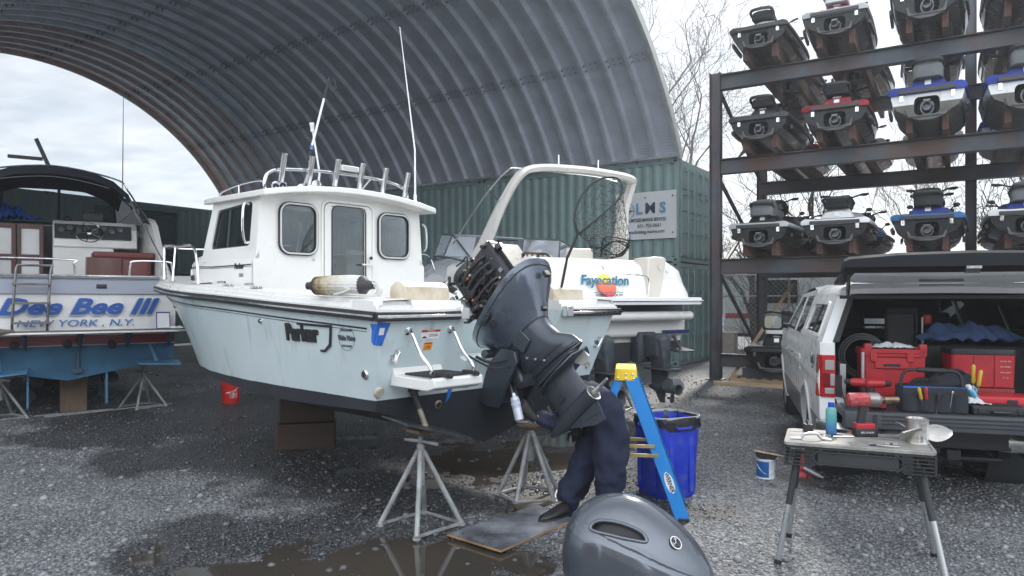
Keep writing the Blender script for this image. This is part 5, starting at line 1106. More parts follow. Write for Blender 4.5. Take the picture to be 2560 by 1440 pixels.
# ================================================================== white pickup with open canopy
TA = R(-17); TO = V((2.635, 6.2, 0)); M_TR = Matrix.Translation(TO) @ Matrix.Rotation(TA, 4, 'Z')
def tw(x, y, z): return M_TR @ V((x, y, z))
TWH = mat('truck_white', (.74, .755, .76), .3, 0, coat=.25, var=.01, dirt=(.55, .55, .53), dirt_amt=.1, dscale=1.5); TGR = mat('truck_grey', (.14, .15, .16), .35, .2, coat=.3, var=.08, dirt=(.25, .25, .24), dirt_amt=.3)
LINER = mat('bed_liner', (.03, .034, .04), .75, bump=.5, bscale=120); HEAD = mat('canopy_lining', (.10, .112, .125), .9, bump=.2, bscale=200)
tk = thing('pickup_truck', 'white pickup truck with grey rockers, its canopy hatch up and tailgate down', 'pickup truck', TO, TA)
LEN = 5.45; AR = ((1.15, .44), (4.72, .44)); WZc = .37
def sidex(z, y):          # inward offset of the side sheet
 o = .0
 if z > 1.0: o += (z - 1.0) ** 2 * .35
 if z < .75: o += (.75 - z) ** 2 * .25
 if y > 4.6: o += (y - 4.6) ** 2 * .16
 if .95 < z < 1.04: o -= .012
 return o
def topz(y): return 1.30 if y < 4.0 else 1.30 - (y - 4.0) * .06
for s in (0, 1):
 X = lambda z, y: (sidex(z, y)) if s == 0 else 2.0 - sidex(z, y)
 b = MB(); ys_ = [LEN * k / 110 for k in range(111)]; nz_ = 26
 vs = []; fs = []; mi = []
 for y in ys_:
  for j in range(nz_ + 1):
   z = .36 + (topz(y) - .36) * j / nz_; yy = y
   for cy, r in AR:                       # pull vertices near an arch onto its rim
    d_ = math.hypot(yy - cy, z - WZc)
    if abs(d_ - r) < .03 and d_ > 1e-3: yy = cy + (yy - cy) * r / d_; z = WZc + (z - WZc) * r / d_
   vs.append(V((X(z, yy), yy, z)))
 for i in range(110):
  for j in range(nz_):
   q = [i * (nz_ + 1) + j, (i + 1) * (nz_ + 1) + j, (i + 1) * (nz_ + 1) + j + 1, i * (nz_ + 1) + j + 1]; c_ = sum((vs[k] for k in q), V()) / 4
   if any(math.hypot(c_.y - cy, c_.z - WZc) < r - .005 for cy, r in AR): continue
   fs.append(q); mi.append(1 if c_.z < .66 and c_.y > .0 else 0)
 n0 = len(b.v); b._add(vs, fs); b.m = mi
 sd = b.build('side_panel', [TWH, TGR], tk, smooth=50)
 for cy, r in AR:
  b = MB(); rg = []
  for k in range(25):
   a = R(-8 + 196 * k / 24); y, z = cy + r * math.cos(a), WZc + r * math.sin(a); y2, z2 = cy + (r + .05) * math.cos(a), WZc + (r + .05) * math.sin(a); sg = -1 if s == 0 else 1
   rg.append([V((X(z, y) - sg * .06, y, z)), V((X(z, y) + sg * .016, y, z)), V((X(z2, y2) + sg * .012, y2, z2)), V((X(z2, y2) - sg * .01, y2, z2))])
  b.loft(rg); b.build('wheel_arch', TWH, sd, smooth=50)
  b = MB(); b.lathe([(r + .02, 0), (r + .02, .45)], c=(.06 if s == 0 else 1.94, cy, WZc), axis=(1 if s == 0 else -1, 0, 0), seg=30, caps=False); b.build('wheel_housing', DARK, sd)
 # door shut lines and handles
 xq = -.004 if s == 0 else 2.004
 for y in (2.08, 3.02, 4.02):
  b = MB(); b.loft([[V((X(z, y) + (-.003 if s == 0 else .003), y - w_, z)) for z in [.45 + .85 * k / 12 for k in range(13)]] for w_ in (0, .012)], closed=False, caps=False); b.build('shut_line', INK, sd)
 for y in (2.3, 3.24):
  b = MB(); b.tube([V((xq * 1 + (-.03 if s == 0 else .03), y + a, 1.06 + h)) for a, h in ((-.1, 0), (-.08, 0), (.08, 0), (.1, 0))], .014, 8); b.box(((.0 if s == 0 else 2.0), y, 1.06), (.05, .18, .03)); b.build('door_handle', CHROME, sd)
# wheels
TYRE = mat('tyre', (.022, .023, .026), .8, bump=.5, bscale=60); RIM = mat('alloy_rim', (.42, .43, .44), .35, .8, var=.1)
for (x, y) in ((.17, 1.15), (1.83, 1.15), (.17, 4.72), (1.83, 4.72)):
 sg = -1 if x < 1 else 1; b = MB(); b.lathe([(.25, -.12), (.33, -.13), (.36, -.115), (.375, -.09), (.378, 0), (.375, .09), (.36, .115), (.33, .13), (.25, .12)], c=(x, y, .375), axis=(1, 0, 0), seg=44, caps=False)
 for k in range(44):
  a = 2 * math.pi * k / 44
  for q in (-.075, -.025, .025, .075): b.box(V((x + q, y + .378 * math.cos(a + q * 2), .375 + .378 * math.sin(a + q * 2))), (.04, .03, .014), rot=Matrix.Rotation(a + q * 2 - math.pi / 2, 3, 'X'))
 ty_ = b.build('wheel', TYRE, tk, smooth=30)
 b = MB(); b.lathe([(.25, .12), (.255, .09), (.2, .05), (.07, .07), (.05, .09), (.01, .09)], c=(x, y, .375), axis=(sg, 0, 0), seg=30, caps=False); b.lathe([(.25, -.12), (.25, .1)], c=(x, y, .375), axis=(sg, 0, 0), seg=30, caps=False)
 for k in range(6): a = 2 * math.pi * k / 6; b.box(V((x + sg * .09, y + .15 * math.cos(a), .375 + .15 * math.sin(a))), (.03, .05, .2), rot=Matrix.Rotation(a - math.pi / 2, 3, 'X'))
 b.build('rim', RIM, ty_, smooth=30)
b = MB(); b.box((1, 1.15, .36), (1.5, .12, .12)); b.rbox((1, 1.15, .36), (.3, .32, .3), .08); b.box((.55, 2.7, .42), (.09, 5.0, .12)); b.box((1.45, 2.7, .42), (.09, 5.0, .12)); b.build('axle', mat('underbody', (.03, .03, .03), .8), tk)
b = MB(); b.box((1, 2.6, .5), (1.6, 4.9, .06)); b.build('floor_pan', MATS['underbody'], tk)
# cab greenhouse
def gh(y, z): return .02 + sidex(1.3, y) + (z - 1.30) * .36
b = MB(); prof_ = [(1.98, 1.30), (2.06, 1.76), (2.5, 1.81), (3.2, 1.80), (3.65, 1.72), (4.35, 1.29)]
up = [];
for y, z in prof_:
 i_ = gh(min(y, 4.2), z); up.append([V((i_, y, z)), V((i_ + .14, y, z + .035)), V((1.0, y, z + .05)), V((2 - i_ - .14, y, z + .035)), V((2 - i_, y, z))])
b.loft(up[1:5], closed=False, caps=False); roof_ = b.build('cab_roof', TWH, tk, smooth=60)
for s in (0, 1):
 Xg = lambda y, z: gh(y, z) if s == 0 else 2 - gh(y, z)
 P3 = lambda y, z, o=0: V((Xg(y, z) + (-o if s == 0 else o), y, z))
 b = MB()
 for q in (((2.0, 1.29), (2.12, 1.29), (2.22, 1.72), (2.06, 1.77)), ((2.98, 1.29), (3.06, 1.29), (3.06, 1.74), (2.98, 1.75)), ((4.16, 1.29), (4.35, 1.29), (3.64, 1.74), (3.52, 1.70)), ((2.1, 1.72), (3.6, 1.70), (3.6, 1.745), (2.08, 1.79))):
  b.loft([[P3(y, z) for y, z in q], [P3(y, z, -.03) for y, z in q]])
 b.build('door_pillar', TWH if True else INK, tk)
 for q in (((2.12, 1.30), (2.98, 1.30), (2.98, 1.74), (2.22, 1.73)), ((3.06, 1.30), (4.16, 1.30), (3.54, 1.71), (3.06, 1.73))):
  b = MB(); b.loft([[P3(y, z, -.008) for y, z in q], [P3(y, z, -.012) for y, z in q]]); b.build('side_window', TINT, tk)
b = MB(); b.loft([[V((.2, 3.62, 1.745)), V((1.8, 3.62, 1.745))], [V((.08, 4.34, 1.30)), V((1.92, 4.34, 1.30))]], closed=False, caps=False); b.build('windscreen', CLEARG, tk)
b = MB(); b.loft([[V((sidex(1.2, y) + .02, y, topz(y))), V((.5, y, topz(y) + .05)), V((1.5, y, topz(y) + .05)), V((2 - sidex(1.2, y) - .02, y, topz(y)))] for y in (4.2, 4.6, 5.1, LEN)], closed=False, caps=False); b.box((1, LEN, .8), (1.86, .08, .8)); b.build('bonnet', TWH, tk, smooth=50)
for s in (0, 1):
 x = -.17 if s == 0 else 2.17; sg = 1 if s == 0 else -1
 b = MB(); b.tube([(x + sg * .12, 3.86, 1.32), (x + sg * .22, 3.9, 1.30)], .03, 8); b.rbox((x, 3.86, 1.36), (.27, .12, .22), .05); mr_ = b.build('wing_mirror', BLACKP, tk, smooth=50); b = MB(); b.prism(rrect(.22, .17, .04), (x, 3.798, 1.36), (1, 0, 0), (0, 0, 1), .003); b.build('mirror_glass', mat('mirror', (.5, .55, .6), .05, 1), mr_)
for x in (.55, 1.45):
 b = MB(); b.rbox((x, 2.75, 1.25), (.5, .14, .55), .06); b.rbox((x, 2.75, 1.58), (.28, .1, .18), .05); b.build('seat', mat('seat_cloth', (.03, .033, .038), .9), tk)
# canopy
def cx(z): return .03 + (z - 1.30) * .38
def cy_(z): return .02 + (z - 1.30) * .5
b = MB()
for s in (0, 1):
 Xc = lambda z: cx(z) if s == 0 else 2 - cx(z)
 hole = [(.40, .06), (1.62, .06), (1.62, .36), (.52, .36)]
 o = V((Xc(1.30), 0, 1.30)); v = (V((Xc(1.70), 0, 1.70)) - o).normalized(); u = V((0, 1, 0))
 panel(b, [(cy_(1.3) , 0), (1.97, 0), (1.97, .46), (cy_(1.75), .46)], [rnd(hole, .05)], o, u, v, .02 * (1 if s == 0 else -1))
 b.loft([[V((Xc(1.73) , y, 1.725)), V((Xc(1.73) + (.03 if s == 0 else -.03), y, 1.775)), V((Xc(1.73) + (.12 if s == 0 else -.12), y, 1.81)), V((1, y, 1.83))] for y in (cy_(1.76), .6, 1.3, 1.97)], closed=False, caps=False)
# rear header and posts
hd = []
for q in range(17):
 t = q / 16; x = .03 + 1.94 * t
for s in (0, 1):
 f = (lambda x: x) if s == 0 else (lambda x: 2 - x)
 rg = [[V((f(cx(z) + a), cy_(z) + d_, z)) for a, d_ in ((0, 0), (.10, .0), (.10, .03), (0, .03))] for z in (1.30, 1.45, 1.6, 1.72)]; b.loft(rg)
rg = [[V((x, cy_(z) + .002, z)) for x in (.19, .26, .5, 1, 1.5, 1.74, 1.81)] for z in (1.70,)]
hdr = [(.185, 1.735, 1.70), (.24, 1.785, 1.715), (.35, 1.81, 1.725), (1.0, 1.835, 1.73), (1.65, 1.81, 1.725), (1.76, 1.785, 1.715), (1.815, 1.735, 1.70)]
b.loft([[V((x, cy_(zt), zt)) for x, zt, zb in hdr], [V((x, cy_(zb) - .01, (zt + zb) / 2)) for x, zt, zb in hdr], [V((x, cy_(zb) + .0, zb)) for x, zt, zb in hdr], [V((x, cy_(zb) + .06, zb)) for x, zt, zb in hdr]], closed=False, caps=False)
can_ = b.build('canopy', TWH, tk, smooth=40)
b = MB(); b.box((1, cy_(1.79) - .018, 1.79), (.34, .02, .028)); b.build('brake_lamp', mat('lamp_smoke', (.2, .22, .22), .2), can_, bevel=.006)
b = MB()
for s in (0, 1):
 f = (lambda x: x) if s == 0 else (lambda x: 2 - x)
 b.loft([[V((f(cx(z) + a), cy_(z) + d_, z)) for a, d_ in ((.085, -.012), (.135, -.012), (.135, .04), (.085, .04))] for z in (1.31, 1.5, 1.7)])
b.loft([[V((x, cy_(1.71) + d_, z)) for d_, z in ((-.015, 1.71), (-.015, 1.68), (.05, 1.68), (.05, 1.71))] for x in (.2, 1.8)]); b.build('door_seal', BLACKR, can_, smooth=40)
for s in (0, 1):
 Xc = lambda z: cx(z) if s == 0 else 2 - cx(z)
 o = V((Xc(1.30) + (-.012 if s == 0 else .012), 0, 1.30)); v = (V((Xc(1.70), 0, 1.70)) - V((Xc(1.3), 0, 1.3))).normalized(); u = V((0, 1, 0)); tt = .03 * (1 if s == 0 else -1)
 b = MB(); ring_prism(b, rnd([(.375, .035), (1.645, .035), (1.645, .385), (.505, .385)], .06), rnd([(.41, .07), (1.61, .07), (1.61, .35), (.53, .35)], .05), o, u, v, tt); wf = b.build('canopy_window', TWH, can_, bevel=.003)
 b = MB(); b.prism(rnd([(.41, .07), (1.61, .07), (1.61, .35), (.53, .35)], .05), o + V((.015 if s == 0 else -.015, 0, 0)), u, v, tt * .2); b.build('pane', TINT, wf)
 b = MB(); b.prism([(.98, .07), (1.01, .07), (1.01, .35), (.98, .35)], o + V((.004 if s == 0 else -.004, 0, 0)), u, v, tt * .5); b.build('divider', BLACKP, wf)
# bed lining, inner shell
b = MB(); b.box((1, 1.0, .775), (1.84, 1.96, .03)); b.box((.09, 1.0, 1.03), (.04, 1.96, .5)); b.box((1.91, 1.0, 1.03), (.04, 1.96, .5)); b.box((1, 1.95, 1.02), (1.84, .04, .5)); b.box((.16, .35, .9), (.1, .4, .22)); b.build('bed', LINER, tk)
b = MB()
for s in (0, 1):
 Xc = (lambda z: cx(z) + .03) if s == 0 else (lambda z: 2 - cx(z) - .03)
 o = V((Xc(1.30), 0, 1.30)); v = (V((Xc(1.70), 0, 1.70)) - o).normalized()
 panel(b, [(.2, 0), (1.93, 0), (1.93, .44), (.3, .44)], [rnd([(.43, .08), (1.6, .08), (1.6, .34), (.54, .34)], .04)], o, V((0, 1, 0)), v, .008 * (1 if s == 0 else -1))
b.loft([[V((.2, y, 1.715)), V((1, y, 1.79)), V((1.8, y, 1.715))] for y in (.27, 1.93)], closed=False, caps=False)
fr_ = []; panel(b, [(.05, 1.26), (1.95, 1.26), (1.8, 1.72), (1.0, 1.79), (.2, 1.72)], [rnd([(.3, 1.36), (1.7, 1.36), (1.62, 1.66), (.38, 1.66)], .06)], (0, 1.94, 0), (1, 0, 0), (0, 0, 1), .02)
b.build('canopy_lining', HEAD, can_, smooth=40)
# hatch, raised
b = MB(); HP = [(.3, 1.79, 1.79), (-.05, 1.85, 1.85), (-.40, 1.885, 1.885)]
lo_ = lambda x0, x1, w_: None
for x0, x1 in ((.16, .24), (1.76, 1.84)): b.loft([[V((x, y, z + h)) for x, h in ((x0, 0), (x1, 0), (x1, .03), (x0, .03))] for y, z in ((.26, 1.80), (-.05, 1.85), (-.42, 1.90))])
rg = []
for x, dz in ((.12, -.02), (.16, 0), (.5, .025), (1.0, .035), (1.5, .025), (1.84, 0), (1.88, -.02)):
 rg.append([V((x, -.40, 1.885)), V((x, -.56, 1.90)), V((x, -.62, 1.925)), V((x, -.63, 1.985 + dz)), V((x, -.60, 2.005 + dz)), V((x, -.4, 1.93 + dz))])
b.loft(rg); ht = b.build('hatch', mat('hatch_grey', (.014, .017, .022), .6, var=.05, spec=.25), tk, smooth=35)
b = MB(); b.loft([[V((.23, y, z)), V((1.77, y, z))] for y, z in ((.26, 1.815), (-.05, 1.865), (-.41, 1.905))], closed=False, caps=False); b.build('hatch_glass', glass('hatch_pane', (.16, .22, .22), .5), ht)
b = MB(); b.box((1.0, -.585, 1.898), (.1, .03, .05)); b.build('hatch_latch', BLACKP, ht, bevel=.004); b = MB(); b.box((1.0, -.62, 1.915), (.1, .02, .02)); b.build('latch_plate', CHROME, ht)
for x, a_ in ((.27, .2), (1.72, 1.8)): b = MB(); b.tube([(x - .07 if x < 1 else x + .07, -.32, 1.885), ((x - .02 if x < 1 else x + .02), .10, 1.72)], .011, 8); b.tube([(x - .05 if x < 1 else x + .05, -.14, 1.82), ((x - .02 if x < 1 else x + .02), .10, 1.72)], .016, 8); b.build('gas_strut', BLACKP, ht)
# rear corner posts with lamps
for s in (0, 1):
 f = (lambda x: x) if s == 0 else (lambda x: 2 - x)
 b = MB(); b.loft([[V((f(x), y, z)) for x, y in ((sidex(z, 0) + .0, .04), (sidex(z, 0) + .015, .0), (.13, -.02), (.14, .03), (.14, .3))] for z in (.62, .8, 1.0, 1.2, 1.30)], closed=False, caps=False); b.box((f(.075), .03, 1.0), (.12, .05, .6)); b.build('bed_corner', TWH, tk, smooth=50)
 b = MB(); b.loft([[V((f(x), y, z)) for x, y in ((-.008 + sidex(z, 0), .16), (-.012 + sidex(z, 0), .03), (.03, -.022), (.135, -.036), (.135, .02))] for z in (.84, .86, 1.18, 1.20)]); tl = b.build('tail_lamp', mat('lamp_red', (.42, .008, .012), .12, coat=.8), tk, bevel=.006)
 b = MB(); b.box((f(.088), -.037, 1.115), (.075, .012, .085)); b.box((f(.11), -.037, .99), (.035, .012, .10)); b.box((f(.088), -.037, .895), (.075, .012, .05)); b.build('clear_lens', mat('lamp_clear', (.3, .29, .3), .1, coat=.6, bump=.5, bscale=80), tl, bevel=.004)
 b = MB(); b.box((f(.062), -.035, .99), (.055, .012, .11)); b.build('brake_lens', mat('lamp_dark', (.16, .004, .008), .15), tl)
fx = text('FX4', 'lettering', mat('decal_dark', (.08, .08, .09), .4), tk, (-.008, .42, 1.13), (0, -1, 0), (0, 0, 1), .085, .002, .15, 1.1, bold=.004); text('OFF ROAD', 'lettering', MATS['decal_dark'], tk, (-.009, .38, 1.06), (0, -1, 0), (0, 0, 1), .02, .001)
b = MB(); b.rbox((-.004, 1.78, 1.0), (.012, .16, .16), .004); b.build('fuel_door', TWH, tk)
# tailgate
b = MB(); b.box((1, -.26, .765), (1.74, .53, .05)); b.rbox((1, -.5, .735), (1.74, .10, .13), .02)
tg = b.build('tailgate', mat('gate_skin', (.05, .056, .066), .55, var=.12, bump=.3, bscale=120), tk, bevel=.01)
b = MB()
for z in (.775, .745, .715): b.box((1.0, -.553, z), (1.2, .008, .006))
for x in (.35, 1.65): b.box((x, -.553, .745), (.03, .008, .07))
b.build('trim_groove', BLACKP, tg)
b = MB(); b.box((1, -.27, .792), (1.66, .46, .008)); b.build('mat', mat('gate_mat', (.03, .034, .04), .6, bump=.4, bscale=60), tg, bevel=.003)
for x in (.16, 1.84): b = MB(); b.tube([(x, .0, 1.05), (x + (.01 if x < 1 else -.01), -.2, .88), (x + (.02 if x < 1 else -.02), -.36, .80)], .006, 6); b.build('gate_cable', BLACKR, tg)
b = MB(); b.prism([(0, 0), (.13, -.03), (.12, -.16), (.08, -.2)], (.13, -.02, .85), (1, -.3, 0), (0, 0, 1), .006); b.build('hinge_plate', CHROME, tg)
# bumper
b = MB()
def bump_ring(x, k=1): return [V((x, -.14 * k, .47)), V((x, -.17 * k, .52)), V((x, -.17 * k, .575)), V((x, -.12 * k, .64)), V((x, -.02, .65)), V((x, .05, .6)), V((x, .05, .47))]
b.loft([bump_ring(x, k) for x, k in ((-.02, .2), (.05, .8), (.2, 1), (.62, 1), (.70, .6), (1.3, .6), (1.38, 1), (1.8, 1), (1.95, .8), (2.02, .2))]); bp_ = b.build('bumper', mat('chrome_bumper', (.62, .63, .64), .22, 1, var=.05, dirt=(.3, .29, .27), dirt_amt=.5, dscale=5), tk, smooth=40)
b = MB(); b.box((1, -.09, .55), (.78, .14, .14)); b.box((1, -.02, .42), (.1, .2, .09)); b.tube([(.6, .1, .36), (1.4, .1, .36)], .03, 8); b.build('step_pad', BLACKP, bp_, bevel=.01)
b = MB(); b.lathe([(.02, 0), (.02, .01)], c=(.3, -.172, .55), axis=(0, -1, 0)); b.build('parking_sensor', BLACKP, bp_)
b = MB(); b.tube([(1.62, .3, .38), (1.66, -.02, .38)], .035, 12); b.build('exhaust', CHROME, tk)
# ================================================================== load in the bed
RDP_ = mat('tool_red', (.42, .022, .03), .42, var=.08, vscale=6, dirt=(.1, .03, .03), dirt_amt=.4, dscale=8); RDD = mat('tool_red_dark', (.2, .015, .02), .5, var=.1)
BLT = mat('tool_black', (.02, .022, .026), .6, var=.2); CLOTHB = mat('bag_cloth', (.022, .026, .034), .9, bump=.4, bscale=180, var=.15)
ZB = .792; ZT = .797
def tb(name, label, cat, x, y, z, rz=0, group=None): return thing(name, label, cat, tw(x, y, z), TA + rz, group)
t = tb('tool_chest', 'red rolling tool chest with latches, stickers of dust and rags on top', 'tool chest', .61, .28, ZB)
t['label'] = 'big red rolling tool chest with rags on top, behind the power tools'
b = MB(); b.loft([[V((x * k, y * k, z)) for x, y in rrect(.50, .36, .03, 3)] for z, k in ((.06, .93), (.40, .98), (.40, 1.02), (.46, 1.02))]); bx_ = b.build('box', RDP_, t, bevel=.006)
b = MB(); b.box((0, -.185, .43), (.46, .02, .012)); b.box((0, -.187, .40), (.40, .02, .01))
for x in (-.16, .12): b.box((x, -.19, .39), (.05, .025, .075))
b.box((-.02, -.185, .34), (.26, .02, .09)); b.build('latch_panel', RDP_, bx_, bevel=.004)
b = MB(); b.box((-.02, -.197, .325), (.13, .006, .022)); b.build('handle_slot', BLACKP, bx_)
for x in (-.2, .22): b = MB(); b.rbox((x, -.15, .47), (.06, .07, .07), .012); b.build('corner_bumper', RDP_, bx_)
for x in (-.245,): b = MB(); b.tube([(x, -.19, .06), (x, -.19, .43)], .013, 8); b.build('pull_rail', mat('alu_rail', (.5, .52, .54), .35, .8), t)
b = MB(); b.lathe([(.05, -.03), (.1, -.035), (.115, -.02), (.115, .02), (.1, .035), (.05, .03)], c=(.20, -.24, .12), axis=(-.25, -1, 0), seg=30, caps=False); wh = b.build('wheel', TYRE, t)
b = MB(); b.lathe([(.085, -.02), (.085, .02), (.03, .03), (.01, .03)], c=(.20, -.24, .12), axis=(-.25, -1, 0), seg=24)
for k in range(5): a = 2 * math.pi * k / 5; b.box(V((.20 + .05 * math.cos(a) - .008, -.272, .12 + .05 * math.sin(a))), (.02, .012, .07), rot=Matrix.Rotation(a - math.pi / 2, 3, V((-.0, 1, 0))))
b.build('rim', BLACKP, wh)
RAGW = mat('rag_white', (.55, .57, .6), .9, bump=.4, bscale=90, var=.1)
def rag(name, label, cat, p, sx_, sy_, h, m, seed, n=22):
 rs = np.random.RandomState(seed); b = MB(); vs = []; ph = rs.rand(8) * 6
 for j in range(n + 1):
  for i in range(n + 1):
   u, v = i / n * 2 - 1, j / n * 2 - 1; r_ = max(abs(u), abs(v)); rr2 = 1 - .18 * math.sin(3 * math.atan2(v, u) + ph[0]) - .12 * math.sin(7 * math.atan2(v, u) + ph[1])
   z = h * (max(0, 1 - u * u - v * v) ** .6) * (.55 + .45 * math.sin(5 * u + ph[2]) * math.cos(6 * v + ph[3])) + h * .25 * abs(math.sin(9 * u + 5 * v + ph[4]))
   vs.append(V((u * sx_ * rr2, v * sy_ * rr2, z + .002)))
 b._add(vs, [(j * (n + 1) + i, j * (n + 1) + i + 1, (j + 1) * (n + 1) + i + 1, (j + 1) * (n + 1) + i) for j in range(n) for i in range(n)])
 o = b.build(name, m, None, smooth=80, subsurf=1); o.location = p; o.rotation_euler = (0, 0, TA); return tag(o, label, cat)
rag('rag', 'crumpled pale rag lying on top of the big red tool chest', 'rag', tw(.61, .22, ZB + .462), .16, .1, .05, RAGW, 4)
rag('rag', 'small dark rag lying behind the pale one on the red tool chest', 'rag', tw(.53, .30, ZB + .462), .14, .08, .05, CLOTHB, 9)
t = tb('hand_truck', 'folded black hand truck standing upright behind the big red tool chest', 'hand truck', .80, .75, ZB)
b = MB(); [b.tube([(x, 0, .0), (x, 0, .80)], .012, 8) for x in (-.12, .12)]; [b.box((0, 0, z), (.24, .02, .04)) for z in (.1, .4, .78)]; b.box((-.02, .02, .5), (.24, .03, .5)); b.build('frame', BLT, t)
b = MB(); b.tube([(.17, 0, .05), (.17, 0, .72)], .012, 8); b.build('telescopic_bar', MATS['alu_rail'], t)
b = MB(); b.rbox((.21, 0, .70), (.07, .05, .09), .02); b.build('red_grip', RDP_, t)
t = tb('hose_coil', 'coiled grey air hose leaning behind the big red tool chest', 'hose', .45, .62, ZB + .36)
for k, r_ in enumerate((.16, .18, .2)): b = MB(); b.tube([(r_ * math.cos(a), .02 * k, r_ * math.sin(a)) for a in [2 * math.pi * q / 30 for q in range(31)]], .009, 8); b.build('hose_loop', mat('hose_grey', (.16, .17, .18), .5), t)
# right-hand boxes
t = tb('tool_box', 'tall red toolbox with dark lid and white handwriting on its side', 'toolbox', 1.28, .30, ZB + .155)
b = MB(); b.loft([[V((x * k, y * k, z)) for x, y in rrect(.47, .34, .03, 3)] for z, k in ((.0, .96), (.27, 1.0))]); bb1 = b.build('box', RDP_, t, bevel=.006)
b = MB(); b.loft([[V((x * k, y * k, z)) for x, y in rrect(.48, .35, .03, 3)] for z, k in ((.27, 1.0), (.31, 1.0), (.32, .96))]); b.build('lid', BLT, t, bevel=.005)
b = MB(); [b.box((x, -.171, .14), (.005, .006, .25)) for x in (-.07, .08)]; b.build('panel_groove', RDD, bb1)
CH = mat('chalk', (.6, .5, .5), .8)
for k, s_ in enumerate(('Yamaha 3hp', 'Key Shelter', 'cover guard', 'G + w')): text(s_, 'lettering', CH, bb1, (.155, -.174, .22 - .045 * k), (1, 0, 0), (0, 0, 1), .014, .0006, .4, .8)
b = MB(); b.rbox((0, 0, .075), (.46, .34, .15), .02); b2 = tag(b.build('tool_box', RDD), 'low dark red tool drawer box beneath the tall red toolbox', 'toolbox'); b2.location = tw(1.28, .30, ZB); b2.rotation_euler = (0, 0, TA)
t = tb('tool_case', 'closed bright red hard case with black latch on the bed edge', 'tool case', 1.33, -.02, ZB)
b = MB(); b.rbox((0, 0, .06), (.48, .30, .115), .025); cb_ = b.build('case', mat('case_red', (.5, .02, .035), .4, var=.05), t, bevel=.003); b = MB(); b.box((0, -.151, .06), (.46, .006, .008)); b.build('case_seam', RDD, cb_)
b = MB(); b.box((.06, -.153, .06), (.07, .015, .07)); b.build('latch', BLT, cb_, bevel=.004)
for x in (-.2, .2): b = MB(); b.box((x, -.15, .06), (.05, .012, .09)); b.build('ridge', MATS['case_red'], cb_, bevel=.004)
t = tb('tool_case', 'flat black hard case with two latches on the tailgate', 'tool case', 1.22, -.33, ZT)
b = MB(); b.rbox((0, 0, .035), (.36, .24, .068), .015); cc_ = b.build('case', BLT, t, bevel=.002)
for x in (-.12, .14): b = MB(); b.box((x, -.122, .035), (.05, .012, .04)); b.build('latch', BLACKP, cc_, bevel=.003)
b = MB(); b.tube([(-.06, -.125, .03), (-.05, -.15, .03), (.06, -.15, .03), (.07, -.125, .03)], .008, 6); b.build('handle', BLACKP, cc_)
rag('rag', 'crumpled white rag on the corner of the flat black case', 'rag', tw(1.06, -.30, ZT + .07), .10, .07, .05, RAGW, 12)
rag('work_jacket', 'blue work jacket thrown over the boxes at the back of the bed', 'jacket', tw(1.31, .65, ZB + .50), .36, .16, .18, mat('jacket_blue', (.05, .09, .2), .9, bump=.3, bscale=150, var=.2), 21, 30)
b = MB(); b.box((0, 0, .24), (1.0, .5, .47)); o_ = tag(b.build('storage_box', BLT, bevel=.02), 'black storage box under the blue work jacket', 'storage box'); o_.location = tw(1.42, .85, ZB); o_.rotation_euler = (0, 0, TA)
b = MB(); b.box((0, 0, .15), (.05, .3, .3)); o_ = tag(b.build('metal_bracket', MATS['alu_rail'], bevel=.004), 'upright pale metal bracket beside the tail lamp in the bed', 'bracket'); o_.location = tw(.22, .32, ZB + .02); o_.rotation_euler = (0, 0, TA)
# open tool bag
t = tb('tool_bag', 'open black cloth tool bag with pockets, screwdrivers and padded handle', 'tool bag', .785, -.34, ZT)
b = MB(); rg = []
for z, k, wv in ((0, .97, 0), (.02, 1, 0), (.12, 1.02, .006), (.2, 1.0, .008), (.205, .96, .0), (.06, .93, 0)): rg.append([V((x * k + wv * math.sin(i * 1.3), y * k + wv * math.cos(i * 1.9), z)) for i, (x, y) in enumerate(rrect(.46, .24, .03, 4))])
b.loft(rg, caps=True, cap1=True); bgb = b.build('bag', CLOTHB, t, smooth=50)
for k in range(4):
 x = -.17 + .113 * k; b = MB(); b.loft([[V((x + a, -.12 - d_, z)) for a, d_ in ((-.053, .0), (-.04, .018), (0, .024), (.04, .018), (.053, 0))] for z in (.015, .08, .15)], closed=False, caps=False); b.build('pocket', CLOTHB, bgb, smooth=60)
b = MB(); b.box((0, -.118, .2), (.44, .006, .012)); b.build('blue_trim', TAPE, bgb)
b = MB(); b.tube(SP([(-.22, 0, .18), (-.19, 0, .30), (-.1, 0, .325), (.1, 0, .32), (.19, 0, .30), (.22, 0, .18)], 6), .012, 8); b.tube([(-.1, 0, .325), (.1, 0, .32)], .02, 10); b.build('handle', BLT, t)
HY = mat('handle_yellow', (.55, .38, .04), .3, coat=.4); HR = mat('handle_red', (.45, .03, .04), .3, coat=.4)
def tool_stick(label, p, ax, m, L_=.1, r_=.014, cat='screwdriver', nm='screwdriver'):
 t = thing(nm, label, cat, p); b = MB(); b.lathe([(r_ * .6, 0), (r_, .01), (r_ * .85, L_ * .5), (r_, L_ * .9), (r_ * .6, L_)], axis=ax, seg=8); b.build('handle', m, t); b = MB(); b.lathe([(.004, -.09), (.004, 0)], axis=ax, seg=6); b.build('shank', CHROME, t); return t
tool_stick('yellow handled screwdriver in the second pocket of the tool bag', tw(.685, -.482, ZT + .11), (-.35, -.25, 1), HY)
tool_stick('red handled screwdriver beside the yellow one in the tool bag pocket', tw(.72, -.482, ZT + .11), (-.2, -.25, 1), HR)
tool_stick('black handled driver in the right part of the tool bag', tw(.80, -.47, ZT + .09), (.05, -.1, 1), BLT, .07)
tool_stick('silver wrench standing in the right pocket of the tool bag', tw(.89, -.475, ZT + .11), (.1, -.1, 1), CHROME, .07, .007, 'wrench', 'wrench')
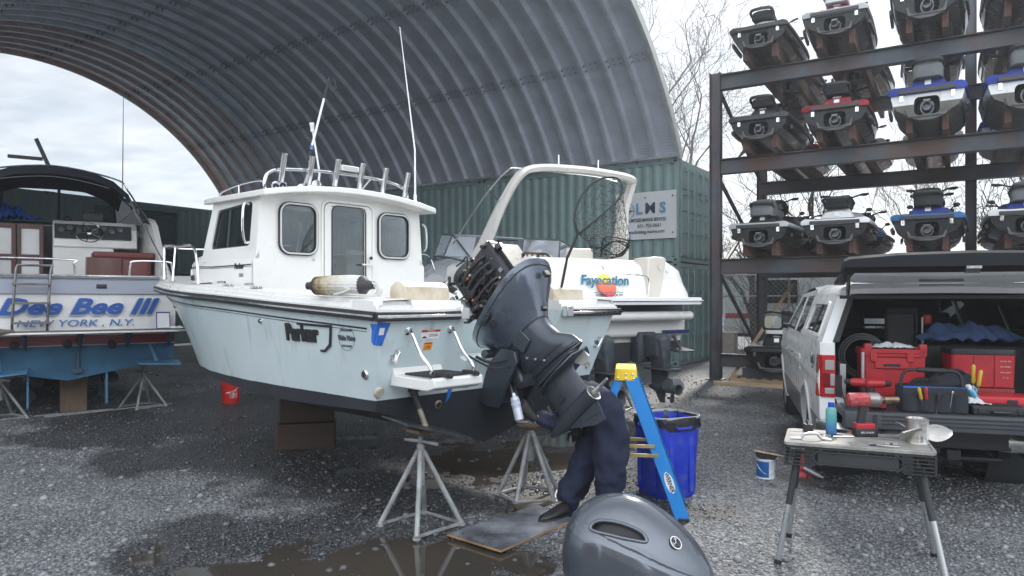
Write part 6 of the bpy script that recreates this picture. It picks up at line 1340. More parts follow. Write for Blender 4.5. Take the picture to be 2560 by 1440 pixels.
tool_stick('bundle tip of amber screwdriver leaning behind the tool bag', tw(1.16, -.16, ZT + .19), (.1, -.1, 1), HY, .13, .016)
tool_stick('second amber screwdriver, tallest one behind the tool bag', tw(1.13, -.14, ZT + .21), (-.05, -.1, 1), HY, .15, .016)
# second bag with round emblem
t = tb('tool_bag', 'black zipped tool backpack with round white emblem behind the open bag', 'tool bag', 1.0, -.02, ZB)
b = MB(); b.loft([[V((x * k + ox, y * k, z)) for x, y in rrect(.36, .22, .06, 4)] for z, k, ox in ((0, 1, 0), (.12, 1.03, 0), (.22, .9, .01), (.28, .6, .02), (.30, .3, .03))]); bp2 = b.build('bag', CLOTHB, t, smooth=60)
b = MB(); ring_prism(b, [(.035 * math.cos(a), .035 * math.sin(a)) for a in [2 * math.pi * k / 24 for k in range(24)]], [(.029 * math.cos(a), .029 * math.sin(a)) for a in [2 * math.pi * k / 24 for k in range(24)]], (.12, -.122, .16), (1, 0, 0), (0, 0, 1), -.002)
for k in (-1, 0, 1): b.box((.12, -.121, .16 + .013 * k), (.04, .003, .005), rot=(0, -.5, 0))
b.build('emblem', LABW, bp2)
b = MB(); b.tube(SP([(-.1, -.05, .24), (-.05, -.08, .31), (.05, -.08, .31), (.1, -.05, .26)], 5), .01, 6); b.build('carry_strap', BLT, bp2)
b = MB(); b.tube(SP([(-.16, -.12, .14), (0, -.14, .2), (.05, -.14, .1), (.16, -.12, .2)], 6), .004, 5); b.build('zip', mat('zip_grey', (.2, .2, .22), .5), bp2)
t = thing('spray_can', 'pale blue aerosol can leaning between the bags and the red case', 'spray can', tw(1.16, -.16, ZT + .04), rot=(R(10), R(-28), TA))
b = MB(); b.lathe([(.03, 0), (.032, .004), (.032, .13), (.02, .15)], seg=20); b.build('can', mat('can_blue', (.1, .32, .45), .3, .3), t); b = MB(); b.lathe([(.02, .15), (.02, .18), (.014, .185)], seg=14); b.build('nozzle', LABW, t)
# power tools on the tailgate's left
def drill(name, label, p, rz, sc=1.0, lying=0, tip=None):
 t = thing(name, label, 'power drill', p, rot=(lying, 0, rz))
 b = MB(); b.lathe([(.028, -.08), (.036, -.07), (.036, .02), (.03, .06)], c=(0, 0, .19), axis=(1, 0, 0), seg=16); b.build('motor_housing', RDP_, t)
 b = MB(); b.lathe([(.026, .06), (.022, .10), (.012, .115)], c=(0, 0, .19), axis=(1, 0, 0), seg=14); b.build('chuck', tip or BLT, t)
 b = MB(); b.loft([[V((x + ox, y, z)) for x, y in rrect(.045, .035, .012, 3)] for z, ox in ((.05, -.045), (.12, -.04), (.17, -.035))]); b.build('grip', BLT, t, smooth=50)
 b = MB(); b.rbox((-.02, 0, .03), (.12, .07, .055), .01); b.build('battery', RDD, t); return t
drill('power_drill', 'red cordless drill standing on the tailgate nearest the tail lamp', tw(.30, -.15, ZT), TA + R(160))
drill('power_drill', 'red cordless drill turned right, beside the first drill', tw(.42, -.20, ZT), TA + R(10), tip=BLT)
drill('power_drill', 'red cordless drill lying tilted with yellow tip by the tool bag', tw(.43, -.36, ZT + .035), TA + R(-20), lying=R(70), tip=HY)
# ================================================================== folding work table and its tools
TB = V((2.17, 4.54, 0)); TBR = R(-23.5); MT = Matrix.Translation(TB) @ Matrix.Rotation(TBR, 4, 'Z'); TZ = .795
wt = thing('work_table', 'folding work table with scuffed grey top, ribbed black rim and silver legs', 'work table', TB, TBR)
TTOP = mat('table_top', (.30, .29, .275), .6, var=.25, vscale=7, dirt=(.1, .095, .09), dirt_amt=.7, dscale=9, stretch=(1, 3, 1)); TRIM = mat('table_rim', (.03, .034, .038), .5, var=.2)
b = MB(); b.loft([[V((x * k, y * k, z)) for x, y in rrect(.83, .51, .04, 4)] for z, k in ((TZ - .02, 1), (TZ - .003, 1), (TZ, .99))]); tp = b.build('table_top', TTOP, wt)
b = MB(); b.box((-.05, .13, TZ + .001), (.7, .003, .002)); b.box((.395, 0, TZ + .001), (.003, .46, .002)); b.box((-.395, 0, TZ + .001), (.003, .46, .002)); b.box((0, -.235, TZ + .001), (.78, .003, .002)); b.build('groove', TRIM, tp)
b = MB(); b.box((.19, -.13, TZ + .002), (.07, .12, .003)); sl_ = b.build('clamp_slot', mat('slot_grey', (.42, .42, .4), .5), tp); b = MB(); b.box((.19, -.13, TZ + .004), (.012, .11, .003)); b.build('slot_gap', INK, sl_)
for sy in (-1, 1):
 b = MB(); y = sy * .24
 b.box((0, y, TZ - .03), (.80, .012, .012)); b.box((0, y * .97, TZ - .085), (.44, .008, .07)); b.box((0, y, TZ - .125), (.46, .014, .01)); b.box((0, y, TZ - .05), (.42, .016, .008))
 for k in range(9): b.box((-.2 + .05 * k, y, TZ - .037), (.006, .016, .02))
 for sx_ in (-1, 1):
  for z in (TZ - .03, TZ - .052, TZ - .074, TZ - .096, TZ - .118, TZ - .138): b.box((sx_ * .335, y, z), (.155, .018, .006))
  b.box((sx_ * .408, y, TZ - .085), (.012, .018, .115)); b.box((sx_ * .235, y, TZ - .06), (.085, .018, .008), rot=(0, sx_ * R(40), 0)); b.box((sx_ * .235, y, TZ - .11), (.085, .018, .008), rot=(0, -sx_ * R(40) , 0)); b.box((sx_ * .265, y * .97, TZ - .085), (.06, .006, .11))
  b.box((sx_ * .33, y * .97, TZ - .14), (.17, .014, .012))
 b.build('side_rim', TRIM, wt)
for sx_ in (-1, 1):
 b = MB(); [b.box((sx_ * .405, 0, z), (.014, .47, .006)) for z in (TZ - .03, TZ - .06, TZ - .09, TZ - .12)]; [b.box((sx_ * .402, -.22 + .11 * k, TZ - .08), (.012, .008, .11)) for k in range(5)]; b.build('end_rim', TRIM, wt)
MTi = MT.inverted()
for (hx, hy), fp in (((-.34, -.17), gp(1943, 1414)), ((-.34, .17), gp(1971, 1343)), ((.34, .17), gp(2337, 1395)), ((.34, -.17), gp(2374, 1488))):
 f = MTi @ fp; h = V((hx, hy, TZ - .12)); m_ = h + (f - h) * .42; e_ = h + (f - h) * .94
 b = MB(); b.tube([h, m_], .021, 12); lg = b.build('leg', TRIM, wt); b = MB(); b.tube([m_ - (f - h) * .02, e_], .0185, 12); b.build('tube', mat('leg_silver', (.5, .52, .54), .32, .75, var=.08), lg); b = MB(); b.tube([e_, f + V((0, 0, .0))], .023, 12); b.build('foot_cap', BLACKR, lg)
def tt(x, y, z=0): return MT @ V((x, y, TZ + z))
def on_table(px, py):
 Y = (H - TZ) * FPX / (py - HZ); return V(((px - 1280) / FPX * Y, Y, TZ))
t = thing('spray_bottle', 'teal aerosol bottle with dark blue cap standing on the work table', 'aerosol can', on_table(2078, 1084), group=None)
b = MB(); b.lathe([(.031, 0), (.034, .004), (.034, .15), (.031, .165), (.02, .175)], seg=24)
GT = bpy.data.materials.new('label_gradient'); GT.use_nodes = True; T_ = GT.node_tree; B_ = T_.nodes['Principled BSDF']; setc(B_, (.1, .5, .6), .25); co_ = N(T_, 'ShaderNodeTexCoord'); s_ = N(T_, 'ShaderNodeSeparateXYZ'); nz_2 = N(T_, 'ShaderNodeTexNoise'); nz_2.inputs['Scale'].default_value = 12; ma_ = N(T_, 'ShaderNodeMath', operation='MULTIPLY_ADD'); ma_.inputs[1].default_value = .1; rr_2 = N(T_, 'ShaderNodeValToRGB'); ramp(rr_2, [(.05, (.03, .09, .32)), (.09, (.05, .18, .36)), (.13, (.07, .30, .34)), (.2, (.14, .37, .36))]); T_.links.new(co_.outputs['Object'], s_.inputs[0]); T_.links.new(nz_2.outputs['Fac'], ma_.inputs[0]); T_.links.new(co_.outputs['Object'], nz_2.inputs['Vector']); T_.links.new(s_.outputs[2], ma_.inputs[2]); T_.links.new(ma_.outputs[0], rr_2.inputs[0]); T_.links.new(rr_2.outputs[0], B_.inputs['Base Color'])
b.build('bottle', GT, t); b = MB(); b.lathe([(.019, .17), (.02, .175), (.019, .205), (.015, .208)], seg=18); b.build('cap', mat('cap_blue', (.01, .06, .4), .35), t)
# impact wrench
p = on_table(2162, 1090); t = thing('impact_wrench', 'red and grey cordless impact wrench with brown socket, upright on its battery', 'impact wrench', p, R(-3))
b = MB(); b.lathe([(.03, -.10), (.042, -.095), (.045, -.03), (.045, .03)], c=(-.01, 0, .235), axis=(1, 0, 0), seg=22); b.box((-.03, -.044, .24), (.09, .006, .03)); hs = b.build('motor_housing', mat('wrench_red', (.42, .03, .04), .4, var=.2, vscale=20, dirt=(.3, .28, .27), dirt_amt=.6, dscale=25), t, smooth=50, bevel=.002)
b = MB(); b.lathe([(.045, .03), (.047, .05), (.045, .09), (.028, .11)], c=(-.01, 0, .235), axis=(1, 0, 0), seg=22); b.build('gear_case', mat('wrench_alu', (.3, .3, .31), .4, .8, var=.15), t)
b = MB(); b.lathe([(.012, .10), (.012, .13)], c=(-.01, 0, .235), axis=(1, 0, 0), seg=12); b.lathe([(.02, .13), (.021, .135), (.021, .22), (.017, .222)], c=(-.01, 0, .235), axis=(1, 0, 0), seg=18); b.build('socket', mat('socket_brown', (.25, .17, .11), .35, .8, var=.3, vscale=30), t)
b = MB(); b.loft([[V((x + ox, y, z)) for x, y in rrect(.05, .038, .012, 3)] for z, ox in ((.06, -.03), (.12, -.022), (.2, -.01))]); b.build('grip', BLT, t, smooth=50)
b = MB(); b.rbox((-.005, 0, .065), (.12, .07, .04), .012); b.build('battery_mount', RDP_, t); b = MB(); b.rbox((.0, 0, .027), (.14, .08, .052), .012); bt = b.build('battery', BLT, t, bevel=.002); text('RED LITHIUM', 'lettering', LABW, bt, (0, -.0412, .028), (1, 0, 0), (0, 0, 1), .012, .0005, 0, .8)
b = MB(); b.box((.012, 0, .17), (.02, .018, .035)); b.build('trigger', RDD, t, bevel=.003)
# propeller
STL = mat('brushed_steel', (.58, .57, .55), .3, 1, var=.12, vscale=6, dirt=(.3, .27, .22), dirt_amt=.35, dscale=10, stretch=(1, 1, 6))
p = on_table(2293, 1106); t = thing('boat_propeller', 'three bladed stainless steel boat propeller standing on the work table', 'propeller', p, R(20))
b = MB(); b.lathe([(.068, 0), (.066, .01), (.064, .13), (.067, .15), (.062, .15), (.058, .13), (.056, .02)], seg=32, caps=False); b.lathe([(.03, .01), (.03, .14), (.02, .14)], seg=20)
for k in range(3): a = 2 * math.pi * k / 3 + .5; b.box(V((.044 * math.cos(a), .044 * math.sin(a), .08)), (.03, .008, .11), rz=a)
b.build('hub', STL, t, smooth=40)
for k in range(3):
 a0 = 2 * math.pi * k / 3 - .55; b = MB(); rg = []
 for q in range(11):
  r_ = q / 10; rad = .062 + .125 * r_; wd = .055 * math.sin(math.pi * (.18 + .80 * r_)) ** .7 + .004; rg2 = []
  for u_ in [-1, -.6, -.2, .2, .6, 1]:
   ang = a0 + u_ * wd / rad * .85 - .25 * r_; zc_ = .07 + u_ * wd * .75 + .015 * r_ - .012 * u_ * u_ ; rg2.append(V((rad * math.cos(ang), rad * math.sin(ang), zc_)))
  rg.append(rg2)
 n_ = V((-math.sin(a0), math.cos(a0), -.9)).normalized() * .0035
 b.loft([r_ + [p_ + n_ for p_ in reversed(r_)] for r_ in rg]); b.build('blade', STL, t, smooth=50)
# little things on the table
t0 = on_table(2028, 1100); b = MB(); b.tube(SP([(-.10, 0, .008), (-.06, 0, .01), (-.04, 0, .035), (.03, 0, .04), (.06, 0, .012), (.10, 0, .008)], 5), .009, 8); b.box((-.10, 0, .006), (.04, .03, .01)); b.box((.10, 0, .006), (.04, .03, .01)); o_ = tag(b.build('steering_link', mat('bare_alu', (.5, .52, .54), .35, .8)), 'bright curved aluminium handle piece near the left front edge of the table', 'handle'); o_.location = t0; o_.rotation_euler = (0, 0, R(-12))
t = thing('socket_holder', 'small black rack of hex sockets standing at the back left of the table', 'socket rack', on_table(2020, 1078), R(-10))
b = MB(); b.box((0, 0, .025), (.05, .09, .05)); b.build('holder', BLT, t, bevel=.003)
for k in range(4): b = MB(); b.lathe([(.009, 0), (.009, .022)], c=(0, -.032 + .021 * k, .05), seg=8); b.build('socket', CHROME, t)
b = MB(); b.tube([(-.035, 0, .008), (.035, 0, .008)], .007, 8); o_ = tag(b.build('marker_pen', BLT), 'short black pin lying in front of the teal aerosol bottle', 'pin'); o_.location = on_table(2092, 1092)
t = thing('pliers', 'long steel pliers lying open by the front edge of the table', 'pliers', on_table(2196, 1116), R(-24))
for s_ in (-1, 1): b = MB(); b.tube(SP([(-.05, -.012 * s_, .008), (-.01, .0, .008), (.04, .012 * s_, .008), (.11, .014 * s_, .008)], 4), [.005] * 13, 6); b.build('handle', CHROME if s_ < 0 else BLT, t)
t = thing('utility_knife', 'black and red handled knife lying behind the impact wrench', 'knife', on_table(2115, 1082), R(-30)); b = MB(); b.rbox((-.03, 0, .012), (.08, .022, .02), .006); b.build('handle', BLT, t); b = MB(); b.box((.03, 0, .01), (.05, .018, .01)); b.build('red_end', RDP_, t)
b = MB(); b.tube([(-.07, 0, .007), (.06, 0, .007)], .006, 8); o_ = tag(b.build('steel_punch', CHROME), 'slim steel punch lying left of the battery on the table', 'punch'); o_.location = on_table(2110, 1094)
b = MB(); b.box((0, 0, .003), (.02, .1, .005)); o_ = tag(b.build('steel_ruler', CHROME), 'narrow steel strip lying beside the curved aluminium handle', 'strip'); o_.location = on_table(2052, 1090); o_.rotation_euler = (0, 0, R(-35))
# ================================================================== small things on the gravel
g = gp(1922, 1200); t = thing('paint_can', 'blue and white gallon paint can on the gravel under a paint tray', 'paint can', (g.x, g.y + .08, 0), R(0))
b = MB(); b.lathe([(.082, .0), (.085, .004), (.083, .008), (.083, .17), (.086, .175), (.084, .185), (.07, .187)], seg=28); pc = b.build('can', mat('can_white2', (.6, .63, .68), .35), t)
b = MB(); b.lathe([(.0838, .02), (.0838, .165)], seg=28, caps=False)
vs_ = b.v; keep = [f for f in b.f if sum(vs_[i][0] for i in f) / 4 < -.005]; b.f = keep; b.m = [0] * len(keep); b.build('blue_label', mat('paint_label', (.01, .1, .33), .35), pc)
b = MB(); b.tube([(.088 * math.cos(a), -.088 * abs(math.sin(a)) , .15 - .1 * abs(math.sin(a))) for a in [math.pi * k / 16 for k in range(17)]], .002, 5); b.build('wire_handle', CHROME, pc)
t = thing('paint_tray', 'black paint tray with stained card and wooden stir stick on the paint can', 'paint tray', (g.x - .01, g.y + .06, .19), rot=(R(-6), R(8), R(-18)))
b = MB(); b.loft([[V((x * k, y * k, z)) for x, y in rrect(.2, .12, .015, 2)] for z, k in ((.0, .8), (.045, 1))]); b.build('tray', BLT, t); b = MB(); b.box((0, 0, .049), (.21, .13, .003)); b.build('stained_card', mat('card', (.5, .47, .38), .8, var=.1, dirt=(.5, .06, .05), dirt_amt=.9, dscale=18), t); b = MB(); b.box((.03, -.04, .056), (.26, .022, .004), rz=R(-14)); b.build('stir_stick', mat('stick_wood', (.5, .36, .22), .7), t)
g = gp(2020, 1196); t = thing('bottle_jack', 'red bottle jack with steel ram lying on the gravel under the table', 'bottle jack', (g.x, g.y + .05, 0), R(-20))
b = MB(); b.loft([[V((x * k - .05, y * k, z)) for x, y in rrect(.12, .1, .015, 2)] for z, k in ((.0, 1), (.03, .95), (.05, .7), (.2, .55), (.22, .5))]); b.box((-.0, 0, .05), (.16, .07, .06), rot=(0, R(15), 0)); b.tube([(-.1, .05, .0), (-.06, .05, .2)], .01, 6); b.tube([(-.03, .05, .0), (-.05, .05, .2)], .01, 6); b.build('body', RDP_, t, bevel=.004)
b = MB(); b.tube([(-.02, -.03, .09), (.12, -.06, .03)], [.03, .028], 14); b.tube([(.12, -.06, .03), (.15, -.065, .022)], .018, 10); b.build('ram', MATS['wrench_alu'], t); b = MB(); b.tube([(.15, -.065, .022), (.2, -.05, .02)], .007, 6); b.build('valve', BLT, t)
g = gp(569, 1010); t = thing('plastic_bucket', 'orange red plastic bucket standing on the gravel behind the hull', 'bucket', (g.x, g.y + .13, 0))
b = MB(); b.lathe([(.128, 0), (.13, .005), (.147, .33), (.158, .335), (.158, .35), (.15, .352), (.15, .362), (.143, .362), (.14, .34), (.125, .02)], seg=32); b.lathe([(.149, .29), (.155, .292), (.149, .298)], seg=32, caps=False); b.lathe([(.15, .31), (.156, .312), (.15, .318)], seg=32, caps=False)
bk = b.build('pail', mat('bucket_orange', (.62, .035, .025), .35, var=.05), t); b = MB(); b.tube([(.15 * math.cos(a), -.16 * abs(math.sin(a)), .30 - .12 * abs(math.sin(a))) for a in [math.pi * k / 18 for k in range(19)]], .0025, 5); b.build('bail_handle', CHROME, bk)
u_ = V((.80, .6, 0)).normalized(); nn = V((u_.y, -u_.x, 0)); oo = nn * .1435 + V((0, 0, .15))
b = MB(); ring_prism(b, [(-.055, -.055), (.055, -.055), (.055, .055), (-.055, .055)], [(-.05, -.05), (.05, -.05), (.05, .05), (-.05, .05)], oo, u_, (0, 0, 1), -.002); b.build('printed_frame', LABW, bk)
for k, s_ in enumerate(('THE', 'HOME', 'DEPOT')): text(s_, 'lettering', LABW, bk, oo + nn * .002 + V((0, 0, .028 - .028 * k)) + u_ * (-.012 + .01 * k), (u_ + V((0, 0, .55))), (0, 0, 1), .022, .0006, 0, .75, bold=.001)
# ================================================================== fender and boat hook on the boat
p0, p1 = A(790, 733, 5.18), A(912, 722, 5.0); zc0 = IP(ZG, .5) + .09 + .075; p0.z = p1.z = zc0; ax = (p1 - p0).normalized();
fd = thing('boat_fender', 'ribbed white fender with black ends and rope, lying on the gunwale', 'fender', (p0 + p1) / 2)
FW = mat('fender_white', (.62, .61, .56), .55, var=.06, dirt=(.3, .2, .06), dirt_amt=.0, dscale=5)
# the forward half is brown with old stain: its own patch of material by length
FWS = bpy.data.materials.new('fender_stained'); FWS.use_nodes = True; T_ = FWS.node_tree; B_ = T_.nodes['Principled BSDF']; setc(B_, None, .55); co_ = N(T_, 'ShaderNodeTexCoord'); dt_ = N(T_, 'ShaderNodeVectorMath', operation='DOT_PRODUCT'); dt_.inputs[1].default_value = ax; nn_ = N(T_, 'ShaderNodeTexNoise'); nn_.inputs['Scale'].default_value = 22; nn_.inputs['Detail'].default_value = 6; m_ = N(T_, 'ShaderNodeMath', operation='MULTIPLY_ADD'); m_.inputs[1].default_value = .35; rr_ = N(T_, 'ShaderNodeValToRGB'); ramp(rr_, [(.0, (.16, .11, .06)), (.07, (.36, .29, .17)), (.15, (.52, .49, .42)), (.3, (.62, .62, .60))]); L_ = T_.links.new; L_(co_.outputs['Object'], dt_.inputs[0]); L_(co_.outputs['Object'], nn_.inputs['Vector']); L_(nn_.outputs['Fac'], m_.inputs[0]); L_(dt_.outputs['Value'], m_.inputs[2]); L_(m_.outputs[0], rr_.inputs[0]); L_(rr_.outputs[0], B_.inputs['Base Color'])
b = MB(); hl = (p1 - p0).length / 2; Q = ax.to_track_quat('Z', 'Y').to_matrix(); rg = []
for h, r_ in ((-hl, .045), (-hl + .02, .064), (-hl * .5, .07), (hl * .5, .072), (hl - .02, .066), (hl, .045)): rg.append([Q @ V((r_ * (1 + .035 * (k % 2)) * math.cos(2 * math.pi * k / 40), r_ * (1 + .035 * (k % 2)) * math.sin(2 * math.pi * k / 40), h)) for k in range(40)])
b.loft(rg); b.build('fender_body', FWS, fd, smooth=20)
for s_ in (-1, 1):
 b = MB(); b.lathe([(.068, -.0), (.066, .02), (.04, .045), (.025, .09), (.028, .1)], c=ax * (hl - .025) * s_, axis=ax * s_, seg=18); b.build('end_cap', mat('fender_end', (.035, .035, .04), .55, var=.3), fd)
b = MB(); rs = random.Random(5); c0 = ax * hl * 1.0; pts = [ax * (hl + .07), ax * (hl + .11) + V((0, 0, -.03)), ax * (hl + .10) + V((0, -.04, -.07)), ax * (hl * .6) + V((0, -.085, -.065)), ax * (hl * .1) + V((0, -.095, -.06)), ax * (hl * -.1) + V((0, -.1, -.065)), ax * (hl * .1) + V((0, -.12, -.06)), ax * (hl * .5) + V((0, -.1, -.03)), ax * (hl * .3) + V((0, -.085, -.02))]
b.tube(SP(pts, 6), .009, 6)
for k in range(6): b.tube(SP([ax * (hl + .08) + V((rs.uniform(-.02, .02), rs.uniform(-.03, .03), rs.uniform(-.0, .02))), ax * (hl + .12) + V((rs.uniform(-.02, .02), rs.uniform(-.03, .03), -.03)), ax * (hl + .1) + V((rs.uniform(-.02, .03), rs.uniform(-.05, .0), -.075))], 5), .009, 6)
b.build('rope', mat('rope_white', (.6, .6, .58), .9, bump=.8, bscale=150), fd)
bh = thing('boat_hook', 'white telescopic boat hook with black hook end standing in a rod holder', 'boat hook', bw_(-.38, 2.44, 3.05)); a_, b_2 = A(820, 400, 6.78), A(872, 188, 6.95)
L0 = bw_(-.38, 2.44, 3.05); d_ = (b_2 - a_);
b = MB(); b.tube([V(), d_ * .12], .015, 8); b.build('lower_grip', BLT, bh); b = MB(); b.tube([d_ * .12, d_ * .76], .012, 8); b.build('pole', mat('antenna_white', (.75, .76, .77), .35), bh); b = MB(); b.tube([d_ * .13, d_ * .16], .019, 10); b.build('blue_collar', TAPE, bh)
b = MB(); b.tube([d_ * .74, d_ * .92], [.016, .013], 8); b.tube([d_ * .9, d_ * 1.0], [.013, .008], 8); b.tube(SP([d_ * .92, d_ * .95 + V((.05, 0, .02)), d_ * .9 + V((.085, 0, -.0)), d_ * .87 + V((.09, 0, -.02))], 5), .008, 6); b.build('hook', BLT, bh)
# ================================================================== landing net
ln = thing('landing_net', 'black landing net with hexagon mesh bag standing at the stern', 'landing net', A(1385, 712, 6.3)); O_ = A(1385, 712, 6.3)
NETM = mat('net_black', (.02, .022, .024), .6); b = MB(); b.tube([V((0, 0, -.35)), A(1418, 645, 6.3) - O_, A(1442, 590, 6.3) - O_], .013, 10); b.build('handle', NETM, ln)
hoop = [A(px, py, Y) - O_ for px, py, Y in ((1443, 587, 6.3), (1436, 548, 6.3), (1444, 510, 6.35), (1462, 478, 6.4), (1488, 453, 6.5), (1520, 443, 6.6), (1547, 447, 6.62), (1556, 468, 6.55), (1548, 495, 6.45), (1530, 515, 6.38), (1500, 541, 6.3), (1468, 567, 6.25), (1449, 583, 6.26), (1443, 587, 6.3))]
b = MB(); hp = SP(hoop, 4); b.tube(hp, .009, 8); b.build('hoop', NETM, ln)
nh = 38; Lh = [hp[int(k * (len(hp) - 1) / nh)] for k in range(nh)]; cen = sum(Lh, V()) / nh; cen2 = A(1522, 600, 6.4) - O_; cen3 = A(1530, 645, 6.38) - O_; lay = []
for q in range(17):
 t_ = q / 16; lay.append([])
 for k, p_ in enumerate(Lh):
  d0 = p_ - cen; a = 2 * math.pi * k / nh; w_ = V((.19 * math.cos(a + 3.6), .14 * math.sin(a + 3.6), .02 * math.sin(3 * a)))
  if t_ < .6: s_ = t_ / .6; s_ = s_ * s_ * (3 - 2 * s_); p2 = (cen + d0) * (1 - s_) + (cen2 + w_) * s_
  else: s_ = (t_ - .6) / .4; p2 = cen2 * (1 - s_) + cen3 * s_ + w_ * (1 - s_ ** 2) ** .5
  lay[-1].append(p2 + V((.008 * math.sin(5 * a + q), .01 * math.cos(4 * a + q * .7), .006 * math.sin(q * 1.3 + k))))
b = MB()
for q in range(16):
 for k in range(nh):
  k2 = (k + 1) % nh
  if (q + k) % 2 == 0: b.tube([lay[q][k], lay[q + 1][k]], .0022, 3, caps=False)
  m1 = lay[q][k] * .5 + lay[q][k2] * .5 + (lay[q + 1][k] - lay[q][k]) * (.22 if (q + k) % 2 else -.22 if q else 0); b.tube([lay[q][k], m1, lay[q][k2]], .0022, 3, caps=False)
b.build('net_mesh', NETM, ln, smooth=0)
b = MB(); rs = random.Random(2)
for k in range(5):
 a = rs.random() * 6.28; pts = [lay[rs.randint(9, 15)][int((a / 6.28 * nh + j * 7) % nh)] for j in range(4)]; b.tube(SP(pts, 6), .006, 5)
b.build('cord', NETM, ln)
# ================================================================== personal watercraft on the rack
PB = {}
def pm(name, base, rough=.5, coat=.03, **k): return mat('pwc_' + name, base, rough, 0, coat=coat, spec=.25, var=.05, **k)
SCUM = (.12, .115, .105)
def pwc(label, loc, hull='black', gun='black', body='white', seat='grey', style=0, rz=0, scum=False, group='personal watercraft stored on the rack', L=3.25, parts=True, low=False):
 cols = {'black': (.009, .010, .013), 'white': (.68, .69, .70), 'red': (.22, .018, .025), 'blue': (.02, .045, .28), 'sky': (.035, .13, .30), 'grey': (.12, .13, .14), 'green': (.05, .12, .03), 'silver': (.4, .42, .44), 'dark': (.04, .045, .055)}
 t = thing('personal_watercraft', label, 'personal watercraft', loc, rz, group)
 mh = pm('h' + hull + ('s' if scum else ''), cols[hull], .3) if not scum else (PB.get('scum' + hull) or PB.setdefault('scum' + hull, paint_boat('pwc_scum_' + hull, cols[hull], SCUM, .235, rough=.3, grime=.5)))
 mg, mb_, ms = pm('g' + gun, cols[gun]), pm('b' + body, cols[body]), mat('pwc_seat_' + seat, cols[seat], .7, var=.1, bump=.2, bscale=120)
 hw = lambda y: .56 * (1 - max(0, (y - 1.9) / (L - 1.9)) ** 2.2) ** .75 * (.93 + .07 * min(1, y / .8)); kz = lambda y: .28 * max(0, (y - 2.1) / (L - 2.1)) ** 2
 b = MB(); rg = []
 for y in (0, .12, .6, 1.2, 1.9, 2.3, 2.6, 2.85, 3.05, L - .04):
  w = max(hw(y), .02); k = kz(y); g = .42 + .06 * max(0, (y - 2) / 1.2)
  sec = [(w, g), (w * .98, g - .10), (w * .93, .24 + k * .8), (w * .84, .17 + k), (w * .60, .11 + k), (w * .57, .085 + k), (w * .28, .04 + k), (0, k)]
  rg.append([V((-x, y, z)) for x, z in sec] + [V((x, y, z)) for x, z in reversed(sec[:-1])])
 b.loft(rg, closed=False, caps=False)
 # stern face with the pump tunnel opening
 sec = [(-p.x, p.z) for p in rg[0]]; w0 = hw(0); outer = [(p.x, p.z) for p in rg[0]]; hole = rrect(.36, .24, .07, cx=0, cy=.20)
 panel(b, outer, [hole], (0, 0, 0), (1, 0, 0), (0, 0, 1), -.02); b.build('hull', mh, t, smooth=25)
 b = MB(); b.loft([[V((x, .0, z)) for x, z in hole], [V((x * .9, .3, z)) for x, z in hole]], caps=True, cap0=False); b.build('pump_tunnel', mat('tunnel_black', (.008, .009, .01), .7), t)
 b = MB(); b.lathe([(.085, -.12), (.08, .0), (.062, .09), (.055, .09), (.055, -.0)], c=(0, .05, .19), axis=(0, -1, 0), seg=22, caps=False); b.lathe([(.10, -.12), (.10, -.05)], c=(0, .05, .19), axis=(0, -1, 0), seg=22); b.box((0, .03, .27), (.1, .08, .02)); b.tube([(.09, .0, .2), (.12, .2, .22)], .01, 6); b.build('jet_nozzle', mat('nozzle_alu', (.16, .17, .19), .4, .7, var=.2), t, smooth=40)
 b = MB(); b.prism([(-.26, 0), (.26, 0), (.24, .5), (-.24, .5)], (0, -.07, .045), (1, 0, 0), (0, 1, .0), .02); b.prism([(-.3, .14), (-.27, .02), (-.1, -.03), (.1, -.03), (.27, .02), (.3, .14), (.27, .14), (.24, .06), (.09, .02), (-.09, .02), (-.24, .06), (-.27, .14)], (0, -.05, .03), (1, 0, 0), (0, 0, 1), -.05); b.build('ride_plate', mat('plate_dull', (.10, .10, .10), .6, .3, var=.3), t, bevel=.005)
 # gunwale and deck
 ys = [-.05, -.03, .1, .6, 1.2, 1.9, 2.3, 2.6, 2.85, 3.05, L]; b = MB(); rg = []
 for y in ys:
  w = max(hw(max(0, y)), .02) + .022; g = .42 + .06 * max(0, (y - 2) / 1.2); w = w * (.94 if y == -.05 else 1)
  fw = .05 if .75 < y < 2 else 0; rg.append([V((x, y, z)) for x, z in ((-w, g - .055), (-w - .012, g - .02), (-w, g + .02), (-w * .9, g + .05), (-w * .55, g + .035 - fw * 2.4), (0, g + .04), (w * .55, g + .035 - fw * 2.4), (w * .9, g + .05), (w, g + .02), (w + .012, g - .02), (w, g - .055))])
 b.loft(rg, closed=True); b.build('deck', mg, t, smooth=35)
 b = MB(); b.box((0, .17, .468), (.80, .36, .012)); b.box((0, -.062, .40), (.8, .03, .06)); b.build('rear_mat', BLACKP, t, bevel=.008)
 for x in (-.36, .36): b = MB(); b.tube([(x, -.02, .30), (x, -.045, .30), (x, -.045, .35), (x, -.02, .35)], .009, 6); b.box((x, -.012, .325), (.05, .012, .09)); b.build('tow_hook', CHROME, t)
 # pedestal and hood
 b = MB(); rg = []
 for y, w, h in ((.34, .17, .50), (.36, .24, .60), (.5, .25, .66), (1.0, .24, .64), (1.6, .22, .66), (1.9, .30, .72), (2.3, .36, .72), (2.7, .32, .62), (3.0, .2, .53), (3.16, .06, .48)):
  rg.append([V((x * w, y, z)) for x, z in ((-1.15, .44), (-1.05, .44 + (h - .44) * .5), (-.8, h - .02), (0, h + .01), (.8, h - .02), (1.05, .44 + (h - .44) * .5), (1.15, .44))])
 b.loft(rg, closed=False, caps=False); b._add(rg[0], [tuple(range(7))]); bo = b.build('body', mb_, t, smooth=45)
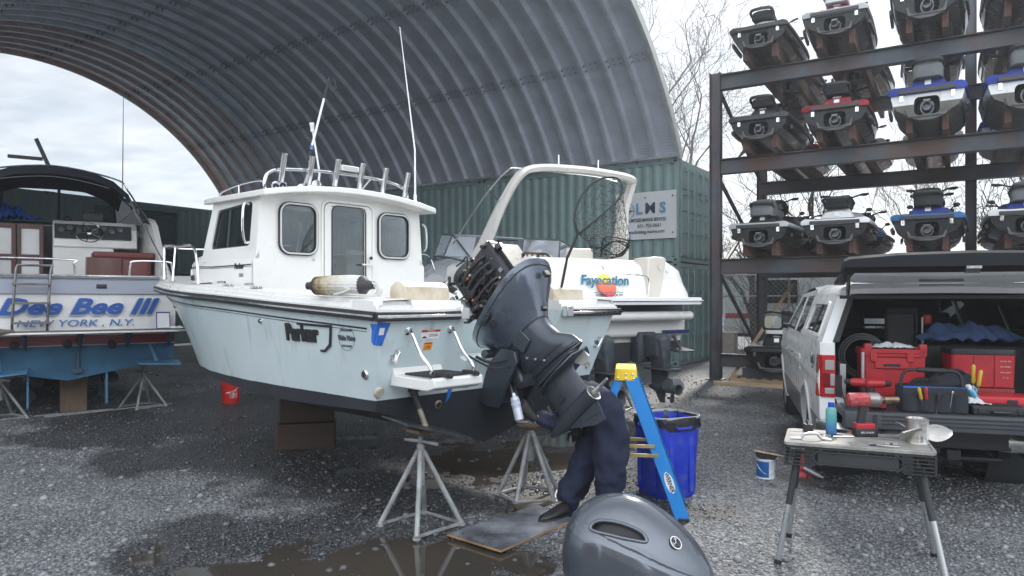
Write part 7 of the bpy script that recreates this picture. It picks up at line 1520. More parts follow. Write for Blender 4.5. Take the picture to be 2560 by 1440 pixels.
 plate(bo, V((0, .337, .555)), (1, 0, 0), (0, .2, 1), .09, .06, LABW, 'notice_sticker')
 text('YAMAHA', 'lettering', INK if body in ('white', 'silver') else LABW, bo, (0, .345, .615), (1, 0, 0), (0, .2, 1), .022, .001, 0, 1.1)
 b = MB(); rg = []
 top = [(.30, .17, .66, .74), (.33, .20, .65, .80), (.5, .20, .66, .83), (.9, .19, .65, .80), (1.1, .17, .65, .76), (1.5, .15, .66, .78), (1.75, .12, .68, .80), (1.85, .08, .70, .76)]
 if style == 1: top = [(.22, .16, .60, .70), (.26, .21, .58, .80), (.45, .22, .58, .87), (.7, .21, .6, .87), (.95, .18, .62, .76), (1.4, .16, .64, .76), (1.75, .13, .68, .80), (1.85, .08, .70, .76)]
 for y, w, z0, z1 in top: rg.append([V((x * w, y, z)) for x, z in ((-1, z0), (-1.02, (z0 + z1) / 2), (-.85, z1 - .02), (-.4, z1), (.4, z1), (.85, z1 - .02), (1.02, (z0 + z1) / 2), (1, z0))])
 b.loft(rg); st = b.build('seat', ms, t, smooth=50, bevel=.004)
 b = MB(); b.tube(SP([(-.19, .5, .72), (-.21, .3, .75), (-.15, .2, .785), (.15, .2, .785), (.21, .3, .75), (.19, .5, .72)], 5), .027, 8); b.build('grab_handle', BLACKP, t)
 b = MB(); b.loft([[V((x * w, y, z + h)) for x, h in ((-1, 0), (-.7, .08), (.7, .08), (1, 0), (.6, -.04), (-.6, -.04))] for y, w, z in ((1.78, .10, .84), (1.9, .16, .90), (2.05, .17, .88), (2.25, .10, .78))]); b.build('console', BLACKP, t, smooth=40)
 b = MB(); b.tube(SP([(-.40, 1.72, .98), (-.28, 1.80, .985), (-.12, 1.92, .96), (.12, 1.92, .96), (.28, 1.80, .985), (.40, 1.72, .98)], 4), .014, 8); b.tube([(-.42, 1.70, .98), (-.30, 1.785, .985)], .02, 8); b.tube([(.42, 1.70, .98), (.30, 1.785, .985)], .02, 8); b.tube([(-.26, 1.80, .97), (-.38, 1.88, .97)], .006, 5); b.tube([(.26, 1.80, .97), (.38, 1.88, .97)], .006, 5); b.rbox((0, 1.92, .97), (.16, .1, .06), .02); b.build('handlebar', BLACKR, t)
 for s in (-1, 1):
  b = MB(); b.tube([(s * .26, 2.3, .72), (s * .36, 2.25, .82)], .012, 6); b.ball((s * .40, 2.24, .84), .06, sc=(1, .5, .7)); b.build('mirror', BLACKP, t)
  b = MB(); y0, y1 = .25, 1.0; b.loft([[V((s * (hw(y) + a), y, z)) for a, z in ((0, .2), (.04, .19), (.045, .25), (0, .28))] for y in (y0, y0 + .1, y1 - .15, y1)]); b.build('sponson', BLACKP, t)
  if gun not in ('black',): pass
  b = MB(); b.loft([[V((s * (max(hw(y), .02) + .006 - .04 * q), y, .32 - .1 * q + kz(y) * .4)) for q in (0, 1)] for y in (1.0, 1.4, 1.9, 2.3, 2.6)], closed=False, caps=False); b.build('side_decal', {'black': mat('decal_silver', (.4, .42, .44), .25, .5)}.get(hull, pm('dblue', (.02, .05, .3))), t)
 for n_ in ('seat', 'grab_handle'): pass
 for c_ in t.children:
  if c_.name.split('.')[0] in ('seat', 'grab_handle', 'body', 'console', 'handlebar'): c_.scale.z = 1.22; c_.location.z = -.10
 return t
OVR = .78; TS = [.93, 2.27, 3.72, 5.14]
def slot(k, lvl, dz=.17): return P0 + RD * TS[k] - RC * OVR + V((0, 0, LV[lvl] + dz))
spec = {
 (0, 0): ('grey seated watercraft with black stern, bottom tier beside the corner post', 'black', 'silver', 'black', 'grey', 1),
 (0, 1): ('white bodied watercraft with green trim, bottom tier between the grey and the blue ones', 'black', 'white', 'white', 'black', 0),
 (0, 2): ('bright blue watercraft with pale blue stern corners, bottom tier over the truck', 'black', 'sky', 'blue', 'black', 1),
 (0, 3): ('white and dark blue watercraft at the right edge of the bottom tier', 'black', 'white', 'blue', 'grey', 1),
 (1, 0): ('all black watercraft on the middle tier next to the corner post', 'black', 'dark', 'black', 'black', 0),
 (1, 1): ('black watercraft with red gunwale and chain on its stern, middle tier', 'black', 'red', 'red', 'black', 0),
 (1, 2): ('white hulled watercraft with blue deck and scummed bottom, middle tier', 'white', 'blue', 'blue', 'grey', 1),
 (1, 3): ('second white hulled watercraft with blue deck at the right edge of the middle tier', 'white', 'blue', 'blue', 'grey', 1),
 (2, 0): ('black watercraft with white seat base on the top tier above the corner post', 'black', 'dark', 'white', 'black', 0),
 (2, 1): ('black hulled watercraft with red and white tail on the top tier', 'black', 'silver', 'red', 'white', 0),
 (2, 2): ('plain black hulled watercraft, third on the top tier, left of the tall back post', 'black', 'black', 'black', 'black', 0),
 (2, 3): ('dark hulled watercraft cut by the top right corner, right of the tall back post', 'black', 'black', 'grey', 'black', 0),
}
BUNK = mat('bunk_wood', (.17, .115, .085), .85, var=.35, vscale=2, stretch=(6, 1, 6), dirt=(.06, .04, .035), dirt_amt=.5, bump=.3, bscale=40); BEND = mat('bunk_paint_end', (.075, .032, .028), .8, var=.3)
bunk0 = None; SKI = {}
for (lvl, k), (lab, h, g_, bo_, se, sty) in spec.items():
 p = slot(k, lvl, .17); SKI[(lvl, k)] = pwc(lab, p, h, g_, bo_, se, sty, ANG_R + R((0, 1.5, -1, .5)[k]), scum=(h == 'white')); SKI[(lvl, k)].scale = {(1, 2): (1.06, 1, 1.28), (1, 3): (1.06, 1, 1.28), (2, 2): (1.03, 1, 1.3), (2, 3): (1.03, 1, 1.3), (2, 0): (.98, 1, .95), (0, 1): (1.04, 1, 1), (1, 1): (1.02, 1, 1.05)}.get((lvl, k), (1, 1, 1))
 for s in (-1, 1):
  q = P0 + RD * (TS[k] + s * .27) - RC * .66 + V((0, 0, LV[lvl] + .147)); tier = ('bottom', 'middle', 'top')[lvl]
  if bunk0 is None:
   bunk0 = MB(); bunk0.box((0, 3.2, 0), (.095, 6.4, .285)); bunk0.box((0, -.003, 0), (.093, .004, .28), 1); o_ = bunk0.build('support_plank', [BUNK, BEND], None, bevel=.004)
  else: o_ = bpy.data.objects['support_plank'].copy(); COL.objects.link(o_)
  o_.location = q; o_.rotation_euler = (0, 0, ANG_R)
  tag(o_, 'timber plank on edge, %s of the pair under the %s' % (('near-post one', 'far-from-post one')[s > 0], lab.split(',')[0].replace(' on the middle tier next to the corner post', ' of the middle tier').replace(' at the right edge of the ', ' right in the ').replace(' on the top tier above the corner post', ' of the top tier')), 'timber plank', 'planks carrying the watercraft')
  w_ = o_['label'].split()
  if len(w_) > 16: o_['label'] = '%s plank under %s' % (('near-post', 'far-post')[s > 0], ' '.join(lab.split(',')[0].split()[:11]))
# a second row stands behind, bow to the fence
rearlab = {}
for lvl in range(3):
 for k in range(4):
  src = SKI[((lvl, k), (lvl, (k + 1) % 4), (2, k), (0, (k + 1) % 4))[(lvl + k) % 4]]; c_ = copy_tree(src)
  c_['label'] = '%s watercraft of the rear row, %s tier, behind the %s' % (('dark', 'shaded', 'distant')[lvl], ('bottom', 'middle', 'top')[lvl], ('one beside the corner post', 'second one from the corner post', 'third one from the corner post', 'one at the right edge')[k])
  c_.location = slot(k, lvl, .17) + RC * 3.5; c_.rotation_euler = (0, 0, ANG_R + R((1, -1, 2, 0)[k]))
# chain on the red one's stern
b = MB(); rs = random.Random(8); p = slot(1, 1, .17)
for k in range(60):
 a = rs.uniform(-.35, .35); c_ = V((a, rs.uniform(.05, .3), .485 + rs.uniform(0, .03))); u = V((rs.uniform(-1, 1), rs.uniform(-1, 1), rs.uniform(-.4, .4))).normalized(); v = u.orthogonal().normalized()
 b.tube([c_ + (u * math.cos(t_) * .022 + v * math.sin(t_) * .013) for t_ in [2 * math.pi * q / 8 for q in range(9)]], .004, 4)
o_ = tag(b.build('chain', GALV), 'heap of galvanised chain on the stern of the red trimmed watercraft', 'chain'); o_.location = p; o_.rotation_euler = (0, 0, ANG_R)
# one more standing low behind the truck
G0 = V((4.95, 13.6, .30)); pwc('black and white watercraft parked low behind the truck mirror', G0, 'black', 'black', 'black', 'white', 0, ANG_R + R(4), group='personal watercraft stored on the rack')
def lumber(label, p, d, rz, m=TIMB2, nm='timber_beam', cat='timber', rot=None):
 b = MB(); b.box((0, 0, d[2] / 2), d); o = tag(b.build(nm, m, None, bevel=.006), label, cat); o.location = p; o.rotation_euler = rot or (0, 0, rz); return o
PALE = mat('pale_wood', (.34, .25, .16), .8, var=.2, vscale=3, stretch=(1, 6, 6))
lumber('dark beam across the gravel carrying the low watercraft', G0 + RC * .3 + V((0, 0, -.17)), (1.3, .12, .2), ANG_R, STEEL, cat='steel beam', nm='steel_beam')
lumber('second dark beam further back under the low watercraft', G0 + RC * 1.6 + V((0, 0, -.17)), (1.3, .12, .2), ANG_R, STEEL, cat='steel beam', nm='steel_beam')
def pallet(label, p, rz):
 t = thing('wooden_pallet', label, 'pallet', p, rz)
 for k in range(3): b = MB(); b.box((0, -.45 + .45 * k, .07), (1.1, .09, .09)); b.build('stringer', PALE, t, bevel=.004)
 for k in range(6): b = MB(); b.box((-.5 + .2 * k, 0, .124), (.11, 1.0, .018)); b.build('deck_board', PALE, t, bevel=.002)
pallet('weathered wooden pallet on the gravel below the low watercraft', P0 + RD * .9 - RC * .1 + V((0, 0, 0)), ANG_R)
lumber('long pale plank lying on the gravel at the foot of the corner post', P0 + RD * .85 - RC * .85, (1.5, .09, .07), ANG_R, PALE, 'wooden_plank', 'plank')
b = MB(); b.tube([P0 + RD * .25 - RC * .2 + V((0, 0, .05)), P0 + RD * 1.05 + RC * 1.9 + V((0, 0, 2.0))], .045, 4); tag(b.build('wooden_plank', PALE), 'pale plank leaning diagonally inside the rack behind the corner post', 'plank')
# ================================================================== white sports cruiser by the containers
FTH = R(32); FO = V((1.40, 9.75, 0)); M_F = Matrix.Translation(FO) @ Matrix.Rotation(FTH, 4, 'Z')
cr = thing('sports_cruiser', 'white motor cruiser with radar arch and sunset lettering on its stern', 'boat', FO, FTH)
GREYD = mat('silver_deck', (.50, .52, .55), .25, coat=.5, var=.05, vscale=2); CREAM = mat('cream_gelcoat', (.62, .58, .52), .35, coat=.3, var=.04, dirt=(.4, .36, .28), dirt_amt=.3)
FG = smooth_tab([(0, 1.28), (2, 1.36), (4, 1.25), (5.5, .95), (6.8, .45), (7.6, .02)])
b = MB(); rg = []
for y in (0, .5, 1.5, 3, 4, 4.8, 5.6, 6.4, 7.0, 7.5):
 g = IP(FG, y); f = max(0, (y - 3) / 4.6); c_ = g * (.93 - .55 * f); zc = .98 + .35 * f * f; zk = .78 + .75 * f ** 2.2; sh = 1.66 + .25 * f
 sec = [(g, sh), (g * .995, 1.52 + .2 * f), (g * .97, 1.42 + .18 * f), (c_ + (g - c_) * .5, 1.22 + .25 * f), (c_, zc), (c_ * .94, zc - .02), (c_ * .5, zc - .55 * (zc - zk)), (0, zk - .0)]
 rg.append([V((-x, y, z)) for x, z in sec] + [V((x, y, z)) for x, z in reversed(sec[:-1])])
b.loft(rg, closed=False, caps=False); b._add(rg[0], [tuple(range(len(rg[0])))])
hullc = b.build('hull', paint_boat('cruiser_hull', (.72, .71, .67), (.03, .034, .04), 1.09, rough=.3, grime=.3, extra=None), cr, smooth=30)
b = MB(); b.box((0, -.012, 1.555), (2.5, .01, .11)); b.build('navy_band', mat('navy_band', (.02, .03, .12), .3), hullc)
for s in (-1, 1):
 b = MB(); b.loft([[V((s * (IP(FG, y) * (1) + .008 - a), y, z)) for a, z in ((0, 1.60), (.008, 1.50))] for y in (0, 1, 2, 3, 4)], closed=False, caps=False); b.build('navy_band', MATS['navy_band'], hullc)
 b = MB(); b.tube([V((s * (IP(FG, y) + .01), y, 1.66 + .25 * max(0, (y - 3) / 4.6))) for y in (0, 1, 2, 3, 4, 5, 6, 7)], .018, 6); b.build('rub_rail', CHROME, hullc)
# swim platform
b = MB(); b.loft([[V((x * k, y, z)) for x, y in ((-1.28, .1), (-1.28, -.35), (-1.1, -.52), (1.1, -.52), (1.28, -.35), (1.28, .1))] for z, k in ((1.60, .98), (1.625, 1.0), (1.68, 1.0), (1.70, .99))]); pf = b.build('swim_platform', GEL, cr, bevel=.008)
b = MB(); b.tube([(-1.29, .1, 1.655), (-1.29, -.35, 1.655), (-1.11, -.53, 1.655), (1.11, -.53, 1.655), (1.29, -.35, 1.655), (1.29, .1, 1.655)], .013, 6); b.build('rub_strip', CHROME, pf)
b = MB(); b.box((0, -.06, 1.33), (2.35, .18, .34)); b.box((0, -.2, 1.45), (2.2, .4, .12)); b.build('platform_support', GEL, cr, bevel=.05)
b = MB(); b.box((.95, -.17, 1.22), (.5, .02, .05)); b.build('navy_band', MATS['navy_band'], cr)
# transom / cockpit moulding, curved to starboard
b = MB(); sect = [(-1.25, 1.68), (-1.24, 1.95), (-1.2, 2.17), (-1.1, 2.22), (1.05, 2.22), (1.16, 2.15), (1.24, 1.95), (1.27, 1.68)]
b.loft([[V((x * k, y, 1.68 + (z - 1.68) * h)) for x, z in sect] for y, k, h in ((-.16, .97, .05), (-.13, .985, .35), (-.02, 1.0, .85), (.14, 1.0, 1.0), (.5, 1.0, 1.0))], closed=True); tm = b.build('transom_moulding', GEL, cr, smooth=50)
b = MB(); b.loft([[V((x, y, z)) for x, z in ((.42, 1.69), (.44, 2.24), (.55, 2.26), (.72, 2.26), (.78, 2.24), (.66, 1.69))] for y in (-.17, .14)]); b.build('transom_door', CREAM, tm, bevel=.02)
b = MB(); b.lathe([(.05, 0), (.05, .008)], c=(.66, -.175, 2.12), axis=(0, -1, 0), seg=18); b.build('speaker_grille', CREAM, tm)
for x, z in ((.90, 2.08), (.91, 1.95), (.93, 1.86)): b = MB(); b.lathe([(.028, 0), (.028, .02), (.018, .03)], c=(x, -.10 + (z - 1.8) * .2, z), axis=(0, -1, 0), seg=14); b.build('deck_filler', CHROME, tm)
# name with sunset disc on the transom
SUNR = bpy.data.materials.new('sunset_disc'); SUNR.use_nodes = True; T_ = SUNR.node_tree; B_ = T_.nodes['Principled BSDF']; B_.inputs['Roughness'].default_value = .4; co_ = N(T_, 'ShaderNodeTexCoord'); s_ = N(T_, 'ShaderNodeSeparateXYZ'); mr_3 = N(T_, 'ShaderNodeMapRange'); mr_3.inputs[1].default_value = 1.72; mr_3.inputs[2].default_value = 2.0; rr_3 = N(T_, 'ShaderNodeValToRGB'); ramp(rr_3, [(0, (.75, .08, .10)), (.5, (.85, .18, .06)), (.68, (.85, .3, .05)), (.72, (.85, .7, .05)), (1, (.85, .75, .1))]); T_.links.new(co_.outputs['Object'], s_.inputs[0]); T_.links.new(s_.outputs[2], mr_3.inputs[0]); T_.links.new(mr_3.outputs[0], rr_3.inputs[0]); T_.links.new(rr_3.outputs[0], B_.inputs['Base Color'])
tno = V((-.29, -.155, 1.87)); tvv = V((0, .11, .25)).normalized();
b = MB(); b.prism([(.15 * math.cos(a), .165 * math.sin(a)) for a in [2 * math.pi * k / 30 for k in range(30)]], tno + tvv * -.02, (1, 0, 0), tvv, -.003 if False else .012); b.build('sunset_disc', SUNR, tm)
TEAL = mat('script_teal', (.02, .16, .26), .35)
tx = text('Fayecation', 'lettering', TEAL, tm, tno + tvv * .055 + V((-.02, -.012, 0)), (1, 0, 0), tvv, .135, .003, .35, .98, bold=.005)
text('HOWARD BEACH, NY', 'lettering', INK, tm, tno + tvv * -.155 + V((0, -.012, 0)), (1, 0, 0), tvv, .04, .002, 0, .8)
b = MB(); b.tube(SP([tno + tvv * -.12 + V((-.24 + .08 * k, -.012, .01 * (k % 2))) for k in range(7)], 4), .005, 5); b.build('wave_mark', TEAL, tm)
b = MB(); b.lathe([(.035, 0), (.035, .012), (.02, .016)], c=(-.26, -.03, 2.08), axis=(0, -1, .4), seg=16); b.build('fuel_cap', CHROME, tm)
# cockpit sides, seats, helm
b = MB()
for s in (-1, 1): b.loft([[V((s * x, y, z)) for x, z in ((1.27, 1.66), (1.26, 2.0), (1.22, 2.18), (1.12, 2.24), (1.02, 2.2), (1.0, 1.5))] for y in (.3, 1.2, 2.6)], closed=True)
b.build('cockpit_side', GEL, cr, smooth=40); b = MB(); b.quad((-1.0, .2, 1.5), (1.0, .2, 1.5), (1.0, 2.8, 1.5), (-1.0, 2.8, 1.5)); b.build('cockpit_sole', CREAM, cr)
b = MB(); rg = []
for y, w, h in ((2.4, 1.26, 2.24), (2.8, 1.24, 2.36), (3.4, 1.18, 2.40), (4.4, 1.05, 2.32), (5.4, .85, 2.18), (6.4, .5, 2.04), (7.2, .18, 1.95), (7.5, .04, 1.92)):
 sh = 1.66 + .25 * max(0, (y - 3) / 4.6); rg.append([V((x * w, y, z)) for x, z in ((-1.03, sh), (-1.0, sh + (h - sh) * .45), (-.8, h - .06), (-.4, h), (.4, h), (.8, h - .06), (1.0, sh + (h - sh) * .45), (1.03, sh))])
b.loft(rg, closed=False, caps=False); b._add(rg[0], [tuple(range(8))]); b.build('foredeck', GREYD, cr, smooth=40)
b = MB(); b.rbox((.45, 1.6, 1.95), (.5, .45, .5), .12); b.rbox((.45, 1.4, 2.25), (.5, .14, .42), .06); b.rbox((-.25, 1.9, 1.95), (.7, .5, .4), .1); b.rbox((-.25, 2.1, 2.2), (.7, .14, .3), .06); b.build('cockpit_seat', CREAM, cr)
b = MB(); b.loft([[V((x, y, z)) for y, z in ((2.0, 1.9), (2.05, 2.34), (2.35, 2.44), (2.5, 1.9))] for x in (-.25, .1, .5)]); dsh = b.build('dashboard', CREAM, cr, bevel=.02)
b = MB(); b.loft([[V((x, y, z)) for y, z in ((2.03, 2.3), (2.1, 2.38), (2.25, 2.44), (2.3, 2.38))] for x in (-.2, .42)]); b.build('gauge_panel', mat('wood_dash', (.12, .06, .03), .3), dsh)
for k in range(6): b = MB(); b.lathe([(.035, 0), (.035, .01)], c=(-.14 + .1 * k, 2.05, 2.355), axis=(0, -1, .3), seg=14); b.build('gauge', mat('gauge_face', (.5, .5, .5), .3), dsh)
def wheel_(name, c, ax, r, m, parent, rr=.014, sp=3):
 b = MB(); c = V(c); ax = V(ax).normalized(); u = ax.orthogonal().normalized(); v = ax.cross(u); b.tube([c + (u * math.cos(a) + v * math.sin(a)) * r for a in [2 * math.pi * k / 26 for k in range(27)]], rr, 8)
 for k in range(sp): a = 2 * math.pi * k / sp + .5; b.tube([c, c + (u * math.cos(a) + v * math.sin(a)) * r], rr * .8, 6)
 b.lathe([(.04, -.02), (.04, .02), (.02, .03)], c=c, axis=ax); return b.build(name, m, parent)
wheel_('steering_wheel', (.18, 1.93, 2.27), (0, -1, .5), .15, BLACKR, dsh)
# windscreen
b = MB(); WS = [(-1.16, 2.0, 2.23, .0), (-1.14, 2.9, 2.36, .35), (-.9, 3.75, 2.42, .36), (0, 4.0, 2.43, .38), (.9, 3.75, 2.42, .36), (1.14, 2.9, 2.36, .35), (1.16, 1.6, 2.22, .02)]
lo = [V((x, y, z)) for x, y, z, h in WS]; hi = [V((x * .93, y - .45 * h, z + h)) for x, y, z, h in WS]
b.loft([lo, hi], closed=False, caps=False); wg = b.build('windscreen', CLEARG, cr, smooth=0); ALF = mat('alu_frame', (.22, .24, .26), .35, .7)
b = MB(); b.tube(hi, .018, 6); b.tube(lo, .016, 6); [b.tube([lo[k], hi[k]], .016, 6) for k in range(1, 6)]; b.build('windscreen_frame', ALF, wg)
# radar arch
def arch_sec(p, w_, t_, d): return [p + V((0, -w_ / 2, 0)) , p + d * t_ * .5 + V((0, -w_ * .3, 0)), p + d * t_ * .5 + V((0, w_ * .3, 0)), p + V((0, w_ / 2, 0)), p - d * t_ * .5 + V((0, w_ * .3, 0)), p - d * t_ * .5 + V((0, -w_ * .3, 0))]
b = MB(); path = SP([(-1.2, 1.85, 2.15), (-1.17, 1.5, 2.5), (-1.13, 1.1, 3.0), (-1.05, .78, 3.36), (-.85, .68, 3.47), (-.3, .62, 3.50), (.3, .62, 3.50), (.85, .68, 3.47), (.96, .78, 3.36), (1.0, 1.0, 3.0), (1.03, 1.1, 2.6), (1.05, 1.2, 2.15)], 5); rg = []
for i, p in enumerate(path):
 d = (path[min(i + 1, len(path) - 1)] - path[max(0, i - 1)]).normalized(); n_ = V((0, 1, 0)).cross(d); n_ = n_.normalized() if n_.length > .1 else V((1, 0, 0)); w_ = .52 - .33 * min(1, max(0, (p.z - 2.2) / 1.0)); rg.append(arch_sec(p, w_, .095, n_))
b.loft(rg); ar_ = b.build('radar_arch', mat('arch_white', (.68, .665, .63), .3, coat=.3, var=.03), cr, smooth=50);
for x in (-.5, .2): b = MB(); b.tube([(x, .62, 3.52), (x, .62, 3.68)], .012, 6); b.build('arch_light', CHROME, ar_)
b = MB(); b.tube(SP([(-1.12, 2.6, 2.55), (-1.05, 1.9, 3.1), (-.95, 1.3, 3.5), (-.7, 1.2, 3.56), (.6, 1.2, 3.56), (.95, 1.1, 3.5)], 5), .014, 6); b.tube([(-1.0, 1.65, 3.25), (-1.04, 1.2, 3.0)], .009, 6); b.build('bimini_frame', CHROME, cr)
b = MB(); b.tube(SP([(-1.1, 3.3, 2.15), (-1.12, 3.5, 2.4), (-1.02, 4.2, 2.46), (-.8, 5.4, 2.5), (-.3, 6.6, 2.5), (.3, 6.6, 2.5), (.8, 5.4, 2.5)], 5), .012, 6)
for y, x in ((4.2, -1.02), (5.4, -.8), (6.4, -.35)): b.tube([(x, y, 2.47), (x * .95, y, 1.98)], .01, 6)
b.build('bow_rail', CHROME, cr)
b = MB(); b.tube(SP([(.30, -.3, 1.70), (.32, -.3, 1.95), (.1, -.3, 2.0), (-.1, -.28, 2.0)], 4), .012, 6); b.build('grab_rail', CHROME, cr)
# outdrives and tabs
DRV = mat('drive_grey', (.045, .055, .07), .5, .2, var=.3, vscale=8, dirt=(.2, .2, .2), dirt_amt=.3, dscale=12)
for x in (-.55, .42):
 b = MB(); b.rbox((x, -.10, 1.02), (.34, .2, .42), .06); b.rbox((x, -.34, 1.05), (.2, .3, .30), .05); b.loft([[V((x + p_[0], -.42 + p_[1], z)) for p_ in rrect(w_, l_, min(w_, l_) * .3, 3)] for z, w_, l_ in ((1.22, .1, .12), (1.15, .2, .26), (.92, .16, .3), (.76, .10, .28))]); b.box((x, -.46, .75), (.26, .46, .02)); dv = b.build('outdrive', DRV, cr, smooth=40, bevel=.006)
 b = MB(); b.loft([[V((x + q_ * w_, -.40 + y, z)) for q_, y in ((-1, -.14), (-1, .12), (1, .12), (1, -.14))] for z, w_ in ((.76, .035), (.55, .02), (.5, .02))]); b.prism([(-.12, 0), (.1, 0), (-.02, -.2), (-.1, -.2)], (x - .01, -.40, .5), (0, 1, 0), (0, 0, 1), .02); b.lathe([(.02, -.2), (.06, -.08), (.065, .14)], c=(x, -.42, .50), axis=(0, -1, 0), seg=18); b.build('lower_unit', DRV, dv, smooth=40)
 b = MB(); b.lathe([(.066, .14), (.06, .28), (.075, .34), (.06, .34), (.05, .2)], c=(x, -.42, .50), axis=(0, -1, 0), seg=20, caps=False)
 for k in range(3):
  a = 2 * math.pi * k / 3 + x; d_ = V((math.cos(a), 0, math.sin(a))); e_ = V((-math.sin(a), 0, math.cos(a))); c_ = V((x, -.66, .50)); b.loft([[c_ + d_ * r_ + e_ * w_ * q_ + V((0, q_ * w_ * .5, 0)) for q_ in (-1, 0, 1)] + [c_ + d_ * r_ + e_ * w_ * q_ + V((0, q_ * w_ * .5 + .008, 0)) for q_ in (1, 0, -1)] for r_, w_ in ((.05, .04), (.11, .08), (.16, .07), (.19, .02))])
 b.build('propeller', mat('prop_grey', (.16, .18, .2), .4, .6), dv, smooth=40)
for x in (-1.0, .98): b = MB(); b.prism([(-.2, 0), (.2, 0), (.17, -.36), (-.17, -.36)], (x, -.0, .98), (1, 0, 0), (0, 1, .1), .015); b.tube([(x, -.25, .96), (x, -.03, 1.25)], .022, 8); b.build('trim_tab', DRV, cr)
for x, y in ((.75, .9), (-.75, .9)): w_ = M_F @ V((x, y, 0)); jack_stand((w_.x, w_.y, 0), R(20), .6, .82, 'grey jack stand under the %s stern quarter of the white cruiser' % ('starboard' if x > 0 else 'port'), .3)
for y, z, lb_ in ((2.6, 0, 'stern'), (5.2, 0, 'bow')):
 w_ = M_F @ V((0, y, 0)); o_ = lumber('dark keel block under the %s half of the white cruiser' % lb_, w_, (.6, .35, .78 if y < 3 else 1.05), FTH, TIMB, 'timber_block', 'timber block')
# ================================================================== the stern of the wooden-trimmed cruiser at the left
LTH = R(33.5); LO = V((-6.30, 10.20, 0)); M_L = Matrix.Translation(LO) @ Matrix.Rotation(LTH, 4, 'Z')
cl_ = thing('cabin_cruiser', 'white cabin cruiser with blue bottom, black bimini top and blue script on its stern', 'boat', LO, LTH)
LG = smooth_tab([(0, 1.42), (2, 1.5), (4.5, 1.45), (6.5, 1.1), (8, .5), (8.8, .03)]); b = MB(); rg = []
for y in (0, .6, 2, 3.5, 5, 6.2, 7.2, 8.0, 8.6):
 g = IP(LG, y); f = max(0, (y - 3.5) / 5.3); c_ = g * (.97 - .6 * f); zc = .78 + .45 * f * f; zk = .52 + .85 * f ** 2.2; sh = 2.0 + .35 * f
 sec = [(g, sh), (g * .99, 1.6 + .2 * f), (c_ + (g - c_) * .5, 1.3), (c_, zc), (c_ * .95, zc - .015), (c_ * .5, zc - .5 * (zc - zk)), (0, zk)]
 rg.append([V((-x, y, z)) for x, z in sec] + [V((x, y, z)) for x, z in reversed(sec[:-1])])
b.loft(rg, closed=False, caps=False); b._add(rg[0], [tuple(range(len(rg[0])))])
lh = b.build('hull', paint_boat('cruiser_blue_bottom', (.73, .73, .735), (.03, .115, .21), 1.02, rough=.35, grime=.35, extra=[(1.165, (.25, .02, .03)), (1.03, (.55, .55, .52))]), cl_, smooth=30)
b = MB(); b.box((0, -.02, 1.85), (2.82, .03, .20)); b.box((0, -.035, 1.99), (2.86, .07, .03)); b.build('top_band', mat('grey_band', (.33, .36, .44), .4), lh, bevel=.005)
b = MB(); b.box((0, -.04, 2.01), (2.88, .10, .02)); b.build('toe_rail', CHROME, lh)
DEC = mat('teak_grey', (.16, .14, .12), .8, var=.3, vscale=4, stretch=(1, 8, 1))
b = MB(); b.loft([[V((x, y, z)) for x, y in ((-1.45, .0), (-1.45, -.5), (-1.3, -.62), (1.35, -.62), (1.5, -.45), (1.5, .0))] for z in (1.20, 1.235)]); pl_ = b.build('swim_platform', DEC, cl_, bevel=.005)
b = MB(); b.tube([(-1.45, -.5, 1.218), (-1.3, -.63, 1.218), (1.35, -.63, 1.218), (1.5, -.45, 1.218)], .014, 6); b.build('edge_strip', WHITEP, pl_)
for x in (-1.1, -.5, .15, .75, 1.3): b = MB(); b.tube([(x, -.5, 1.2), (x, -.02, .98)], .022, 6); b.box((x, -.02, 1.08), (.05, .03, .25)); b.build('platform_bracket', mat('bracket_blue', (.04, .09, .15), .6), cl_)
b = MB(); b.tube([(-1.1, -.62, 1.245), (-.85, -.66, 1.25), (-.6, -.6, 1.25)], [.02, .06, .02], 8); b.build('platform_tip', DEC, pl_)
BLU = mat('script_blue', (.02, .09, .36), .4); SHD = mat('script_shadow', (.35, .38, .45), .5)
text('Dee Bee III', 'lettering', SHD, lh, (.12, -.026, 1.54), (1, 0, 0), (0, 0, 1), .22, .002, .35, 1.34, bold=.012)
text('Dee Bee III', 'lettering', BLU, lh, (.14, -.032, 1.56), (1, 0, 0), (0, 0, 1), .22, .003, .35, 1.34, bold=.010)
text('NEW YORK , N.Y.', 'lettering', mat('city_blue', (.05, .16, .4), .4), lh, (.12, -.03, 1.33), (1, 0, 0), (0, 0, 1), .095, .003, .2, 1.35, bold=.001)
b = MB(); b.rbox((.42, -.04, 1.86), (.13, .02, .06), .01); b.build('stern_light', BLACKP, lh);
for x in (-.62, -.0, .55): b = MB(); b.lathe([(.05, 0), (.06, .05), (.045, .055)], c=(x, -.01, 1.04 - .02 * (x > 0)), axis=(0, -1, 0), seg=16); b.build('exhaust_outlet', BLACKR, lh)
b = MB(); b.prism([(-.3, 0), (.3, 0), (.28, -.35), (-.28, -.35)], (1.15, 0, .75), (1, 0, -.06), (0, 1, .1), .02); b.tube([(1.12, -.25, .76), (1.05, -.03, 1.0)], .028, 8); b.build('trim_tab', mat('tab_blue', (.08, .22, .36), .5, var=.15), cl_)
b = MB(); b.prism([(-.3, 0), (.3, 0), (.28, -.35), (-.28, -.35)], (-.75, 0, .68), (1, 0, .1), (0, 1, .1), .02); b.tube([(-.78, -.25, .69), (-.8, -.03, 1.0)], .028, 8); b.build('trim_tab', MATS['tab_blue'], cl_)
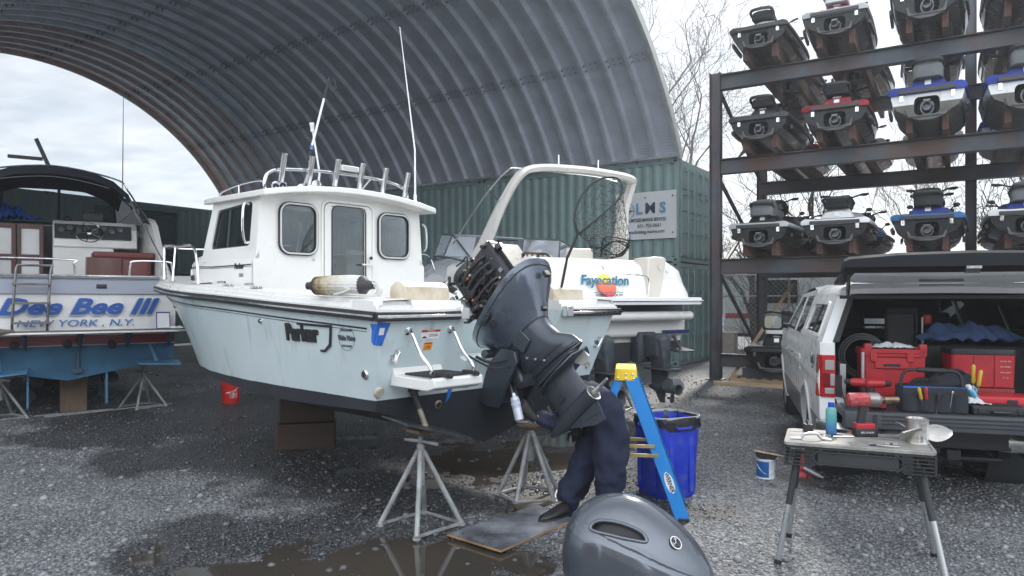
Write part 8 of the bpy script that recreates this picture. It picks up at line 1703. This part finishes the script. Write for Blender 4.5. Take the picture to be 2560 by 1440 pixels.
for x in (-.48, .48):
 b = MB(); b.prism([(-.16, 0), (.12, 0), (.08, -.42), (-.02, -.50), (-.16, -.46)], (x, .2, .62), (0, 1, 0), (0, 0, 1), .03); b.build('rudder', MATS['tab_blue'], cl_, bevel=.01)
 b = MB(); b.tube([(x, .5, .42), (x, 2.2, .62)], .02, 8); b.tube([(x, .75, .44), (x, .8, .7)], .03, 6); c_ = V((x, .45, .42)); b.lathe([(.04, -.06), (.045, .02), (.02, .08)], c=c_, axis=(0, -1, 0))
 for k in range(3): a = 2 * math.pi * k / 3 + .6; d_ = V((math.cos(a), 0, math.sin(a))); e_ = V((-math.sin(a), 0, math.cos(a))); b.loft([[c_ + d_ * r_ + e_ * w_ * q_ + V((0, q_ * w_ * .5, 0)) for q_ in (-1, 0, 1)] + [c_ + d_ * r_ + e_ * w_ * q_ + V((0, q_ * w_ * .5 + .008, 0)) for q_ in (1, 0, -1)] for r_, w_ in ((.04, .03), (.11, .09), (.18, .09), (.22, .02))])
 b.build('propeller', mat('prop_bronze', (.07, .075, .08), .5, .6), cl_, smooth=40)
b = MB(); b.box((.12, -.03, .78), (.05, .03, .35)); b.box((.12, -.05, .66), (.12, .05, .06)); b.tube([(.08, -.04, .62), (.1, -.05, .95)], .015, 6); b.build('transducer_bracket', MATS['bracket_blue'], cl_, bevel=.004)
# boarding ladder, rails
LADM = mat('ladder_steel', (.2, .2, .21), .4, .8, var=.3, vscale=10)
b = MB()
for x in (-.62, -.22): b.tube(SP([(x - .02, -.12, 1.24), (x - .02, -.16, 1.35), (x, -.17, 1.7), (x + .02, -.13, 2.05), (x + .04, -.1, 2.14)], 4), .017, 8)
b.tube([(-.58, -.1, 2.14), (-.18, -.1, 2.14)], .017, 8)
bl = b.build('boarding_ladder', LADM, cl_)
for z in (1.35, 1.62, 1.88): b = MB(); b.box((-.42, -.2, z), (.44, .09, .03)); b.build('rung', DEC, bl, bevel=.004)
for x0, x1 in ((-1.3, .1), (.78, 1.38)):
 b = MB(); b.tube(SP([(x0, .05, 2.0), (x0 + .02, .05, 2.18), (x0 + .08, .05, 2.24), (x1 - .08, .05, 2.24), (x1 - .02, .05, 2.18), (x1, .05, 2.0)], 4), .015, 8); b.build('stern_rail', CHROME, cl_)
b = MB(); b.tube(SP([(1.4, .2, 2.02), (1.42, .6, 2.26), (1.44, 2, 2.3), (1.46, 3.2, 2.34)], 4), .013, 8); b.tube([(1.42, 1.2, 2.0), (1.43, 1.2, 2.28)], .011, 6); b.build('side_rail', CHROME, cl_)
# cockpit: side coaming, dash, doors, seats
b = MB(); b.loft([[V((x, y, z)) for x, z in ((1.46, 2.0), (1.42, top), (1.32, top + .03), (1.28, 1.7))] for y, top in ((.6, 2.05), (1.2, 2.35), (2.0, 2.95), (2.4, 3.1), (3.4, 3.05), (4.2, 2.95))]); b.build('side_coaming', GEL, cl_, smooth=40)
b = MB(); b.loft([[V((x, y, z)) for x, z in ((-1.46, 2.0), (-1.42, top), (-1.32, top + .03), (-1.28, 1.7))] for y, top in ((.6, 2.05), (1.2, 2.35), (2.0, 2.95), (3.4, 3.05))]); b.quad((-1.4, .05, 1.6), (1.4, .05, 1.6), (1.4, 4.2, 1.6), (-1.4, 4.2, 1.6)); b.build('cockpit', GEL, cl_, smooth=40)
b = MB(); b.box((.35, 3.3, 2.3), (.95, .5, 1.4)); b.loft([[V((x, y, z)) for y, z in ((3.0, 2.6), (3.02, 2.95), (3.2, 3.08), (3.5, 3.08), (3.5, 2.6))] for x in (-.12, 1.2)]); ds = b.build('helm_console', GEL, cl_, bevel=.02)
b = MB(); b.box((.5, 3.0, 2.88), (1.2, .04, .26), rot=(R(-20), 0, 0)); b.build('gauge_panel', mat('panel_dark', (.03, .035, .04), .4), ds)
for k in range(9): b = MB(); b.lathe([(.045, 0), (.05, .01), (.04, .012)], c=(.0 + .13 * k if k < 8 else .5, 2.965, 2.90 + .04 * (k % 2)), axis=(0, -1, .35), seg=14); b.build('gauge', mat('gauge_dark', (.12, .12, .13), .2), ds)
wheel_('steering_wheel', (.42, 2.86, 2.86), (0, -1, .6), .21, CHROME, ds, .011, 5)
b = MB(); b.rbox((.5, 3.2, 3.17), (.34, .06, .17), .02); b.build('chart_plotter', BLACKP, ds); b = MB(); b.lathe([(.07, 0), (.07, .04), (.03, .08)], c=(.1, 3.2, 3.08)); b.build('compass', BLACKR, ds)
TEAKD = mat('teak_door', (.09, .03, .022), .35, coat=.4, var=.2, stretch=(6, 6, 1)); MARO = mat('maroon_vinyl', (.13, .03, .03), .5, var=.1)
b = MB()
for x in (-.85, -.45): panel(b, [(-.19, -.62), (.19, -.62), (.19, .58), (-.19, .58)], [[(-.13, .05), (.13, .05), (.13, .5), (-.13, .5)], [(-.13, -.55), (.13, -.55), (.13, -.05), (-.13, -.05)]], (x, 3.05, 2.4), (1, 0, 0), (0, 0, 1), -.04)
td = b.build('companion_door', TEAKD, cl_, bevel=.005); b = MB(); [b.box((x, 3.09, 2.4), (.3, .01, 1.1)) for x in (-.85, -.45)]; b.build('door_panel', WHITEP, td)
b = MB(); b.rbox((1.0, 1.9, 2.0), (.5, 1.0, .7), .08); b.rbox((.85, 1.7, 2.4), (.9, .5, .1), .04); b.build('helm_seat', MARO, cl_)
b = MB(); b.box((.55, 1.5, 2.1), (.5, .3, .5)); b.build('teak_locker', TEAKD, cl_, bevel=.01)
# windscreen with dark frame
b = MB(); WS = [(-1.38, 3.3, 3.05, .55), (-.95, 4.35, 3.12, .62), (0, 4.6, 3.15, .64), (.95, 4.3, 3.12, .6), (1.36, 3.3, 3.05, .36), (1.38, 2.3, 3.0, .05)]
lo = [V((x, y, z)) for x, y, z, h in WS]; hi = [V((x * .92, y - .5 * h, z + h)) for x, y, z, h in WS]; b.loft([lo, hi], closed=False, caps=False); lw = b.build('windscreen', CLEARG, cl_, smooth=0)
b = MB(); b.tube(hi, .028, 6); b.tube(lo, .022, 6); [b.tube([lo[k], hi[k]], .026, 6) for k in range(len(lo))]; b.build('windscreen_frame', mat('frame_dark', (.03, .035, .045), .4, .4), lw)
b = MB(); rg = []
for y, w, h in ((3.5, 1.42, 3.0), (4.3, 1.3, 3.08), (5.5, 1.1, 2.85), (7, .7, 2.6), (8.5, .1, 2.42)): rg.append([V((x * w, y, z)) for x, z in ((-1.03, 2.1), (-1.0, h - .2), (-.7, h), (.7, h), (1.0, h - .2), (1.03, 2.1))])
b.loft(rg, closed=False, caps=False); b.build('foredeck', GEL, cl_, smooth=40)
# bimini
BIM = mat('bimini_cloth', (.01, .012, .02), .85, bump=.3, bscale=60, var=.2); b = MB(); rg = []
for y, dz in ((1.55, -.02), (1.75, .12), (2.3, .2), (3.0, .16), (3.6, .02)):
 rg.append([V((x * 1.05 - .12, y + .1 * x * x, 3.70 + dz - .30 * abs(x) ** 2.6 - (.05 if abs(x) > .95 else 0))) for x in [-1.02, -1, -.8, -.5, 0, .5, .8, 1, 1.02]])
b.loft([r_ + [p_ - V((0, 0, .012)) for p_ in reversed(r_)] for r_ in rg]); bi = b.build('bimini_top', BIM, cl_, smooth=60)
for y0, yt in ((2.3, 1.75), (2.4, 2.9)):
 b = MB(); b.tube(SP([(1.38, y0, 2.95), (1.1, (y0 + yt) / 2, 3.3), (.93, yt, 3.50), (.75, yt, 3.68), (-.12, yt, 3.82), (-1.0, yt, 3.68), (-1.15, yt, 3.5), (-1.38, y0, 2.95)], 5), .014, 8); b.build('bimini_bow', CHROME, bi)
for p0_, p1_ in (((.93, 1.6, 3.38), (1.38, .95, 2.25)), ((.93, 1.6, 3.38), (1.2, 2.4, 2.95)), ((-1.17, 1.6, 3.38), (-1.40, .95, 2.25))): b = MB(); b.tube([p0_, p1_], .011, 6); b.build('bimini_strut', CHROME, bi)
b = MB(); b.tube([(1.28, 4.6, 2.6), (1.1, 4.6, 3.7), (1.12, 4.6, 6.2)], [.016, .012, .004], 6); b.build('antenna', mat('antenna_pink', (.45, .33, .33), .4), cl_)
b = MB(); b.box((-.25, 2.9, 4.15), (.06, .1, .62), rot=(0, R(-22), 0)); b.box((-.52, 2.9, 4.1), (.5, .08, .05)); b.build('mast_strut', mat('bracket_brown', (.05, .045, .045), .5), cl_)
o_ = rag('tarp_bundle', 'crumpled bright blue tarp bundle on the cabin top beyond the wheel', 'tarp', M_L @ V((-.75, 3.45, 3.05)), .42, .2, .3, mat('tarp_blue', (.015, .07, .3), .5, bump=.3, bscale=40, var=.2), 31, 26)
# stands, blocks and bits
for x, y, lb_ in ((-.78, .35, 'port'), (1.02, .5, 'starboard')): w_ = M_L @ V((x, y, 0)); jack_stand((w_.x, w_.y, 0), R(12), .48, .66 if x < 0 else .75, 'grey jack stand under the %s side of the blue bottomed cruiser' % lb_, .33)
w_ = M_L @ V((.10, .75, 0)); lumber('upright squared timber post under the keel of the blue bottomed cruiser', w_, (.34, .36, .50), LTH, TIMB2, 'timber_block', 'timber block')
w_ = M_L @ V((0, 5.5, 0)); lumber('dark keel block under the bow of the blue bottomed cruiser', w_, (.5, .4, .85), LTH, TIMB, 'timber_block', 'timber block')
for a_, b_2, lb_ in (((110, 1046), (430, 1012), 'long'), ((85, 1044), (300, 1024), 'short')):
 p0, p1 = gp(*a_), gp(*b_2); b = MB(); b.tube([p0 + V((0, 0, .02)), p1 + V((0, 0, .02))], .012, 6); tag(b.build('metal_pipe', GALV), '%s thin pale pipe lying on the gravel before the blue bottomed cruiser' % lb_, 'pipe')
t = thing('clipboard', 'blue clipboard with white sheet standing on the swim platform', 'clipboard', M_L @ V((1.22, -.1, 1.24)), LTH, None)
b = MB(); b.box((0, 0, .12), (.19, .012, .25), rot=(R(-8), 0, 0)); b.build('board', mat('board_blue', (.03, .06, .25), .4), t); b = MB(); b.box((0, -.009, .115), (.165, .003, .22), rot=(R(-8), 0, 0)); b.build('paper', LABW, t)
rag('rag', 'white crumpled paper towel on the platform corner beside the clipboard', 'rag', M_L @ V((1.38, -.25, 1.237)), .14, .09, .04, RAGW, 41, 16)
# ================================================================== company banner
BT = K0 + V((0, 0, 0)); bx0 = lambda s, z: K0 + D * s - C * .03 + V((0, 0, z))
u_ = -D; o_ = bx0(.88, 3.80); ban = thing('vinyl_banner', 'white vinyl company banner hung on the teal container', 'banner', o_)
BW, BH = 1.66, 1.2; b = MB(); b.loft([[V(u_ * x + V((0, 0, z)) - C * (.006 * math.sin(7 * x + 3 * z))) for z in (-BH / 2, -BH / 4, 0, BH / 4, BH / 2)] for x in [-BW / 2 + BW * k / 16 for k in range(17)]], closed=False, caps=False); sh_ = b.build('sheet', mat('banner_vinyl', (.62, .64, .66), .4, var=.03), ban)
for x in (-.7, .0, .7):
 for z in (-.46, .46): b = MB(); b.lathe([(.02, 0), (.02, .01)], c=u_ * x * 1.05 + V((0, 0, z)) - C * .012, axis=-C, seg=10); b.build('grommet', INK, sh_)
NAV = mat('banner_navy', (.015, .03, .07), .4); LBU = mat('banner_blue', (.10, .28, .45), .4)
T = lambda s, m, x, z, h, sx=1, bold=0: text(s, 'lettering', m, sh_, u_ * x + V((0, 0, z)) - C * .022, u_, (0, 0, 1), h, .002, 0, sx, bold=bold)
T('L', LBU, -.17, .17, .26, 1.0, .012); T('M', NAV, .14, .17, .26, 1.0, .012); T('S', LBU, .47, .17, .26, 1.0, .012)
T('LIMITLESS MARINE SERVICES', NAV, .06, -.11, .085, .66, .002); T('631-703-0661', NAV, .12, -.26, .09, .9, .001); T('www.limitless-marine.com', NAV, .0, -.41, .085, .8, .001)
b = MB(); c_ = u_ * -.48 + V((0, 0, .14)) - C * .024
for k in range(8):
 a = 2 * math.pi * k / 8; d_ = u_ * math.cos(a) + V((0, 0, math.sin(a))); e_ = u_ * -math.sin(a) + V((0, 0, math.cos(a))); r_ = .2 if k % 2 == 0 else .12; b.loft([[c_ + e_ * .03, c_ - e_ * .03, c_ + d_ * r_], [c_ + e_ * .03 - C * .002, c_ - e_ * .03 - C * .002, c_ + d_ * r_ - C * .002]])
b.build('compass_star', NAV, sh_)
b = MB(); b.tube([c_ + u_ * .19 * math.cos(a) + V((0, 0, .19 * math.sin(a))) for a in [R(-60 + 150 * k / 16) for k in range(17)]], .01, 4); b.build('swoosh', LBU, sh_)
# ================================================================== bare trees
BARK = mat('bare_bark', (.12, .10, .09), .9, var=.25, vscale=4); BARKD = mat('dark_bark', (.055, .045, .042), .9, var=.3)
def bare_tree(label, loc, h, seed, m=BARK, spread=.55, depth=6, r0=.12, lean=(0, 0), trunk=.3, first=5, minr=.004, cat='tree', nm='bare_tree', group=None):
 rs = random.Random(seed); t = thing(nm, label, cat, loc, 0, group); tb_, cb_ = MB(), MB()
 def seg(p, d, L_, r, lv, mb):
  n = 4; pts = [p]; dd = d.copy()
  for k in range(n):
   dd = (dd + V((rs.uniform(-1, 1), rs.uniform(-1, 1), rs.uniform(-.5, 1))) * .10).normalized(); pts.append(pts[-1] + dd * L_ / n)
  r1 = max(minr, r * .62); mb.tube(pts, [r + (r1 - r) * k / n for k in range(n + 1)], 6 if r > .03 else 3, caps=False)
  if lv >= depth: return
  nb = 3 if lv < 2 else rs.choice((2, 3, 3))
  for k in range(nb):
   q = rs.uniform(.45, 1.0) if k else 1.0; i = min(n, int(q * n)); a = rs.uniform(0, 6.28); side = dd.orthogonal().normalized(); side = Matrix.Rotation(a, 3, dd) @ side
   nd = (dd + side * rs.uniform(.5, 1.0) * (spread + .12 * lv) + V((0, 0, .12))).normalized(); seg(pts[i], nd, L_ * rs.uniform(.6, .85), r1 * (.95 if k == 0 else .7), lv + 1, cb_)
 seg(V(), V((lean[0], lean[1], 1)).normalized(), h * trunk, r0, 0, tb_); tb_.build('trunk', m, t, smooth=60); cb_.build('crown', m, t, smooth=60)
 return t
bare_tree('bare grey tree rising behind the arched roof and teal containers', (5.9, 27.5, 0), 19, 11, BARK, .58, 7, .30, (-.03, 0), .26, minr=.008)
bare_tree('tall bare tree right behind the middle of the rack', (9.4, 22.5, 0), 10, 5, BARKD, .6, 6, .16, (.1, 0), .27, minr=.008)
bare_tree('crooked bare tree behind the rack near the corner post', (7.3, 21.5, 0), 7, 23, BARKD, .75, 6, .15, (-.1, 0), .22, minr=.007)
bare_tree('slender pale bare tree behind the tall back post', (12.2, 21.3, 0), 8, 37, mat('pale_bark', (.2, .17, .14), .9, var=.2), .5, 6, .10, (.03, 0), .3, minr=.007)
bare_tree('bare tree at the far right behind the rack', (14.0, 20.2, 0), 9, 41, BARKD, .6, 6, .12, (0, 0), .26, minr=.007)
bare_tree('low spreading bare tree behind the bright blue watercraft', (10.6, 20.4, 0), 5.6, 52, BARKD, .85, 6, .09, (0, 0), .2, minr=.006)
# brushy tangle along the fence: nobody could count the stems
def tangle():
 rs = random.Random(77); b = MB()
 base0, base1 = P0 + RC * 5.3 - RD * 1.2, P0 + RC * 5.0 + RD * 11
 for k in range(420):
  q = rs.random(); p = base0.lerp(base1, q) + RC * rs.uniform(-.5, 1.6); p.z = 0; d = V((rs.uniform(-.7, .7), rs.uniform(-.7, .7), 1)).normalized(); pts = [p]; n = 6; L_ = rs.uniform(1.2, 3.4) * (1 + .3 * math.sin(q * 9))
  for i in range(n): d = (d + V((rs.uniform(-1, 1), rs.uniform(-1, 1), rs.uniform(-.75, .45))) * .33).normalized(); pts.append(pts[-1] + d * L_ / n)
  r = rs.uniform(.004, .011); b.tube(pts, [r * (1 - .12 * i) for i in range(n + 1)], 3, caps=False)
  for j in range(3):
   i = rs.randint(1, n - 1); e = (d + V((rs.uniform(-1, 1), rs.uniform(-1, 1), rs.uniform(-.4, .8)))).normalized(); b.tube([pts[i], pts[i] + e * .35, pts[i] + e * .6 + V((0, 0, rs.uniform(-.1, .15)))], .0035, 3, caps=False)
 tag(b.build('undergrowth', mat('bramble', (.10, .075, .06), .9, var=.3), smooth=0), 'tangle of bare brambles and saplings along the fence', 'undergrowth', kind='stuff')
 b = MB(); rs = random.Random(3)
 for k in range(1500):
  q = rs.random() ** .6; p = base0.lerp(base1, q) + RC * rs.uniform(-.3, 1.6); z = rs.uniform(.05, 1.9) ** 1.0; p.z = z; s_ = rs.uniform(.02, .045); a = V((rs.uniform(-1, 1), rs.uniform(-1, 1), rs.uniform(-1, 1))).normalized(); c_ = a.orthogonal().normalized()
  b._add([p, p + a * s_, p + a * s_ + c_ * s_, p + c_ * s_], [(0, 1, 2, 3)], 1 if (q > .72 and rs.random() < .35) else 0)
 tag(b.build('dead_leaves', [mat('dead_leaf', (.14, .09, .05), .9, var=.3), mat('yellow_leaf', (.35, .33, .06), .8)], smooth=0), 'withered leaves caught in the brambles along the fence', 'leaves', kind='stuff')
tangle()
# chain link fence
def fence():
 f0, f1 = P0 + RC * 5.0 - RD * 2.6, P0 + RC * 5.0 + RD * 12; t = thing('chain_link_fence', 'galvanised chain link fence running behind the rack', 'fence', f0); L_ = (f1 - f0).length; u = (f1 - f0).normalized(); Hh = 2.35
 k = 0;
 while k * 3 < L_: b = MB(); b.tube([u * (3 * k), u * (3 * k) + V((0, 0, Hh))], .03, 8); b.build('fence_post', GALV, t); k += 1
 for z in (Hh - .03, 1.75): b = MB(); b.tube([V((0, 0, z)), u * L_ + V((0, 0, z))], .022, 6); b.build('fence_rail', GALV, t)
 b = MB(); s_ = .13; n = int(L_ / s_)
 for i in range(-int(Hh / s_), n):
  a0, a1 = i * s_, i * s_ + Hh
  for flip in (0, 1):
   x0, x1 = (a0, a1) if not flip else (a1, a0); z0, z1 = 0, Hh
   lo_, hi_ = min(x0, x1), max(x0, x1)
   if hi_ < 0 or lo_ > L_: continue
   def cl(x):
    return (x - x0) / (x1 - x0) * Hh
   xa, xb = max(lo_, 0), min(hi_, L_); b.tube([u * xa + V((0, 0, cl(xa))), u * xb + V((0, 0, cl(xb)))], .0028, 3, caps=False)
 b.build('wire_mesh', GALV, t, smooth=0)
fence()
# vehicles and trailers parked beyond the fence
def box_trailer(label, loc, rz, L_=6.5, col=(.6, .62, .63), stripe=None, cat='trailer', nm='box_trailer'):
 t = thing(nm, label, cat, loc, rz); b = MB(); b.rbox((0, 0, 1.75), (L_, 2.2, 2.3), .12); bd_ = b.build('body', mat('trailer_%d' % int(col[0] * 100), col, .4, var=.05, dirt=(.4, .4, .38), dirt_amt=.4), t)
 for x, w_ in ((-L_ * .2, 1.2), (L_ * .25, .9)): b = MB(); b.box((x, -1.11, 1.9), (w_, .02, .7)); b.build('window', TINT, bd_)
 b = MB(); b.box((0, -1.112, 1.15), (L_ * .96, .012, .16)); b.build('side_stripe', stripe or mat('stripe_red', (.4, .03, .03), .4), bd_)
 b = MB(); b.box((0, 0, .55), (L_ * .95, .9, .16)); b.box((L_ / 2 + .6, 0, .52), (1.3, .1, .1)); b.build('chassis', mat('underbody', (.03, .03, .03), .8), t)
 for x in (-.9, 0):
  for y in (-1.0, 1.0): b = MB(); b.lathe([(.2, -.1), (.34, -.1), (.36, 0), (.34, .1), (.2, .1), (.05, .06)], c=(x, y, .36), axis=(0, 1, 0), seg=22); b.build('wheel', TYRE, t)
box_trailer('white caravan-like trailer with dark windows parked beyond the fence', P0 + RC * 9.0 + RD * .6, ANG_R, 5.5)
box_trailer('pale grey box trailer with red stripe further along beyond the fence', P0 + RC * 9.5 + RD * 7.2, ANG_R, 6.0, (.45, .5, .55))
box_trailer('red sided trailer standing far beyond the fence', P0 + RC * 13.5 + RD * 4.6, ANG_R + .2, 5.0, (.38, .05, .05), mat('stripe_white', (.6, .6, .6), .4))
g = gp(1778, 905); b = MB(); b.box((0, 0, .4), (.45, .4, .8)); o_ = tag(b.build('concrete_block', mat('concrete', (.33, .30, .26), .9, var=.15, bump=.4, bscale=40), None, bevel=.03), 'buff concrete block standing beside the container doors', 'concrete block'); o_.location = (5.75, 19.2, 0); o_.rotation_euler = (0, 0, ANG_R)
# distant tree line closing the horizon beyond the yard
def treeline():
 rs = random.Random(9); b = MB()
 for k in range(2600):
  a = R(rs.uniform(-50, 62)); d_ = rs.uniform(70, 100); x, y = math.sin(a) * d_, math.cos(a) * d_; h = rs.uniform(4.5, 9.5) * (.75 + .25 * math.sin(a * 9)); dd = V((rs.uniform(-.15, .15), rs.uniform(-.15, .15), 1)).normalized(); p = V((x, y, 0)); m_ = p + dd * h * .5
  b.tube([p, m_, p + dd * h], [.14, .09, .02], 3, caps=False)
  for j in range(5): e = V((rs.uniform(-1, 1), rs.uniform(-1, 1), rs.uniform(.3, 1.2))).normalized(); q = p + dd * h * rs.uniform(.35, .9); b.tube([q, q + e * rs.uniform(1, 2.4)], [.06, .02], 3, caps=False)
 tag(b.build('distant_woods', mat('far_bark', (.12, .11, .11), .95), smooth=0), 'far line of leafless woods closing the horizon', 'woods', kind='stuff')
treeline()
# what stands behind the photographer, seen only in glass and gloss
def house(label, x, y, w_, d_, h_, col):
 t = thing('wooden_house', label, 'house', (x, y, 0)); b = MB(); b.box((0, 0, h_ / 2), (w_, d_, h_)); wl = b.build('wall', mat('siding_%d' % int(col[0] * 99), col, .8, var=.1), t)
 b = MB(); b.prism([(-d_ / 2 - .3, 0), (d_ / 2 + .3, 0), (0, 1.8)], (-w_ / 2 - .3, 0, h_), (0, 1, 0), (0, 0, 1), w_ + .6); b.build('roof', mat('shingle', (.07, .07, .075), .9, var=.2), t)
 for k in range(3):
  for z in ([1.6, 4.2] if h_ > 5 else [1.6]): b = MB(); b.box((-w_ / 3 + k * w_ / 3, d_ / 2, z), (1.0, .1, 1.3)); b.build('window', BLACKP, wl)
 return t
house('buff clapboard house across the road, behind the viewer', -7, -17, 11, 7, 5.6, (.3, .28, .2)); house('grey house beside the buff one, behind the viewer', 8, -19, 12, 7, 5.4, (.16, .17, .19))
house('low brick red workshop behind the viewer, left of the houses', -22, -12, 13, 7, 3.6, (.22, .08, .06))
# volume added over the whole yard, imitating the veil of lens glare
b = MB(); b.box((0, 0, 14), (420, 420, 30)); hz = b.build('glare_haze', bpy.data.materials.new('glare_haze'), smooth=0); hm_ = hz.data.materials[0]; hm_.use_nodes = True; t = hm_.node_tree; t.nodes.remove(t.nodes['Principled BSDF'])
pv = N(t, 'ShaderNodeVolumePrincipled'); pv.inputs['Color'].default_value = (.86, .92, 1, 1); pv.inputs['Density'].default_value = .0019; pv.inputs['Anisotropy'].default_value = .4; t.links.new(pv.outputs[0], t.nodes['Material Output'].inputs['Volume']); tag(hz, kind='stuff')
